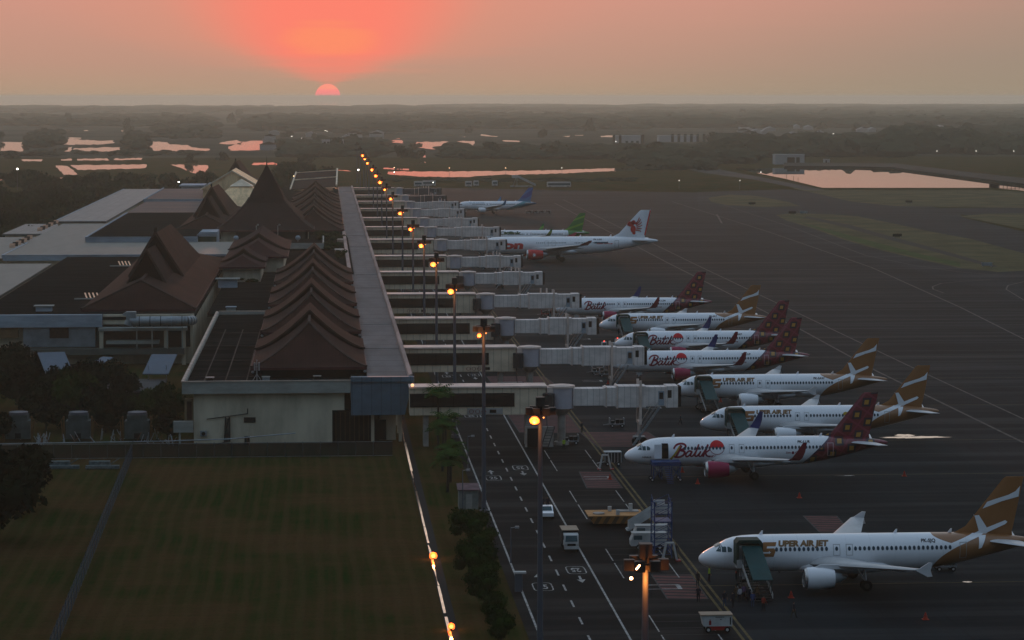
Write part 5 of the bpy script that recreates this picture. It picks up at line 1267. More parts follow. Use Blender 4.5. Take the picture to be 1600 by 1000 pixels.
def covered_stairs(X0, Y0, label):
    # top platform against the door on the near side, ramp comes down towards the camera
    t = thing('covered_boarding_stairs', (X0+5.05, Y0-2.1, 0)); tag(t, label, 'boarding stairs', 'teal covered boarding stairs')
    mb = MB(); mb.prism([(-1.45, 2.9), (-1.45, 5.3), (-1.15, 5.65), (1.15, 5.65), (1.45, 5.3), (1.45, 2.9), (1.15, 2.9), (1.15, 5.1), (.95, 5.3), (-.95, 5.3), (-1.15, 5.1), (-1.15, 2.9)], -1.6, .5, axis='y')
    mb.build('hood', M_dteal, t)
    mb = MB(); mb.box((-1.2, -1.5, 5.02), (1.2, .3, 5.1)); mb.build('hood_lining', mat('olive_lining', (.06, .07, .045), .7, .1), t)
    mb = MB(); mb.box((-1.4, -1.6, 2.6), (1.4, .4, 2.88)); mb.box((-1.4, -1.63, 2.88), (-.5, -1.58, 3.5)); mb.build('platform', M_lgrey, t)
    L_ = 6.6; x1 = .4
    mb = MB(); mb.add([(-1.05+.2, -1.4, 5.0), (1.05+.2, -1.4, 5.0), (1.05+x1, -1.4-L_, 2.5), (-1.05+x1, -1.4-L_, 2.5), (-1.05+.2, -1.4, 4.9), (1.25, -1.4, 4.9), (1.05+x1, -1.4-L_, 2.4), (-1.05+x1, -1.4-L_, 2.4)],
                      [(0, 1, 2, 3), (7, 6, 5, 4), (0, 4, 5, 1), (1, 5, 6, 2), (2, 6, 7, 3), (3, 7, 4, 0)]); mb.build('ramp_cover', M_teal, t)
    mb = MB()
    for s in (-1, 1):
        xa, xb = s*1.05+.2, s*1.05+x1
        mb.add([(xa, -1.4, 3.3), (xb, -1.4-L_, .95), (xb, -1.4-L_, .45), (xa, -1.4, 2.8), (xa+.05, -1.4, 3.3), (xb+.05, -1.4-L_, .95), (xb+.05, -1.4-L_, .45), (xa+.05, -1.4, 2.8)],
               [(0, 1, 2, 3), (7, 6, 5, 4), (0, 4, 5, 1), (1, 5, 6, 2), (2, 6, 7, 3), (3, 7, 4, 0)])
    mb.build('side_panel', M_lgrey, t)
    mb = MB()
    for q in range(13): f = q/12; mb.box((-.95+.2+.2*f, -1.5-L_*f-.3, 2.7-2.45*f), (.95+.2+.2*f, -1.5-L_*f, 2.8-2.45*f))
    mb.build('steps', M_lampdark, t)
    mb = MB()
    for s in (-1, 1):
        for q in range(7): f = (q+.5)/7; mb.bar((s*1.0+.2+.2*f, -1.4-L_*f, 3.0-2.3*f), (s*1.0+.2+.2*f, -1.4-L_*f, 4.9-2.5*f), .07)
        mb.bar((s*1.0+.2, -1.4, 4.8), (s*1.0+.4, -1.4-L_, 2.3), .09)
    mb.build('canopy_frame', M_dteal, t)
    mb = MB(); mb.box((-1.1, -6.5, .35), (1.3, .2, .7)); mb.bar((-1, 0, .6), (-1, 0, 2.7), .12); mb.bar((1, 0, .6), (1, 0, 2.7), .12); mb.bar((-1, -3, .6), (-1, -1.2, 2.6), .1); mb.bar((1, -3, .6), (1, -1.2, 2.6), .1); mb.build('chassis', M_lampdark, t)
    wheels(t, [(-1, -.6), (1.1, -.6), (-.9, -5.4), (1.2, -5.4)], .4)
    return t
covered_stairs(*PS1, 'teal covered boarding stairs with people at their foot, nearest the camera')
covered_stairs(*PS2, 'teal covered boarding stairs at the bronze airliner just behind the nearest red-tailed one')
covered_stairs(*PS3, 'teal covered boarding stairs right of the nearest jet bridge cab')
covered_stairs(*PB3, 'teal covered boarding stairs at a red-tailed airliner')
covered_stairs(*PS4, 'farthest teal covered boarding stairs, beyond the third jet bridge')

# blue open platform under the open door
t = thing('maintenance_platform', (PB1[0]+5.3, PB1[1]-3.6, 0)); tag(t, 'blue open work platform on legs under the open airliner door', 'platform')
mb = MB(); mb.box((-1.9, -1.2, 2.2), (2.1, 1.4, 2.75)); mb.build('deck', M_blueS, t)
mb = MB()
for x in (-1.8, -.6, .8, 2.0):
    for y in (-1.1, 1.3): mb.bar((x, y, .3), (x*.96, y*.96, 2.2), .1)
for x in (-1.8, .8): mb.bar((x, -1.1, .4), (x+1.2, -1.1, 2.1), .08); mb.bar((x+1.2, -1.1, .4), (x, -1.1, 2.1), .08)
mb.build('legs', M_blueS, t)
mb = MB()
for q in range(10): f = q/9; mb.box((-.3+f*.2, -1.3-2.2*f, 2.2-2.1*f), (.6+f*.2, -1.05-2.2*f, 2.26-2.1*f))
mb.build('steps', M_blueS, t)
wheels(t, [(-1.9, -1), (2, -1), (-1.9, 1.1), (2, 1.1)], .28)

def cone(px, py, label, h=.75):
    x, y = G(px, py); t = thing('traffic_cone', (x, y, 0)); tag(t, label, 'cone', 'orange cones on the apron')
    mb = MB(); mb.tube((0, 0, .05), (0, 0, h), .26, .05, n=12); mb.box((-.33, -.33, 0), (.33, .33, .06)); mb.build('cone_body', M_orange, t)
    mb = MB(); mb.tube((0, 0, h*.5), (0, 0, h*.65), .19, .155, n=12); mb.build('reflective_band', M_signred, t)
for px, py, lb in [(1066, 738, 'orange cone between the open-door airliner nose and its red engine'), (953, 749, 'orange cone on the red hatched area by the open-door airliner nose'), (1090, 756, 'small orange cone in front of the red engine'), (1413, 744, 'orange cone far right behind the nearest airliner, near the pale line'),
                   (1249, 778, 'orange cone standing alone between the two nearest airliners'), (1236, 934, 'orange cone in front of the nearest airliner engine'), (1446, 968, 'orange cone at the bottom right of the apron'), (1163, 660, 'orange cone near the bottom of the stairs beside the second teal ramp'),
                   (950, 600, 'orange cone between the nearest two jet bridges'), (1126, 628, 'orange cone behind the bronze airliner nose by the nearest jet bridge')]: cone(px, py, lb)

# flat-nose small truck and sedan on the road
x, y = G(890, 857); t = thing('small_truck', (x, y, 0)); tag(t, 'small white truck with tan box roof driving towards the camera on the road', 'truck')
mb = MB(); mb.prism([(-2.45, .55), (-2.4, 1.15), (-2.15, 1.95), (-1.8, 2.05), (-.9, 2.05), (-.9, .55)], -.85, .85, axis='x'); mb.build('cab', M_lgrey, t)
mb = MB(); mb.add([(-.72, -2.42, 1.22), (.72, -2.42, 1.22), (.66, -2.19, 1.9), (-.66, -2.19, 1.9)], [(0, 1, 2, 3)]); o = mb.build('windscreen', M_cock, t)
mb = MB(); mb.box((-.86, -2.1, 1.3), (-.853, -1.2, 1.85)); mb.box((.853, -2.1, 1.3), (.86, -1.2, 1.85)); mb.build('side_window', M_cock, t)
mb = MB(); mb.box((-.95, -.85, .6), (.95, 2.3, 2.3)); mb.build('cargo_box', mat('dark_tarpaulin', (.03, .03, .032), .8), t)
mb = MB(); mb.box((-1.0, -.95, 2.3), (1.0, 2.35, 2.38)); mb.build('box_roof', M_tan, t)
mb = MB(); mb.box((-.86, -2.55, .35), (.86, -2.42, .62)); mb.build('bumper', M_lgrey, t)
mb = MB(); mb.box((-.5, -2.47, .72), (.5, -2.43, .98)); mb.build('grille', M_dark, t)
for s in (-1, 1):
    mb = MB(); mb.box((s*.68-.13, -2.48, .75), (s*.68+.13, -2.43, .95)); mb.build('headlight', M_signw, t)
for (a, b) in [(-.75, -1.6), (.75, -1.6), (-.75, 1.5), (.75, 1.5)]:
    mb = MB(); mb.tube((a-.12, b, .38), (a+.12, b, .38), .38, n=14); mb.build('wheel', M_rub, t)
x, y = G(853, 808); t = thing('parked_car', (x, y, 0)); tag(t, 'small white pickup with people in its bed near the middle of the road', 'pickup')
mb = MB(); mb.prism([(-2.1, .4), (-2.15, .85), (-1.2, 1.0), (-.5, 1.5), (.6, 1.5), (.75, .95), (2.2, .95), (2.2, .4)], -.82, .82, axis='x'); mb.build('body', M_pw, t)
mb = MB(); mb.add([(-.7, -1.21, 1.03), (.7, -1.21, 1.03), (.62, -.54, 1.48), (-.62, -.54, 1.48)], [(0, 1, 2, 3)]); mb.build('windscreen', M_cock, t)
mb = MB(); mb.box((-.7, .8, .951), (.7, 2.1, .97)); mb.build('load_bed', M_dark, t)
for (a, b) in [(-.72, -1.4), (.72, -1.4), (-.72, 1.4), (.72, 1.4)]:
    mb = MB(); mb.tube((a-.12, b, .34), (a+.12, b, .34), .34, n=14); mb.build('wheel', M_rub, t)

# orange ballast barge, stairs, scaffold tower, white trucks, A-frames
x, y = G(925, 823); t = thing('orange_platform', (x, y, 0)); tag(t, 'long low orange platform with black stripes and small white boxes on top', 'platform')
m = bpy.data.materials.new('striped_orange_side'); m.use_nodes = True; n = NT(m.node_tree); b_ = n.n['Principled BSDF']; xx, yy, zz = n.xyz(n.coord())
n.put(n.mix(n.m('LESS_THAN', n.m('FRACT', n.m('DIVIDE', n.m('ADD', xx, n.m('MULTIPLY', zz, -.6)), 1.1)), .5), (.20, .085, .014), (.06, .03, .012)), b_.inputs['Base Color'])
mb = MB(); mb.prism([(0.2, .35), (6.3, .35), (6.5, 1.25), (-.4, 1.25)], 0, 4.6, axis='y'); mb.build('hull', m, t)
mb = MB(); mb.box((-.45, -.05, 1.25), (6.6, 4.7, 1.36)); mb.build('deck', mat('orange_deck', (.40, .20, .075), .7, .2, .8), t)
for (a, b, h) in [(2.6, 3.6, .6), (3.3, .7, .6), (5.2, 3.2, 1.0)]:
    mb = MB(); mb.box((a-.22, b-.22, 1.37), (a+.22, b+.22, 1.37+h)); mb.build('white_box', M_lgrey, t)
mb = MB(); mb.tube((1.0, 1.6, 1.37), (1.0, 1.6, 1.5), .75, n=14); mb.box((3.6, 2.6, 1.37), (6.2, 4.2, 1.47)); mb.build('deck_hatch', M_conc, t)
x, y = G(982, 832); t = thing('passenger_stairs', (x, y, 0)); tag(t, 'pale grey mobile passenger stairs between the orange platform and the blue scaffold', 'boarding stairs')
mb = MB()
mb.add([(0, -.9, .4), (3.6, -.9, 2.6), (3.6, -.9, 3.6), (0, -.9, 1.4), (0, .9, .4), (3.6, .9, 2.6), (3.6, .9, 3.6), (0, .9, 1.4)], [(0, 1, 2, 3), (7, 6, 5, 4), (0, 3, 7, 4)]); mb.build('side_panel', M_lgrey, t)
mb = MB()
for q in range(11): f = q/10; mb.box((3.6*f-.3, -.85, .35+2.2*f), (3.6*f, .85, .43+2.2*f))
mb.build('steps', M_lgrey, t)
mb = MB(); mb.box((3.6, -.95, 2.45), (5.2, .95, 2.6)); mb.box((3.6, -.95, 2.6), (5.2, -.88, 3.6)); mb.box((3.2, .9, 2.6), (4.6, .96, 3.9)); mb.build('platform', M_lgrey, t)
mb = MB(); mb.box((-.2, -.8, .35), (4.9, .8, .55)); mb.bar((4.6, -.7, .5), (4.6, -.7, 2.5), .1); mb.bar((4.6, .7, .5), (4.6, .7, 2.5), .1); mb.build('chassis', M_steel, t)
wheels(t, [(.6, -.8), (.6, .8), (4.2, -.8), (4.2, .8)], .32)
x, y = G(1036, 872); t = thing('scaffold_tower', (x, y, 0)); tag(t, 'tall open blue scaffold tower beside the pale mobile stairs', 'scaffold')
mb = MB()
for a in (-1.0, 1.0):
    for b in (0, 3.2):
        mb.tube((a, b, 0), (a, b, 6.6), .07, n=6)
for q in range(7):
    z = .4+q*.95
    for b in (0, 3.2): mb.bar((-1, b, z), (1, b, z), .07); mb.bar((-1, b, z), (1, b, z+.9), .05)
    for a in (-1, 1): mb.bar((a, 0, z), (a, 3.2, z), .07); mb.bar((a, 0, z), (a, 3.2, z+.9), .05)
mb.build('frame', M_blueS, t)
mb = MB(); mb.box((-.95, .05, 4.2), (.95, 3.1, 4.28)); mb.build('deck', M_blueS, t)
def van(px, py, label):
    x, y = G(px, py); t = thing('service_van', (x, y, 0)); tag(t, label, 'van', 'white service vans by the scaffold')
    mb = MB(); mb.prism([(0, .5), (-.05, 1.1), (.3, 1.9), (4.2, 1.95), (4.2, .5)], -.85, .85, axis='y'); mb.build('body', M_lgrey, t)
    mb = MB(); mb.box((.3, -.86, 1.25), (1.3, -.853, 1.75)); mb.build('side_window', M_cock, t)
    mb = MB(); mb.box((.1, -.8, 1.97), (4.2, .8, 2.02)); mb.build('roof_panel', M_signw, t)
    wheels(t, [(.9, -.8), (.9, .8), (3.4, -.8), (3.4, .8)], .34)
van(985, 858, 'white service van with a pale roof behind the nearest floodlight mast head')
van(990, 846, 'second white service van, just behind its twin by the scaffold')
def aframe(px, py, label):
    x, y = G(px, py); t = thing('trestle_stand', (x, y, 0)); tag(t, label, 'trestle', 'white A-shaped trestles')
    mb = MB()
    for s in (-1, 1):
        for b in (0, 1.0): mb.bar((s*.95-.1*s, b*.8, 0), (s*.42, b*.5, 2.1), .16)
        mb.bar((s*.95-.1*s, 0, .1), (s*.95-.1*s, .8, .1), .12)
    mb.bar((-.46, 0, 2.1), (.46, 0, 2.1), .16); mb.bar((-.46, .5, 2.1), (.46, .5, 2.1), .16); mb.build('frame', M_lgrey, t)
    mb = MB(); mb.box((-1.1, -.2, 0), (-.6, .9, .12)); mb.box((.7, -.2, 0), (1.25, .9, .12)); mb.build('feet', M_red2, t)
aframe(946, 734, 'white A-shaped trestle left of the luggage cage, by the open-door airliner')
aframe(1047, 877, 'white A-shaped trestle at the foot of the blue scaffold tower')
x, y = G(945, 728); t = thing('luggage_cage', (x, y, 0)); tag(t, 'dark luggage cage trailer with pale lid in front of the open-door airliner nose', 'trailer')
mb = MB(); mb.box((0, 0, .5), (2.4, 1.5, 1.95)); mb.build('cage', mat('dark_mesh_cage', (.035, .032, .035), .7, .4, 3), t)
mb = MB(); mb.box((-.05, -.05, 1.95), (2.45, 1.55, 2.03)); mb.build('lid', M_lgrey, t)
mb = MB(); mb.bar((0, .75, .5), (-1.1, .75, .3), .1)
for q in range(6): mb.box((q*.47, -.04, .5), (q*.47+.06, 0.0, 1.95))
mb.build('drawbar', M_lgrey, t); wheels(t, [(.4, 0), (.4, 1.5), (2, 0), (2, 1.5)], .27)
x, y = G(1096, 989); t = thing('ground_power_unit', (x, y, 0)); tag(t, 'white ground power unit with red base at the bottom edge of the apron', 'power unit')
mb = MB(); mb.prism([(.25, .65), (3.1, .65), (3.1, 1.75), (0, 1.75)], 0, 1.5, axis='y'); mb.build('housing', M_lgrey, t)
mb = MB(); mb.box((-.1, -.1, 1.75), (3.15, 1.6, 1.85)); mb.build('lid', M_tan, t)
mb = MB(); mb.box((.7, -.02, .25), (2.8, 1.5, .64)); mb.build('base', M_red2, t)
mb = MB(); mb.box((.75, -.02, .8), (.98, -.004, 1.2)); mb.box((.82, -.02, 1.2), (.91, -.004, 1.36)); mb.build('red_bottle_mark', M_red2, t)
mb = MB(); mb.box((2.85, -.02, .8), (2.97, -.004, 1.55)); mb.box((1.4, -.02, 1.55), (2.3, -.004, 1.6)); mb.box((1.9, -.02, 1.3), (2.0, -.004, 1.4)); mb.build('panel_marks', M_dark, t)
wheels(t, [(.7, 0.05), (.7, 1.45), (2.6, .05), (2.6, 1.45)], .3)
def cart(px, py, label, c=M_steel, n_=1):
    x, y = G(px, py); t = thing('baggage_cart', (x, y, 0)); tag(t, label, 'baggage cart', 'carts and tractors on the apron')
    mb = MB(); mb.box((0, 0, .45), (2.4, 1.5, .6)); mb.box((0, 0, .6), (.1, 1.5, 1.5)); mb.box((2.3, 0, .6), (2.4, 1.5, 1.5)); mb.build('deck', c, t)
    mb = MB()
    for q in (.25, 1.0, 1.65): mb.box((q, .2, .62), (q+.55, 1.2, 1.05+.2*(q > .5)))
    o = mb.build('cover', M_lampdark, t)
    mb = MB(); mb.bar((0, .75, .5), (-1, .75, .35), .08); mb.build('drawbar', M_steel, t)
    wheels(t, [(.4, 0), (.4, 1.5), (2, 0), (2, 1.5)], .27)
for px, py, lb in [(925, 585, 'baggage cart under the second jet bridge, left one'), (937, 589, 'baggage cart under the second jet bridge, right one'), (846, 494, 'red-loaded cart beyond the third jet bridge'), (858, 494, 'second cart beyond the third jet bridge'),
                   (776, 425, 'small cart under the fifth jet bridge from the camera'), (795, 427, 'small cart beside the column of the fifth jet bridge'), (822, 334, 'first cart in the short train behind the blue-finned airliner'), (832, 334, 'second cart in the short train behind the blue-finned airliner'),
                   (842, 334, 'third cart in the short train behind the blue-finned airliner'), (852, 334, 'last cart in the short train behind the blue-finned airliner'), (880, 695, 'cart beside the hatched area right of the nearest mast head'), (953, 668, 'low cart near the end of the nearest jet bridge'), (1462, 893, 'flat cart under the tail of the nearest airliner')]: cart(px, py, lb, M_steel if 'red' not in lb else M_red2)
x, y = G(924, 552); 
def tug(px, py, label):
    x, y = G(px, py); t = thing('tow_tractor', (x, y, 0)); tag(t, label, 'tow tractor', 'small white tow tractors')
    mb = MB(); mb.prism([(0, .35), (0, .9), (1.1, 1.0), (1.2, 1.75), (2.2, 1.8), (2.3, .35)], 0, 1.4, axis='y'); mb.build('body', M_lgrey, t)
    mb = MB(); mb.box((1.3, -.01, 1.1), (2.1, -.003, 1.65)); mb.build('side_window', M_cock, t)
    mb = MB(); mb.ball((1.7, .7, 1.95), .13, 8); mb.build('beacon', emis('red_beacon', (1, .08, .05), 3), t)
    wheels(t, [(.5, 0), (.5, 1.4), (1.9, 0), (1.9, 1.4)], .34)
tug(932, 548, 'white tow tractor with red beacon beyond the second jet bridge')
tug(953, 543, 'white tow tractor in front of a red-tailed airliner nose')
tug(1210, 884, 'small tractor under the front of the nearest airliner wing')
def bus(px, py, L_, label):
    x, y = G(px, py); t = thing('apron_bus', (x, y, 0)); tag(t, label, 'bus', 'buses and trucks at the far apron edge')
    mb = MB(); mb.box((0, 0, .35), (L_, 2.8, 3.1)); mb.build('body', M_lgrey, t)
    mb = MB(); mb.box((.5, -.02, 1.4), (L_-.5, -.004, 2.5)); mb.build('window', M_cock, t)
    mb = MB(); mb.box((.3, .2, 3.1), (L_-.3, 2.6, 3.3)); mb.build('roof_pod', M_lgrey, t)
    wheels(t, [(1.8, .1), (1.8, 2.7), (L_-1.8, .1), (L_-1.8, 2.7)], .48, .3)
bus(855, 293, 14, 'long white apron bus standing alone at the far apron edge'); bus(647, 292, 5, 'short white vehicle at the far apron edge beyond the last jet bridge'); bus(660, 291, 8, 'dark-windowed bus right of the short white vehicle'); bus(740, 291, 3.2, 'small boxy truck between the bus pair and the far stairs'); bus(727, 292, 4, 'flat truck left of the small boxy truck'); bus(769, 291, 3.4, 'small van left of the far mobile stairs')
x, y = G(808, 293); t = thing('passenger_stairs', (x, y, 0)); tag(t, 'far white mobile stairs just above the blue-finned tail', 'boarding stairs')
mb = MB(); mb.add([(0, 0, 6), (11, 0, .8), (11, 0, 2), (0, 0, 7.5), (0, 2, 6), (11, 2, .8), (11, 2, 2), (0, 2, 7.5)], [(0, 1, 2, 3), (7, 6, 5, 4), (0, 3, 7, 4), (0, 4, 5, 1)]); mb.box((-3, 0, 5.6), (0, 2, 7.2)); mb.build('stair_flight', M_lgrey, t)
mb = MB(); mb.bar((0, 1, .6), (0, 1, 6), .3); mb.bar((-2.5, 1, .6), (-.5, 1, 6), .3); mb.box((-4, 0, .4), (9, 2, 1)); mb.build('chassis', M_steel, t); wheels(t, [(-2, 0), (7, 0), (-2, 2), (7, 2)], .45)

# roadside kiosk and barrier
x, y = G(727, 797); t = thing('roadside_kiosk', (18.2, 337, 0)); tag(t, 'small pale kiosk with reddish roof between the palms and the shrubs', 'kiosk')
mb = MB(); mb.box((-1.0, 0, 0), (1.5, 3, 2.5)); mb.build('wall', mat('pale_green_wall', (.15, .17, .16), .8, .2, 1), t)
mb = MB(); mb.add([(-1.2, -.2, 2.5), (1.7, -.2, 2.5), (1.7, 3.2, 2.9), (-1.2, 3.2, 2.9), (-1.2, -.2, 2.6), (1.7, -.2, 2.6), (1.7, 3.2, 3.0), (-1.2, 3.2, 3.0)], [(3, 2, 1, 0), (4, 5, 6, 7), (0, 1, 5, 4), (1, 2, 6, 5), (2, 3, 7, 6), (3, 0, 4, 7)])
mb.build('roof', mat('rust_red_roof', (.10, .06, .07), .7, .3, 1), t)
mb = MB(); mb.box((-.1, -.03, .05), (.7, -.004, 2.0)); mb.build('door', M_band, t)
x, y = G(812, 925); t = thing('road_sign_gate', (x-.4, y, 0)); tag(t, 'small white-topped sentry post on the left road edge beside the lower shrubs', 'post')
mb = MB(); mb.box((-.1, 0, 0), (.7, .5, 2.0)); mb.build('body', M_pole, t); mb = MB(); mb.box((-.15, -.1, 2.0), (1.1, .6, 2.2)); mb.build('lid', M_lgrey, t)

# added lamps standing in for floodlight reflections in the drain water
for px, py, s_, lb in [(677, 873, 1.0, 'added orange glow standing in for a floodlight reflection in the drain, middle one'), (705, 984, .8, 'added orange glow standing in for a floodlight reflection in the drain at the bottom of the picture'), (624, 657, .6, 'added orange glow standing in for a floodlight reflection at the terminal end of the drain')]:
    x, y = G(px, py); t = thing('reflection_stand_in', (x, y, 0)); tag(t, lb, 'lamp', 'added reflection stand-ins along the drain')
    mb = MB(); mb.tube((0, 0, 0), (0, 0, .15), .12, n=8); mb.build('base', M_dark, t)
    mb = MB(); mb.tube((0, .05, .32), (0, 0, .32), .46*s_, n=16); mb.build('reflection_disc', M_org, t)
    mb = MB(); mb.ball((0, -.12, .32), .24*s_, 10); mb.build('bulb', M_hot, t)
    L = bpy.data.lights.new('reflection_stand_in_glow', 'POINT'); L.energy = 80*s_; L.color = (1, .35, .08); L.shadow_soft_size = .15
    lo = bpy.data.objects.new('reflection_stand_in_glow', L); col.objects.link(lo); lo.parent = t; lo.location = (0, -.4, .9)

# ================================================================== PEOPLE
def cloth(name, c): return mat(name, c, .85, .15, 3)
M_skin = mat('skin', (.16, .085, .055), .6, .05, 2); M_hair = mat('black_hair', (.008, .007, .006), .7, 0)
TOPS = {'dark': cloth('dark_top', (.02, .02, .028)), 'white': cloth('white_top', (.35, .34, .36)), 'brown': cloth('brown_top', (.09, .055, .03)), 'blue': cloth('blue_top', (.03, .06, .16)), 'red': cloth('red_top', (.22, .03, .02)), 'vest': M_hiviz, 'purple': cloth('purple_top', (.10, .07, .15))}
LEGS = {'dark': cloth('dark_trousers', (.012, .012, .016)), 'jeans': cloth('jeans', (.02, .04, .09)), 'khaki': cloth('khaki_trousers', (.05, .04, .028))}
_bodies = {}
def body_mesh(pose):
    if pose in _bodies: return _bodies[pose]
    st_ = {'stand': (0, 0, .05, .05), 'walk': (.28, -.28, -.22, .25), 'carry': (.10, -.12, .18, -.05)}[pose]
    V = [((0, 0, .95), .155), ((0, 0, 1.15), .135), ((0, .01, 1.36), .165), ((0, 0, 1.50), .062), ((0, -.01, 1.56), .068), ((0, -.01, 1.66), .098), ((0, 0, 1.74), .06)]; E_ = [(0, 1), (1, 2), (2, 3), (3, 4), (4, 5), (5, 6)]
    for s, leg, arm in ((-1, st_[0], st_[2]), (1, st_[1], st_[3])):
        b = len(V)
        V += [((s*.10, 0, .88), .105), ((s*.11, -leg*.55, .50), .068), ((s*.11, -leg*.9+abs(leg)*.12, .10), .042), ((s*.12, -leg*.9-.12, .05), .035)]
        E_ += [(0, b), (b, b+1), (b+1, b+2), (b+2, b+3)]
        b = len(V)
        V += [((s*.19, .0, 1.42), .07), ((s*.25, -arm*.4+.02, 1.16), .045), ((s*.26, -arm-.05, .92), .034), ((s*.26, -arm-.08, .83), .036), ((s*.25, -arm-.12, .75), .013), ((s*.27, -arm-.09, .74), .013), ((s*.28, -arm-.05, .75), .012), ((s*.23, -arm-.13, .79), .012)]
        E_ += [(2, b), (b, b+1), (b+1, b+2), (b+2, b+3), (b+3, b+4), (b+3, b+5), (b+3, b+6), (b+3, b+7)]
    me = bpy.data.meshes.new('person_body'); me.from_pydata([v_[0] for v_ in V], E_, [])
    ob = bpy.data.objects.new('tmp', me); col.objects.link(ob)
    md = ob.modifiers.new('s', 'SKIN'); 
    for i, v_ in enumerate(V): me.skin_vertices[0].data[i].radius = (v_[1], v_[1]*(.78 if i < 3 else 1))
    me.skin_vertices[0].data[0].use_root = True
    md2 = ob.modifiers.new('d', 'SUBSURF'); md2.levels = md2.render_levels = 1
    bpy.context.view_layer.update(); dg = bpy.context.evaluated_depsgraph_get()
    out = bpy.data.meshes.new_from_object(ob.evaluated_get(dg)); bpy.data.objects.remove(ob)
    out.name = 'person_body'; _bodies[pose] = out; return out
def person(px, py, pose, top, leg, rz, label, bag=None, xy=None):
    me = body_mesh(pose).copy(); me.materials.clear()
    for m in (LEGS[leg], TOPS[top], M_skin, M_hair): me.materials.append(m)
    for p in me.polygons:
        c = p.center; p.use_smooth = True
        p.material_index = 3 if (c.z > 1.70 or (c.z > 1.60 and c.y > .02)) else 2 if (c.z > 1.50 or (abs(c.x) > .19 and c.z < 1.0 and c.z > .7)) else 1 if c.z > .93 else 0 if c.z > .09 else 3
    x, y = xy or G(px, py)
    o = bpy.data.objects.new('person', me); col.objects.link(o); o.location = (x, y, .0); o.rotation_euler = (0, 0, rz)
    tag(o, label, 'person', 'people on the apron')
    mb = MB(); mb.box((-.035, -.115, 1.655), (-.015, -.108, 1.67)); mb.box((.015, -.115, 1.655), (.035, -.108, 1.67)); mb.box((-.025, -.11, 1.60), (.025, -.104, 1.608)); mb.build('face_features', M_hair, o)
    if bag:
        mb = MB(); mb.prism([(-.16, 1.02), (.16, 1.02), (.15, 1.42), (0, 1.48), (-.15, 1.42)], .13, .28, axis='y'); b = mb.build('backpack', TOPS[bag], None)
        b.location = o.location; b.rotation_euler = o.rotation_euler; tag(b, 'backpack worn by the person: '+label, 'backpack')
    return o
for a in [(1132, 948, 'stand', 'dark', 'jeans', .3, 'person in dark clothes, leftmost of the group at the teal stairs'), (1145, 950, 'carry', 'dark', 'dark', -2.6, 'tall dark figure second from left at the teal stairs'),
          (1150, 940, 'walk', 'brown', 'khaki', -2.4, 'person in brown between the dark and the white-topped figures'), (1156, 942, 'stand', 'white', 'dark', -2.7, 'person in a white top at the left foot of the teal stairs'),
          (1162, 938, 'stand', 'purple', 'dark', -2.9, 'person in a purple top right beside the one in white'), (1170, 942, 'walk', 'dark', 'dark', 3.0, 'dark person directly below the teal ramp end'),
          (1176, 950, 'stand', 'blue', 'jeans', 2.8, 'person in blue at the foot of the teal ramp'), (1183, 940, 'walk', 'brown', 'dark', 2.7, 'person in brown at the right foot of the teal ramp'),
          (1193, 956, 'carry', 'red', 'dark', 2.2, 'person in reddish clothes, rightmost of the group at the stairs'), (1240, 966, 'walk', 'dark', 'khaki', 1.9, 'lone person walking right of the group, below the orange cone'),
          (1090, 917, 'stand', 'dark', 'dark', .4, 'person on the yellow lines, upper one by the hatched area'), (1091, 941, 'stand', 'dark', 'dark', .2, 'person on the hatched area edge, lower one with pale shoes'),
          (1108, 909, 'carry', 'vest', 'dark', 1.2, 'person in a yellow vest in front of the nearest airliner nose'), (1057, 872, 'walk', 'dark', 'khaki', .8, 'person in dark clothes right of the blue scaffold'),
          (1150, 908, 'stand', 'red', 'dark', 1.6, 'person in orange-red by the left side of the teal stairs'), (881, 703, 'stand', 'vest', 'dark', .2, 'person in a hi-vis vest below the nearest bridge column'),
          (1063, 664, 'walk', 'dark', 'dark', 1.7, 'person walking alone below the end of the nearest jet bridge'), (909, 676, 'stand', 'dark', 'dark', .6, 'dark person on the yellow lines by the bridge column'),
          (1130, 700, 'stand', 'dark', 'dark', 1.2, 'person standing left of the second teal stairs'), (1217, 895, 'stand', 'dark', 'dark', 1.2, 'person under the front of the nearest airliner belly')]:
    person(*a)
for i, (dx, dy) in enumerate([(-.35, 1.3), (.35, 1.6)]):
    x, y = G(853, 808); o = person(0, 0, 'stand', 'dark', 'dark', .3*i, ['left passenger standing in the pickup bed', 'right passenger standing in the pickup bed'][i], xy=(x+dx, y+dy)); o.location.z = .97; o.scale = (1, 1, .8)

# ================================================================== TREES AND PLANTS
def leaf_mat(name, c, c2):
    m = bpy.data.materials.new(name); m.use_nodes = True; n = NT(m.node_tree); b = n.n['Principled BSDF']
    f = n.smooth(n.noise(n.coord(), .9, 3), .35, .65); n.put(n.mix(f, c, c2), b.inputs['Base Color']); b.inputs['Roughness'].default_value = 1; b.inputs['Specular IOR Level'].default_value = 0
    return m
M_leaf = leaf_mat('dark_leaves', (.003, .009, .002), (.009, .024, .004)); M_leaf2 = leaf_mat('green_leaves', (.008, .022, .004), (.018, .040, .008))
M_leaf3 = leaf_mat('near_black_leaves', (.002, .006, .003), (.004, .014, .005)); M_frond = leaf_mat('palm_fronds', (.018, .050, .010), (.035, .085, .018)); M_leaf4 = leaf_mat('shrub_leaves', (.006, .018, .003), (.014, .040, .006)); M_bark = mat('dark_bark', (.025, .020, .016), .9, .3, 2)
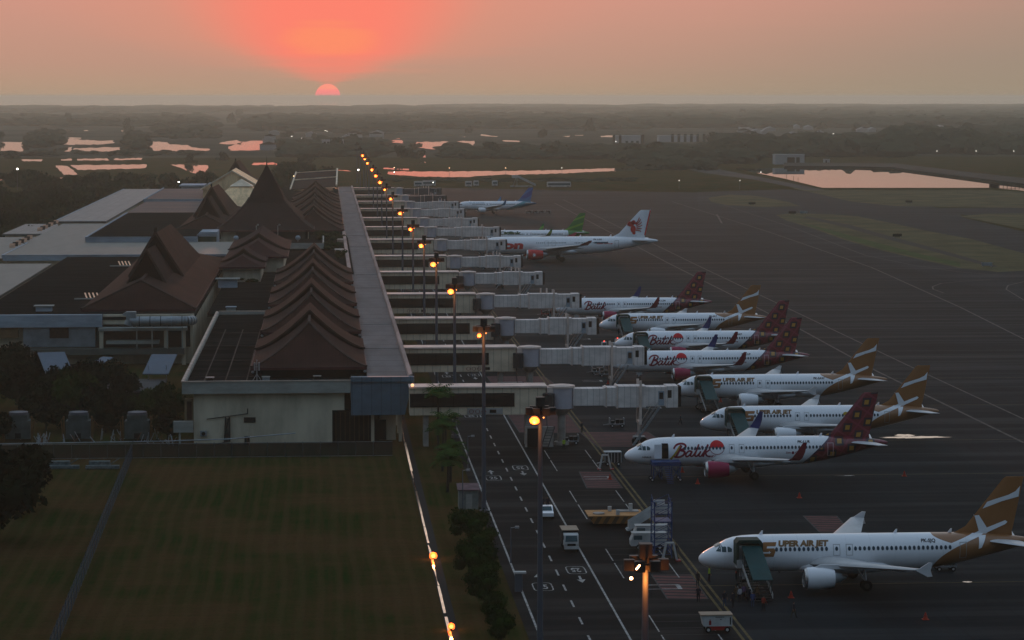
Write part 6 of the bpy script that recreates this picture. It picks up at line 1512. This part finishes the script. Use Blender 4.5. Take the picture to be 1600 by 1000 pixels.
def crown_mesh(seed, n_, lobes, leaf, flat=.75, spread=.62):
    r_ = random.Random(seed); mb = MB(); L_ = []
    for i in range(lobes):
        a = r_.uniform(0, 6.283); d = spread*math.sqrt(r_.random()); L_.append((d*math.cos(a), d*math.sin(a), r_.uniform(-.35, .40)*flat, r_.uniform(.26, .46)))
    for c in L_:
        mb.ball((c[0], c[1], c[2]-.04), c[3]*.74, 8, sz=flat)
    for i in range(n_):
        c = L_[i % len(L_)]; v = Vector((r_.gauss(0, 1), r_.gauss(0, 1), r_.gauss(0, 1)+.2)).normalized()
        rr = c[3]*r_.uniform(.68, 1.12); p = Vector((c[0]+v.x*rr, c[1]+v.y*rr, c[2]+v.z*rr*flat))
        a = Vector((r_.uniform(-1, 1), r_.uniform(-1, 1), r_.uniform(-1, 1))).normalized()*leaf*r_.uniform(.6, 1.3); b = a.orthogonal().normalized()*leaf*r_.uniform(.4, .9)
        b.rotate(Matrix.Rotation(r_.uniform(0, 6.28), 3, a))
        mb.add([p-a, p-b*.6, p+a, p+b], [(0, 1, 2, 3)])
    return mb
_tree = {}
def tree(x, y, h, rad, kind, label, cat='tree', group=None, trunk=.35, name='broadleaf_tree'):
    key = (kind, rnd.randrange(3))
    par = {'near': (1500, 11, .075, .8, M_leaf2), 'dark': (1500, 12, .075, .8, M_leaf3), 'umb': (900, 12, .085, .42, M_leaf), 'far': (420, 9, .12, .6, M_leaf), 'shrub': (2200, 14, .05, .72, M_leaf4)}[kind]
    t = thing(name, (x, y, 0)); tag(t, label, cat, group)
    if key not in _tree:
        o = crown_mesh(hash(key[1])+len(kind)*7, par[0], par[1], par[2], par[3]).build('crown', par[4], t); _tree[key] = o.data
    else: o = bpy.data.objects.new('crown', _tree[key]); col.objects.link(o); o.parent = t
    o.location = (0, 0, h*(1-trunk)+0 if kind != 'shrub' else h*.62); zs = h*trunk*1.15 if kind != 'shrub' else h*.62
    o.scale = (rad, rad, max(zs/(.65*par[3]), rad*.5)*(.62 if kind == 'shrub' else 1)); o.rotation_euler = (0, 0, rnd.uniform(0, 6.28))
    mb = MB(); mb.tube((0, 0, 0), (0, 0, h*.6), .05*h*.6, .03*h*.5, n=7)
    for q in range(4):
        a = q*1.57+x; mb.tube((0, 0, h*.42), (math.cos(a)*rad*.45, math.sin(a)*rad*.45, h*.72), .018*h, .008*h, n=5)
    mb.build('trunk', M_bark, t); return t
def palm(x, y, h, label):
    t = thing('palm_tree', (x, y, 0)); tag(t, label, 'palm', 'palms between the drain and the road')
    mb = MB(); mb.tube((0, 0, 0), (.1, .1, h), .2, .13, n=8); mb.build('trunk', M_bark, t)
    r_ = random.Random(int(x*10+y)); mb = MB()
    for q in range(20):
        a = q*2.4+r_.uniform(-.2, .2); up = r_.uniform(.2, 1.15); L_ = r_.uniform(2.4, 3.1); prev = Vector((.1, .1, h)); dirv = Vector((math.cos(a)*math.cos(up), math.sin(a)*math.cos(up), math.sin(up)))
        for k in range(9):
            nx = prev+dirv*L_/9; side = Vector((-math.sin(a), math.cos(a), 0)); ll = .75*math.sin(math.pi*(k+1.2)/10.5)+.1
            for s in (-1, 1):
                tip_ = prev+side*s*ll+Vector((dirv.x*.35, dirv.y*.35, -.35*ll)); mb.add([prev, prev+dirv*.2, tip_+dirv*.1, tip_], [(0, 1, 2, 3)])
            mb.bar(prev, nx, .05); prev = nx; dirv = (dirv+Vector((0, 0, -.21))).normalized()
    mb.build('fronds', M_frond, t)
palm(17.0, 396, 8.5, 'tallest palm, nearest the terminal walkway'); palm(17.5, 383, 6.0, 'palm just in front of the tallest one'); palm(16.6, 372, 6.2, 'middle palm of the clump by the road'); palm(17.2, 361, 4.6, 'low palm above the small kiosk'); palm(16.4, 352, 4.4, 'palm nearest the camera, left of the kiosk')
for px, py, h, r_, lb in [(733, 850, 4.2, 3.0, 'widest round shrub just below the kiosk'), (748, 868, 3.4, 2.6, 'round shrub overlapping the widest one'), (740, 907, 4.4, 2.9, 'tall shrub in the middle of the roadside row'), (753, 920, 3.2, 2.4, 'shrub tucked right of the tall middle one'), (758, 948, 3.8, 2.7, 'fourth clump in the roadside shrub row'),
                          (771, 967, 2.8, 1.6, 'small round shrub beside the road sign post'), (777, 990, 3.0, 1.7, 'shrub second from the bottom of the roadside row'), (784, 1012, 3.2, 1.7, 'lowest shrub of the roadside row, cut by the picture bottom')]:
    x, y = G(px, py); tree(x, y, h, r_, 'shrub', lb, 'shrub', 'round shrubs beside the service road', name='round_shrub')
# dark trees at the lower left
LT = [(30, 640, 8, 6.5, 'big dark tree at the left edge in front of the blue-white wall'), (70, 655, 6.5, 5, 'dark tree right of the big left edge tree'), (118, 660, 9.5, 5.2, 'taller greenish tree in front of the upper window'), (165, 668, 7.5, 5.5, 'bushy tree between the two tilted white panels'), (195, 640, 6, 3.6, 'dark rounded tree left of the tilted white sheet'),
      (250, 665, 7.5, 4.4, 'light green tree against the cream end wing'), (220, 670, 5.5, 4.0, 'low green tree left of the cream end wing'), (100, 676, 3.6, 3.0, 'low bush behind the cooling units'), (-5, 690, 5, 4.0, 'dark bush at the left edge behind the cooling units'), (20, 800, 9.5, 6.5, 'very dark tree in the lower left corner'), (-15, 850, 10, 7.5, 'very dark tree cut by the left picture edge, lowest one'), (50, 745, 4.5, 3.6, 'dark bush right of the corner tree'),
      (5, 600, 8.5, 6.5, 'dark tree at the left edge, highest up'), (52, 618, 8.0, 6.0, 'dark round tree before the left white panel'), (98, 632, 7.0, 5.0, 'dark tree in front of the left white panel'), (140, 640, 8.5, 5.5, 'dark tree over the farther white panel'), (172, 628, 6.5, 4.2, 'small dark tree near the low shed'), (72, 672, 5.5, 4.0, 'dark bush between the two left cooling units'), (165, 676, 4.5, 3.6, 'dark bush between the two right cooling units'), (262, 690, 4.5, 3.2, 'low dark bush by the side canopy of the end wing'), (190, 672, 5.5, 4.0, 'dark bush behind the right cooling unit')]
for i, (px, py, h, r_, lb) in enumerate(LT):
    x, y = G(px, py); tree(x, y, h, r_, 'near' if i in (2, 5, 6) else 'dark', lb, group='dark trees left of the end wing')
# roof garden shrubs
for px, py, z, h, r_, lb in [(520, 392, 9.2, 3.2, 4.2, 'roof garden bush between the tiered roofs and the concourse'), (510, 380, 9.2, 3.6, 4.4, 'bushy roof garden tree beside the white terrace'), (533, 405, 9.2, 2.6, 2.2, 'narrow hedge bush against the concourse kerb, lower'), (534, 378, 9.2, 2.6, 2.0, 'narrow hedge bush against the concourse kerb, upper'), (370, 440, 9.2, 1.6, 2.4, 'low planting below the small red roof'), (395, 441, 9.2, 1.4, 2.0, 'low planting right of the first below the small red roof')]:
    x, y = G(px, py, z); t = tree(x, y, h, r_, 'near', lb, 'shrub', 'roof garden planting', name='roof_garden_shrub'); t.location.z = z-.4
for px, py in ((530, 392), (533, 376)):
    x, y = G(px, py, 10); small('pale_roof_box', 'pale square roof light in the roof garden, %s one' % ('nearer' if py > 380 else 'farther'), 'roof light', lambda mb: (mb.box((-1.2, -3, 0), (1.2, 3, 1.2)), mb.box((-1.3, -3.1, 1.2), (1.3, 3.1, 1.3))), M_cream, (x, y, 9.2), 'pale roof lights in the roof garden')

# rain trees behind the halls
r_ = random.Random(5); cnt = 0
for i in range(76):
    y = 900+700*(i/76)**1.0+r_.uniform(-20, 20); px = r_.uniform(-20, 330) if y > 1290 else r_.uniform(-60, 150)
    X_ = (px-507)*y/4100
    if y < 1290 and X_ > -104: X_ = -104-r_.uniform(2, 90)
    if y > 1290 and r_.random() < .35: X_ = r_.uniform(-160, -60)
    h = r_.uniform(6, 9); cnt += 1
    q = 'left' if X_ < -140 else 'middle' if X_ < -100 else 'right'
    tree(X_, y, h, r_.uniform(8, 13), 'umb', 'spreading dark tree behind the terminal roofs, %s part of the grove' % q, group='spreading trees behind the terminal, %s part' % q, trunk=.45, name='rain_tree')
for i in range(20):
    px = r_.uniform(440, 520); y = r_.uniform(1380, 1750); X_ = (px-507)*y/4100
    tree(X_, y, r_.uniform(7, 11), r_.uniform(7, 11), 'umb', 'dark tree beyond the spire and the far tiered roofs', group='trees beyond the spire', trunk=.45, name='rain_tree')
# trees one can tell apart in the middle distance
PB = [(min(p[0] for p in q), max(p[0] for p in q), min(p[1] for p in q), max(p[1] for p in q)) for q in PONDS]
for i in range(170):
    py = r_.choice([r_.uniform(178, 200), r_.uniform(200, 232), r_.uniform(232, 258)]); px = r_.uniform(-40, 1640)
    if 560 < px < 1000 and 255 < py: continue
    if px > 1100 and py > 240: continue
    X_, y = G(px, py)
    big = 1 if y < 4000 else 1.5
    hh_ = r_.uniform(5, 10)*big; rr_ = r_.uniform(5, 11)*big; sp_x = rr_*4100/y; sp_y = hh_*4100/y
    if any(px+sp_x > b[0] and px-sp_x < b[1] and py-sp_y < b[3] and py > b[2] for b in PB) and r_.random() < .93: continue
    side = 'left of the sun' if px < 514 else 'between the masts and the pond' if px < 1100 else 'right, beyond the lagoon'
    tree(X_, y, hh_, rr_, 'far', 'hazy lone tree in the far fields '+side, group='hazy lone trees '+side, trunk=.6, name='distant_tree')
# far woods as masses
def woods(name, spots, seed, label):
    r2 = random.Random(seed); mb = MB()
    ico = bmesh.new(); bmesh.ops.create_icosphere(ico, subdivisions=2, radius=1); iv = [v_.co.copy() for v_ in ico.verts]; if_ = [tuple(v_.index for v_ in f.verts) for f in ico.faces]; ico.free()
    for (x, y, r0, h) in spots:
        j = [1+r2.uniform(-.22, .22) for _ in iv]
        mb.add([(x+v_.x*r0*k, y+v_.y*r0*k, max(-.3, h*.45+v_.z*h*.55*k)) for v_, k in zip(iv, j)], if_)
    o = mb.build(name, mat('hazy_woodland', (.018, .026, .016), 1, .5, .02, c2=(.036, .046, .028), spec=0)); tag(o, label, 'woodland', kind='stuff'); return o
def belt(px0, px1, py0, py1, n_, r0, h, seed):
    r2 = random.Random(seed); out = []
    for i in range(n_):
        x, y = G(r2.uniform(px0, px1), r2.uniform(py0, py1)); out.append((x, y, r0*r2.uniform(.5, 1.5), h*r2.uniform(.5, 1.25)))
    return out
woods('far_woodland', belt(-100, 1700, 168.5, 176, 700, 70, 13, 1)+belt(700, 1700, 166.5, 168, 260, 120, 13, 2), 1, 'hazy far woodland along the shore below the horizon')
woods('hazy_woodland', belt(-60, 330, 182, 198, 240, 28, 9, 3)+belt(250, 335, 198, 217, 60, 13, 8, 4)+belt(390, 620, 184, 206, 260, 26, 11, 5), 2, 'hazy woodland around the ponds on the left')
woods('mid_woodland', belt(48, 90, 206, 232, 50, 8, 8, 6)+belt(200, 228, 212, 234, 36, 8, 8, 7)+belt(440, 600, 222, 246, 130, 11, 7, 8)+belt(-20, 340, 239, 244, 50, 7, 3, 9)+belt(700, 1180, 232, 249, 380, 12, 6, 10)+belt(985, 1180, 247, 256, 120, 11, 8, 20), 3, 'low scrub and woodland around the middle ponds')
woods('right_woodland', belt(1130, 1400, 226, 246, 360, 13, 12, 11)+belt(1390, 1520, 217, 240, 200, 14, 16, 12)+belt(1500, 1640, 226, 242, 150, 13, 12, 13), 4, 'dark woodland hump beyond the lagoon on the right')
woods('right_far_woodland', belt(1000, 1700, 176, 200, 620, 38, 13, 14)+belt(1520, 1680, 196, 218, 120, 22, 14, 15)+belt(620, 1000, 182, 202, 260, 28, 12, 16), 5, 'pale hazy woodland beyond the far houses on the right')
woods('pond_shore_scrub', belt(600, 990, 279, 284, 110, 4, .9, 17)+belt(1000, 1110, 255, 266, 60, 9, 5, 18), 6, 'low scrub along the near shore of the long pond')

# far buildings
M_farw = mat('hazy_white_wall', (.34, .35, .36), .8, .1, .05)
def block(x0, y0, wd, dp, h, label, win, name='distant_building', wt=None):
    t = thing(name, (x0, y0, 0)); tag(t, label, 'building')
    mb = MB(); mb.box((0, 0, 0), (wd, dp, h)); mb.build('wall', M_farw, t); mb = MB(); mb.box((-.3, -.3, h), (wd+.3, dp+.3, h+.4)); mb.build('roof', M_farw, t)
    for (a, b, c, d) in win:
        mb = MB(); mb.box((a, -.25, b), (c, -.02, d)); mb.build('window', M_dark, t)
block(352.8, 2041, 23.2, 12, 7.4, 'white boxy building with dark openings on the lagoon shore', [(9.5, 1.4, 15.5, 5.6), (16.6, 1.4, 19.4, 5.6)])
x, y = G(1288, 254); block(x, y, 4.5, 4, 2.4, 'tiny white hut right of the boxy lagoon building', [(1, 0, 2, 1.8)])
x, y = G(962, 225); block(x, y, 28, 20, 9, 'hazy white building with dark towers in the middle distance', [(-3.5, 0, -.5, 10.5), (3.5, 0, 6.5, 10.5), (29, 0, 32, 10.5), (11, 0, 14, 3.5), (17, 0, 20, 3.5), (23, 0, 26, 3.5)])
x, y = G(1030, 222); block(x, y, 45, 20, 7, 'long hazy building with a row of dark towers', [(14+q*7.4, 0, 17.2+q*7.4, 9.5) for q in range(6)])
x, y = G(503, 233); block(x, y, 22, 12, 9, 'hazy pale block left of the farthest masts', [(2+q*3.2, 2, 4+q*3.2, 7.5) for q in range(6)])
r3 = random.Random(9)
for i in range(46):
    px, py = r3.uniform(1150, 1600), r3.uniform(201, 215)
    if i > 34: px, py = r3.uniform(400, 600), r3.uniform(210, 232)
    x, y = G(px, py); t = thing('distant_house', (x, y, 0)); tag(t, 'hazy house in the far town %s' % ('beyond the lagoon woods' if px > 700 else 'left of the masts'), 'house', 'hazy houses %s' % ('beyond the lagoon woods' if px > 700 else 'left of the masts'))
    w_, d_ = r3.uniform(8, 20), r3.uniform(8, 14)
    mb = MB(); mb.box((0, 0, 0), (w_, d_, 4)); mb.build('wall', M_farw, t); mb = MB(); mb.prism([(-1, 4), (w_+1, 4), (w_*.5, 7)], -1, d_+1, axis='y'); mb.build('roof', M_tile if i % 2 else M_farw, t)
# street lights far away
def far_lamp(px, py, s_, h, label, warm=False):
    x, y = G(px, py+h*4100/ (53.5*4100/(py-150)) if False else py, 0)
    x, y = G(px, py, h); t = thing('distant_street_lamp', (x, y, 0)); tag(t, label, 'street lamp', 'small far lamps')
    mb = MB(); mb.tube((0, 0, 0), (0, 0, h), .12, .08, n=5); mb.build('post', M_pole, t)
    mb = MB(); mb.ball((0, 0, h), s_*y/4100*.8, 8); mb.build('lamp', M_bul if not warm else emis('warm_lamp', (1, .6, .3), 8), t)
far_lamp(27, 264, 1.6, 12, 'bright white lamp on a tall pole above the trees at the left'); far_lamp(279, 284.5, 1.3, 11, 'bright white lamp over the far blue plant houses'); far_lamp(560, 265.5, 1.3, 6, 'white lamp left of the far end of the mast row'); far_lamp(459, 275, .9, 14, 'reddish lamp above the slanted far roof', True)
for i, (px, py) in enumerate([(702, 262.5), (790, 262.5), (616, 262), (616, 269), (677, 285), (441, 195), (456, 213), (471, 216), (508, 204), (511, 205), (530, 226), (570, 222), (574, 221), (1110, 214), (1173, 214), (1101, 252), (1114, 245), (1180, 245), (1189, 269), (1061, 282), (1156, 282), (1302, 209), (1351, 209), (1395, 205), (1527, 205), (1402, 236), (1464, 236), (1525, 236), (1584, 236), (962, 221), (878, 262)]):
    far_lamp(px, py, .42 if i > 4 else .6, 5, 'tiny %s light point %s' % ('warm' if i in (0, 1, 2) else 'white', ['above the long pond, left', 'above the long pond, middle', 'left end of the long pond', 'on the shore by the masts', 'at the far apron corner', 'in the left haze above the spire', 'left of the masts, upper', 'left of the masts, middle', 'beyond the spire, high', 'beyond the spire, twin', 'left of the farthest mast, low', 'right of the farthest mast, left twin', 'right of the farthest mast, right twin', 'in the far town beside the dark towers', 'in the far town right of the towers',
       'left of the lagoon, upper', 'left of the lagoon, high', 'over the track left of the lagoon', 'on the lagoon left tip', 'on the dry grass beyond the apron', 'on the dry grass left of the lagoon', 'in the town above the boxy building', 'in the town right of the boxy building', 'in the town above the woods', 'in the far right town', 'on the far field, left', 'on the far field, second', 'on the far field, third', 'on the far field at the right edge', 'in front of the dark towers', 'above the long pond, right'][i]), i in (0, 1, 2))
# taxiway signs and lagoon jetty
for px, py, lb in [(1175, 320.5, 'dark taxiway sign on the small grass island'), (1420, 317.5, 'dark taxiway sign on the grass before the lagoon'), (1402, 371, 'low dark box in the middle of the large grass island'), (1542, 417, 'bluish box at the right end of the large grass island'), (1238, 335, 'small dark sign at the left tip of the large grass island'), (1256, 334.5, 'small pale box at the left tip of the large grass island')]:
    x, y = G(px, py); t = thing('taxiway_sign', (x, y, 0)); tag(t, lb, 'airfield sign', 'airfield signs and boxes on the grass')
    mb = MB(); mb.box((-1.7, -.15, .35), (1.7, .15, 1.4)); mb.build('panel', M_dark if 'pale' not in lb and 'bluish' not in lb else M_steel, t); mb = MB(); mb.box((-1.4, -.1, 0), (-1.2, .1, .35)); mb.box((1.2, -.1, 0), (1.4, .1, .35)); mb.build('leg', M_steel, t)
x, y = G(1552, 292); t = thing('jetty', (x, y, 0)); tag(t, 'dark little jetty with a hut at the right end of the lagoon', 'jetty')
mb = MB(); mb.box((-2, -1, 0), (3, 2, 1.8)); mb.build('hut', M_dark, t); mb = MB(); mb.box((3, 0, .8), (22, 1, 1.0)); mb.box((3, 0, 1.6), (22, .1, 1.7)); mb.build('deck', M_dark, t)
mb = MB()
for q in range(8): mb.box((3.5+q*2.4, .2, 0), (3.8+q*2.4, .6, 1.7))
mb.build('posts', M_dark, t)
for i, (px, py) in enumerate([(1229, 285), (1240, 285), (1247, 285)]):
    x, y = G(px, py); t = thing('shore_post', (x, y, 0)); tag(t, 'thin dark post on the left lagoon shore', 'post', 'thin posts on the left lagoon shore'); mb = MB(); mb.tube((0, 0, 0), (0, 0, 5-i), .12, n=5); mb.build('pole', M_dark, t)

# ================================================================== YARD AT THE LOWER LEFT
def cooling(px, py, label):
    x, y = G(px, py); t = thing('cooling_unit', (x, y, 0)); tag(t, label, 'cooling unit', 'boxy cooling units in the yard')
    mb = MB(); mb.box((-1.9, 0, .4), (1.9, 3, 3.2)); mb.box((-1.5, .1, 3.2), (1.5, 2.8, 4.1)); mb.build('housing', mat('dull_grey_green_panel', (.055, .075, .075), .7, .25, .8), t)
    mb = MB(); mb.tube((0, 1.4, 4.1), (0, 1.4, 4.5), 1.5, n=14); mb.build('fan_drum', M_pole, t)
    mb = MB()
    for s in (-1, 1):
        mb.box((s*2.15-.12, -.2, 0), (s*2.15+.12, 0.1, 4.0)); mb.bar((s*2.2, -.1, 3.9), (s*3.0, -.1, 2.6), .1)
        mb.tube((s*2.3, -.3, .6), (s*2.5, -.3, 3.2), .12, n=6)
    mb.build('pipe_frame', mat('ochre_pipe', (.10, .055, .02), .6), t)
    mb = MB(); mb.box((-.35, -.03, .5), (.35, -.005, 1.3)); mb.box((-.45, -.06, .45), (-.35, -.0, 1.35)); mb.box((.35, -.06, .45), (.45, 0, 1.35)); mb.build('hatch', M_dark, t)
cooling(28, 690, 'grey cooling unit at the left edge of the yard'); cooling(122, 690, 'grey cooling unit in the middle of the yard'); cooling(214, 690, 'grey cooling unit nearest the cream end wing')
def panel(px, py, w_, d_, rz, tx, label, legs=4.5):
    x, y = G(px, py, legs+1); t = thing('tilted_canopy', (x, y, 0)); tag(t, label, 'canopy', 'tilted white sheet canopies'); t.rotation_euler = (0, 0, rz)
    mb = MB(); a = math.tan(tx)
    mb.add([(-w_, -d_, legs), (w_, -d_, legs), (w_, d_, legs+2*d_*a), (-w_, d_, legs+2*d_*a), (-w_, -d_, legs+.15), (w_, -d_, legs+.15), (w_, d_, legs+.15+2*d_*a), (-w_, d_, legs+.15+2*d_*a)], [(3, 2, 1, 0), (4, 5, 6, 7), (0, 1, 5, 4), (1, 2, 6, 5), (2, 3, 7, 6), (3, 0, 4, 7)]); mb.build('sheet', mat('bluish_white_sheet', (.07, .10, .14), .5, .08, .5), t)
    mb = MB()
    for s in (-1, 1): mb.tube((s*w_*.7, -d_*.6, 0), (s*w_*.7, -d_*.6, legs+.3*d_), .07, n=6)
    mb.build('leg', M_steel, t)
panel(250, 572, 2.3, 5, -.10, R(14), 'tilted bluish-white sheet canopy left of the cream end wing'); panel(88, 578, 2.4, 6, .25, R(16), 'tilted white sheet canopy half behind the trees on the left'); panel(150, 568, 1.2, 4, -.5, R(12), 'farther white sheet canopy seen through the tree branches')
small('long_shed', 'long low grey shed roof behind the tilted canopy', 'shed', lambda mb: (mb.box((-9, 0, 0), (9, 18, 3.2)), mb.box((-9.5, -.5, 3.2), (9.5, 18.5, 3.5), 1), mb.box((-5, -.6, 2.3), (2, -.5, 3.1), 2)), [M_dark, mat('dark_grey_roof', (.045, .05, .055), .8, .3, .3), M_wood], (-37.5, 448, 0))
rr3 = random.Random(12)
for i in range(26):
    px, py = rr3.uniform(30, 275), rr3.uniform(684, 697); x, y = G(px, py); mb = MB()
    for q in range(3):
        a = rr3.uniform(-1, 1); mb.tube((a, rr3.uniform(-.5, .5), .1), (a+rr3.uniform(-.9, .9), .2, rr3.uniform(.4, 1.9)), .07, n=5, mi=q % 2)
    tag(mb.build('pipe_bundle', [M_steel, mat('rusty_pipe', (.12, .06, .03), .5)], loc=(x, y, 0)), 'jumbled small pipes standing between the cooling units', 'pipes', 'jumbled pipes in the yard')
for px, py, a, lb in [(95, 733, 2.6, 'stack of pale grey boards in the yard, left one'), (160, 733, 2.4, 'stack of pale grey boards in the yard, right one')]:
    x, y = G(px, py); small('board_stack', lb, 'boards', lambda mb: (mb.box((-a, 0, 0), (a, .8, .5)), mb.box((-a+.4, .9, 0), (a-1.4, 1.8, 1.0)), mb.bar((-a, -.4, .3), (a*.6, -.3, .35), .15), mb.bar((a*.4, .2, .6), (a, .3, 1.5), .12)), mat('weathered_boards', (.09, .12, .125), .8, .4, 2), (x, y, 0), 'board stacks in the yard')
# fences
M_fencep = mat('dull_blue_fence_steel', (.030, .042, .055), .8, .2, 1)
M_mesh = bpy.data.materials.new('blue_green_wire_mesh'); M_mesh.use_nodes = True
n = NT(M_mesh.node_tree); b_ = n.n['Principled BSDF']; b_.inputs['Base Color'].default_value = (.05, .10, .15, 1); b_.inputs['Alpha'].default_value = .45; b_.inputs['Roughness'].default_value = .5
t = thing('wire_mesh_fence', (-28.6, 388, 0)); tag(t, 'long blue-grey wire mesh fence running down the grass towards the camera', 'fence')
N_ = 44
for i in range(N_):
    f = i/(N_-1); x, y = 2.6*f, -150*f
    mb = MB(); mb.tube((x, y, 0), (x, y, 2.5), .05, n=5); mb.bar((x, y, 2.45), (x+.35, y, 2.85), .05); mb.build('post', M_fencep, t)
mb = MB()
for z in (.1, 1.2, 2.4, 2.62, 2.8): mb.bar((0+(max(0, z-2.4)), 0, z), (2.6+(max(0, z-2.4)), -150, z), .02)
mb.build('wire', M_fencep, t)
mb = MB(); mb.box((0, 0, 0), (.01, 1, 1)); mb = MB(); mb.add([(0, 0, .05), (2.6, -150, .05), (2.6, -150, 2.4), (0, 0, 2.4)], [(0, 1, 2, 3)]); mb.build('mesh_panel', M_mesh, t)
M_steel2 = mat('faded_fence_post', (.07, .08, .085), .8, .2, 1)
t = thing('wire_mesh_fence', (-28.6, 388.5, 0)); tag(t, 'dark wire mesh fence crossing in front of the end wing and the yard', 'fence')
for i in range(24):
    x = -22+i*2.62-.0
    if x > 38: break
    mb = MB(); mb.tube((x, 0, 0), (x, 0, 2.3), .045, n=5); mb.build('post', M_steel2, t)
mb = MB()
for z in (.1, 2.2): mb.bar((-24, 0, z), (38.5, 0, z), .05)
mb.tube((-24, -.1, 2.35), (4, -.1, 2.55), .09, n=6); mb.tube((4, -.1, 2.55), (14, .1, 2.75), .09, n=6); mb.tube((14, .1, 2.75), (24, 6, 2.8), .09, n=6); mb.build('rail', M_steel, t)
mb = MB(); mb.add([(-24, 0, .05), (38.5, 0, .05), (38.5, 0, 2.2), (-24, 0, 2.2)], [(0, 1, 2, 3)]); m2 = M_mesh.copy(); m2.name = 'black_wire_mesh'; m2.node_tree.nodes['Principled BSDF'].inputs['Base Color'].default_value = (.006, .008, .010, 1); m2.node_tree.nodes['Principled BSDF'].inputs['Alpha'].default_value = .75
mb.build('mesh_panel', m2, t)

# ================================================================== HAZE
mb = MB(); mb.box((-260000, -4000, -1.6), (260000, 260000, 57.5)); hz = mb.build('haze', [])
m = bpy.data.materials.new('haze_air'); m.use_nodes = True; m.node_tree.nodes.clear()
v_ = m.node_tree.nodes.new('ShaderNodeVolumePrincipled'); ou = m.node_tree.nodes.new('ShaderNodeOutputMaterial')
v_.inputs['Color'].default_value = (.87, .96, .83, 1); v_.inputs['Density'].default_value = 8.8e-5; v_.inputs['Anisotropy'].default_value = .62
m.node_tree.links.new(v_.outputs[0], ou.inputs['Volume']); hz.data.materials.append(m); hz['kind'] = 'stuff'; hz['label'] = 'evening haze over the whole airfield'
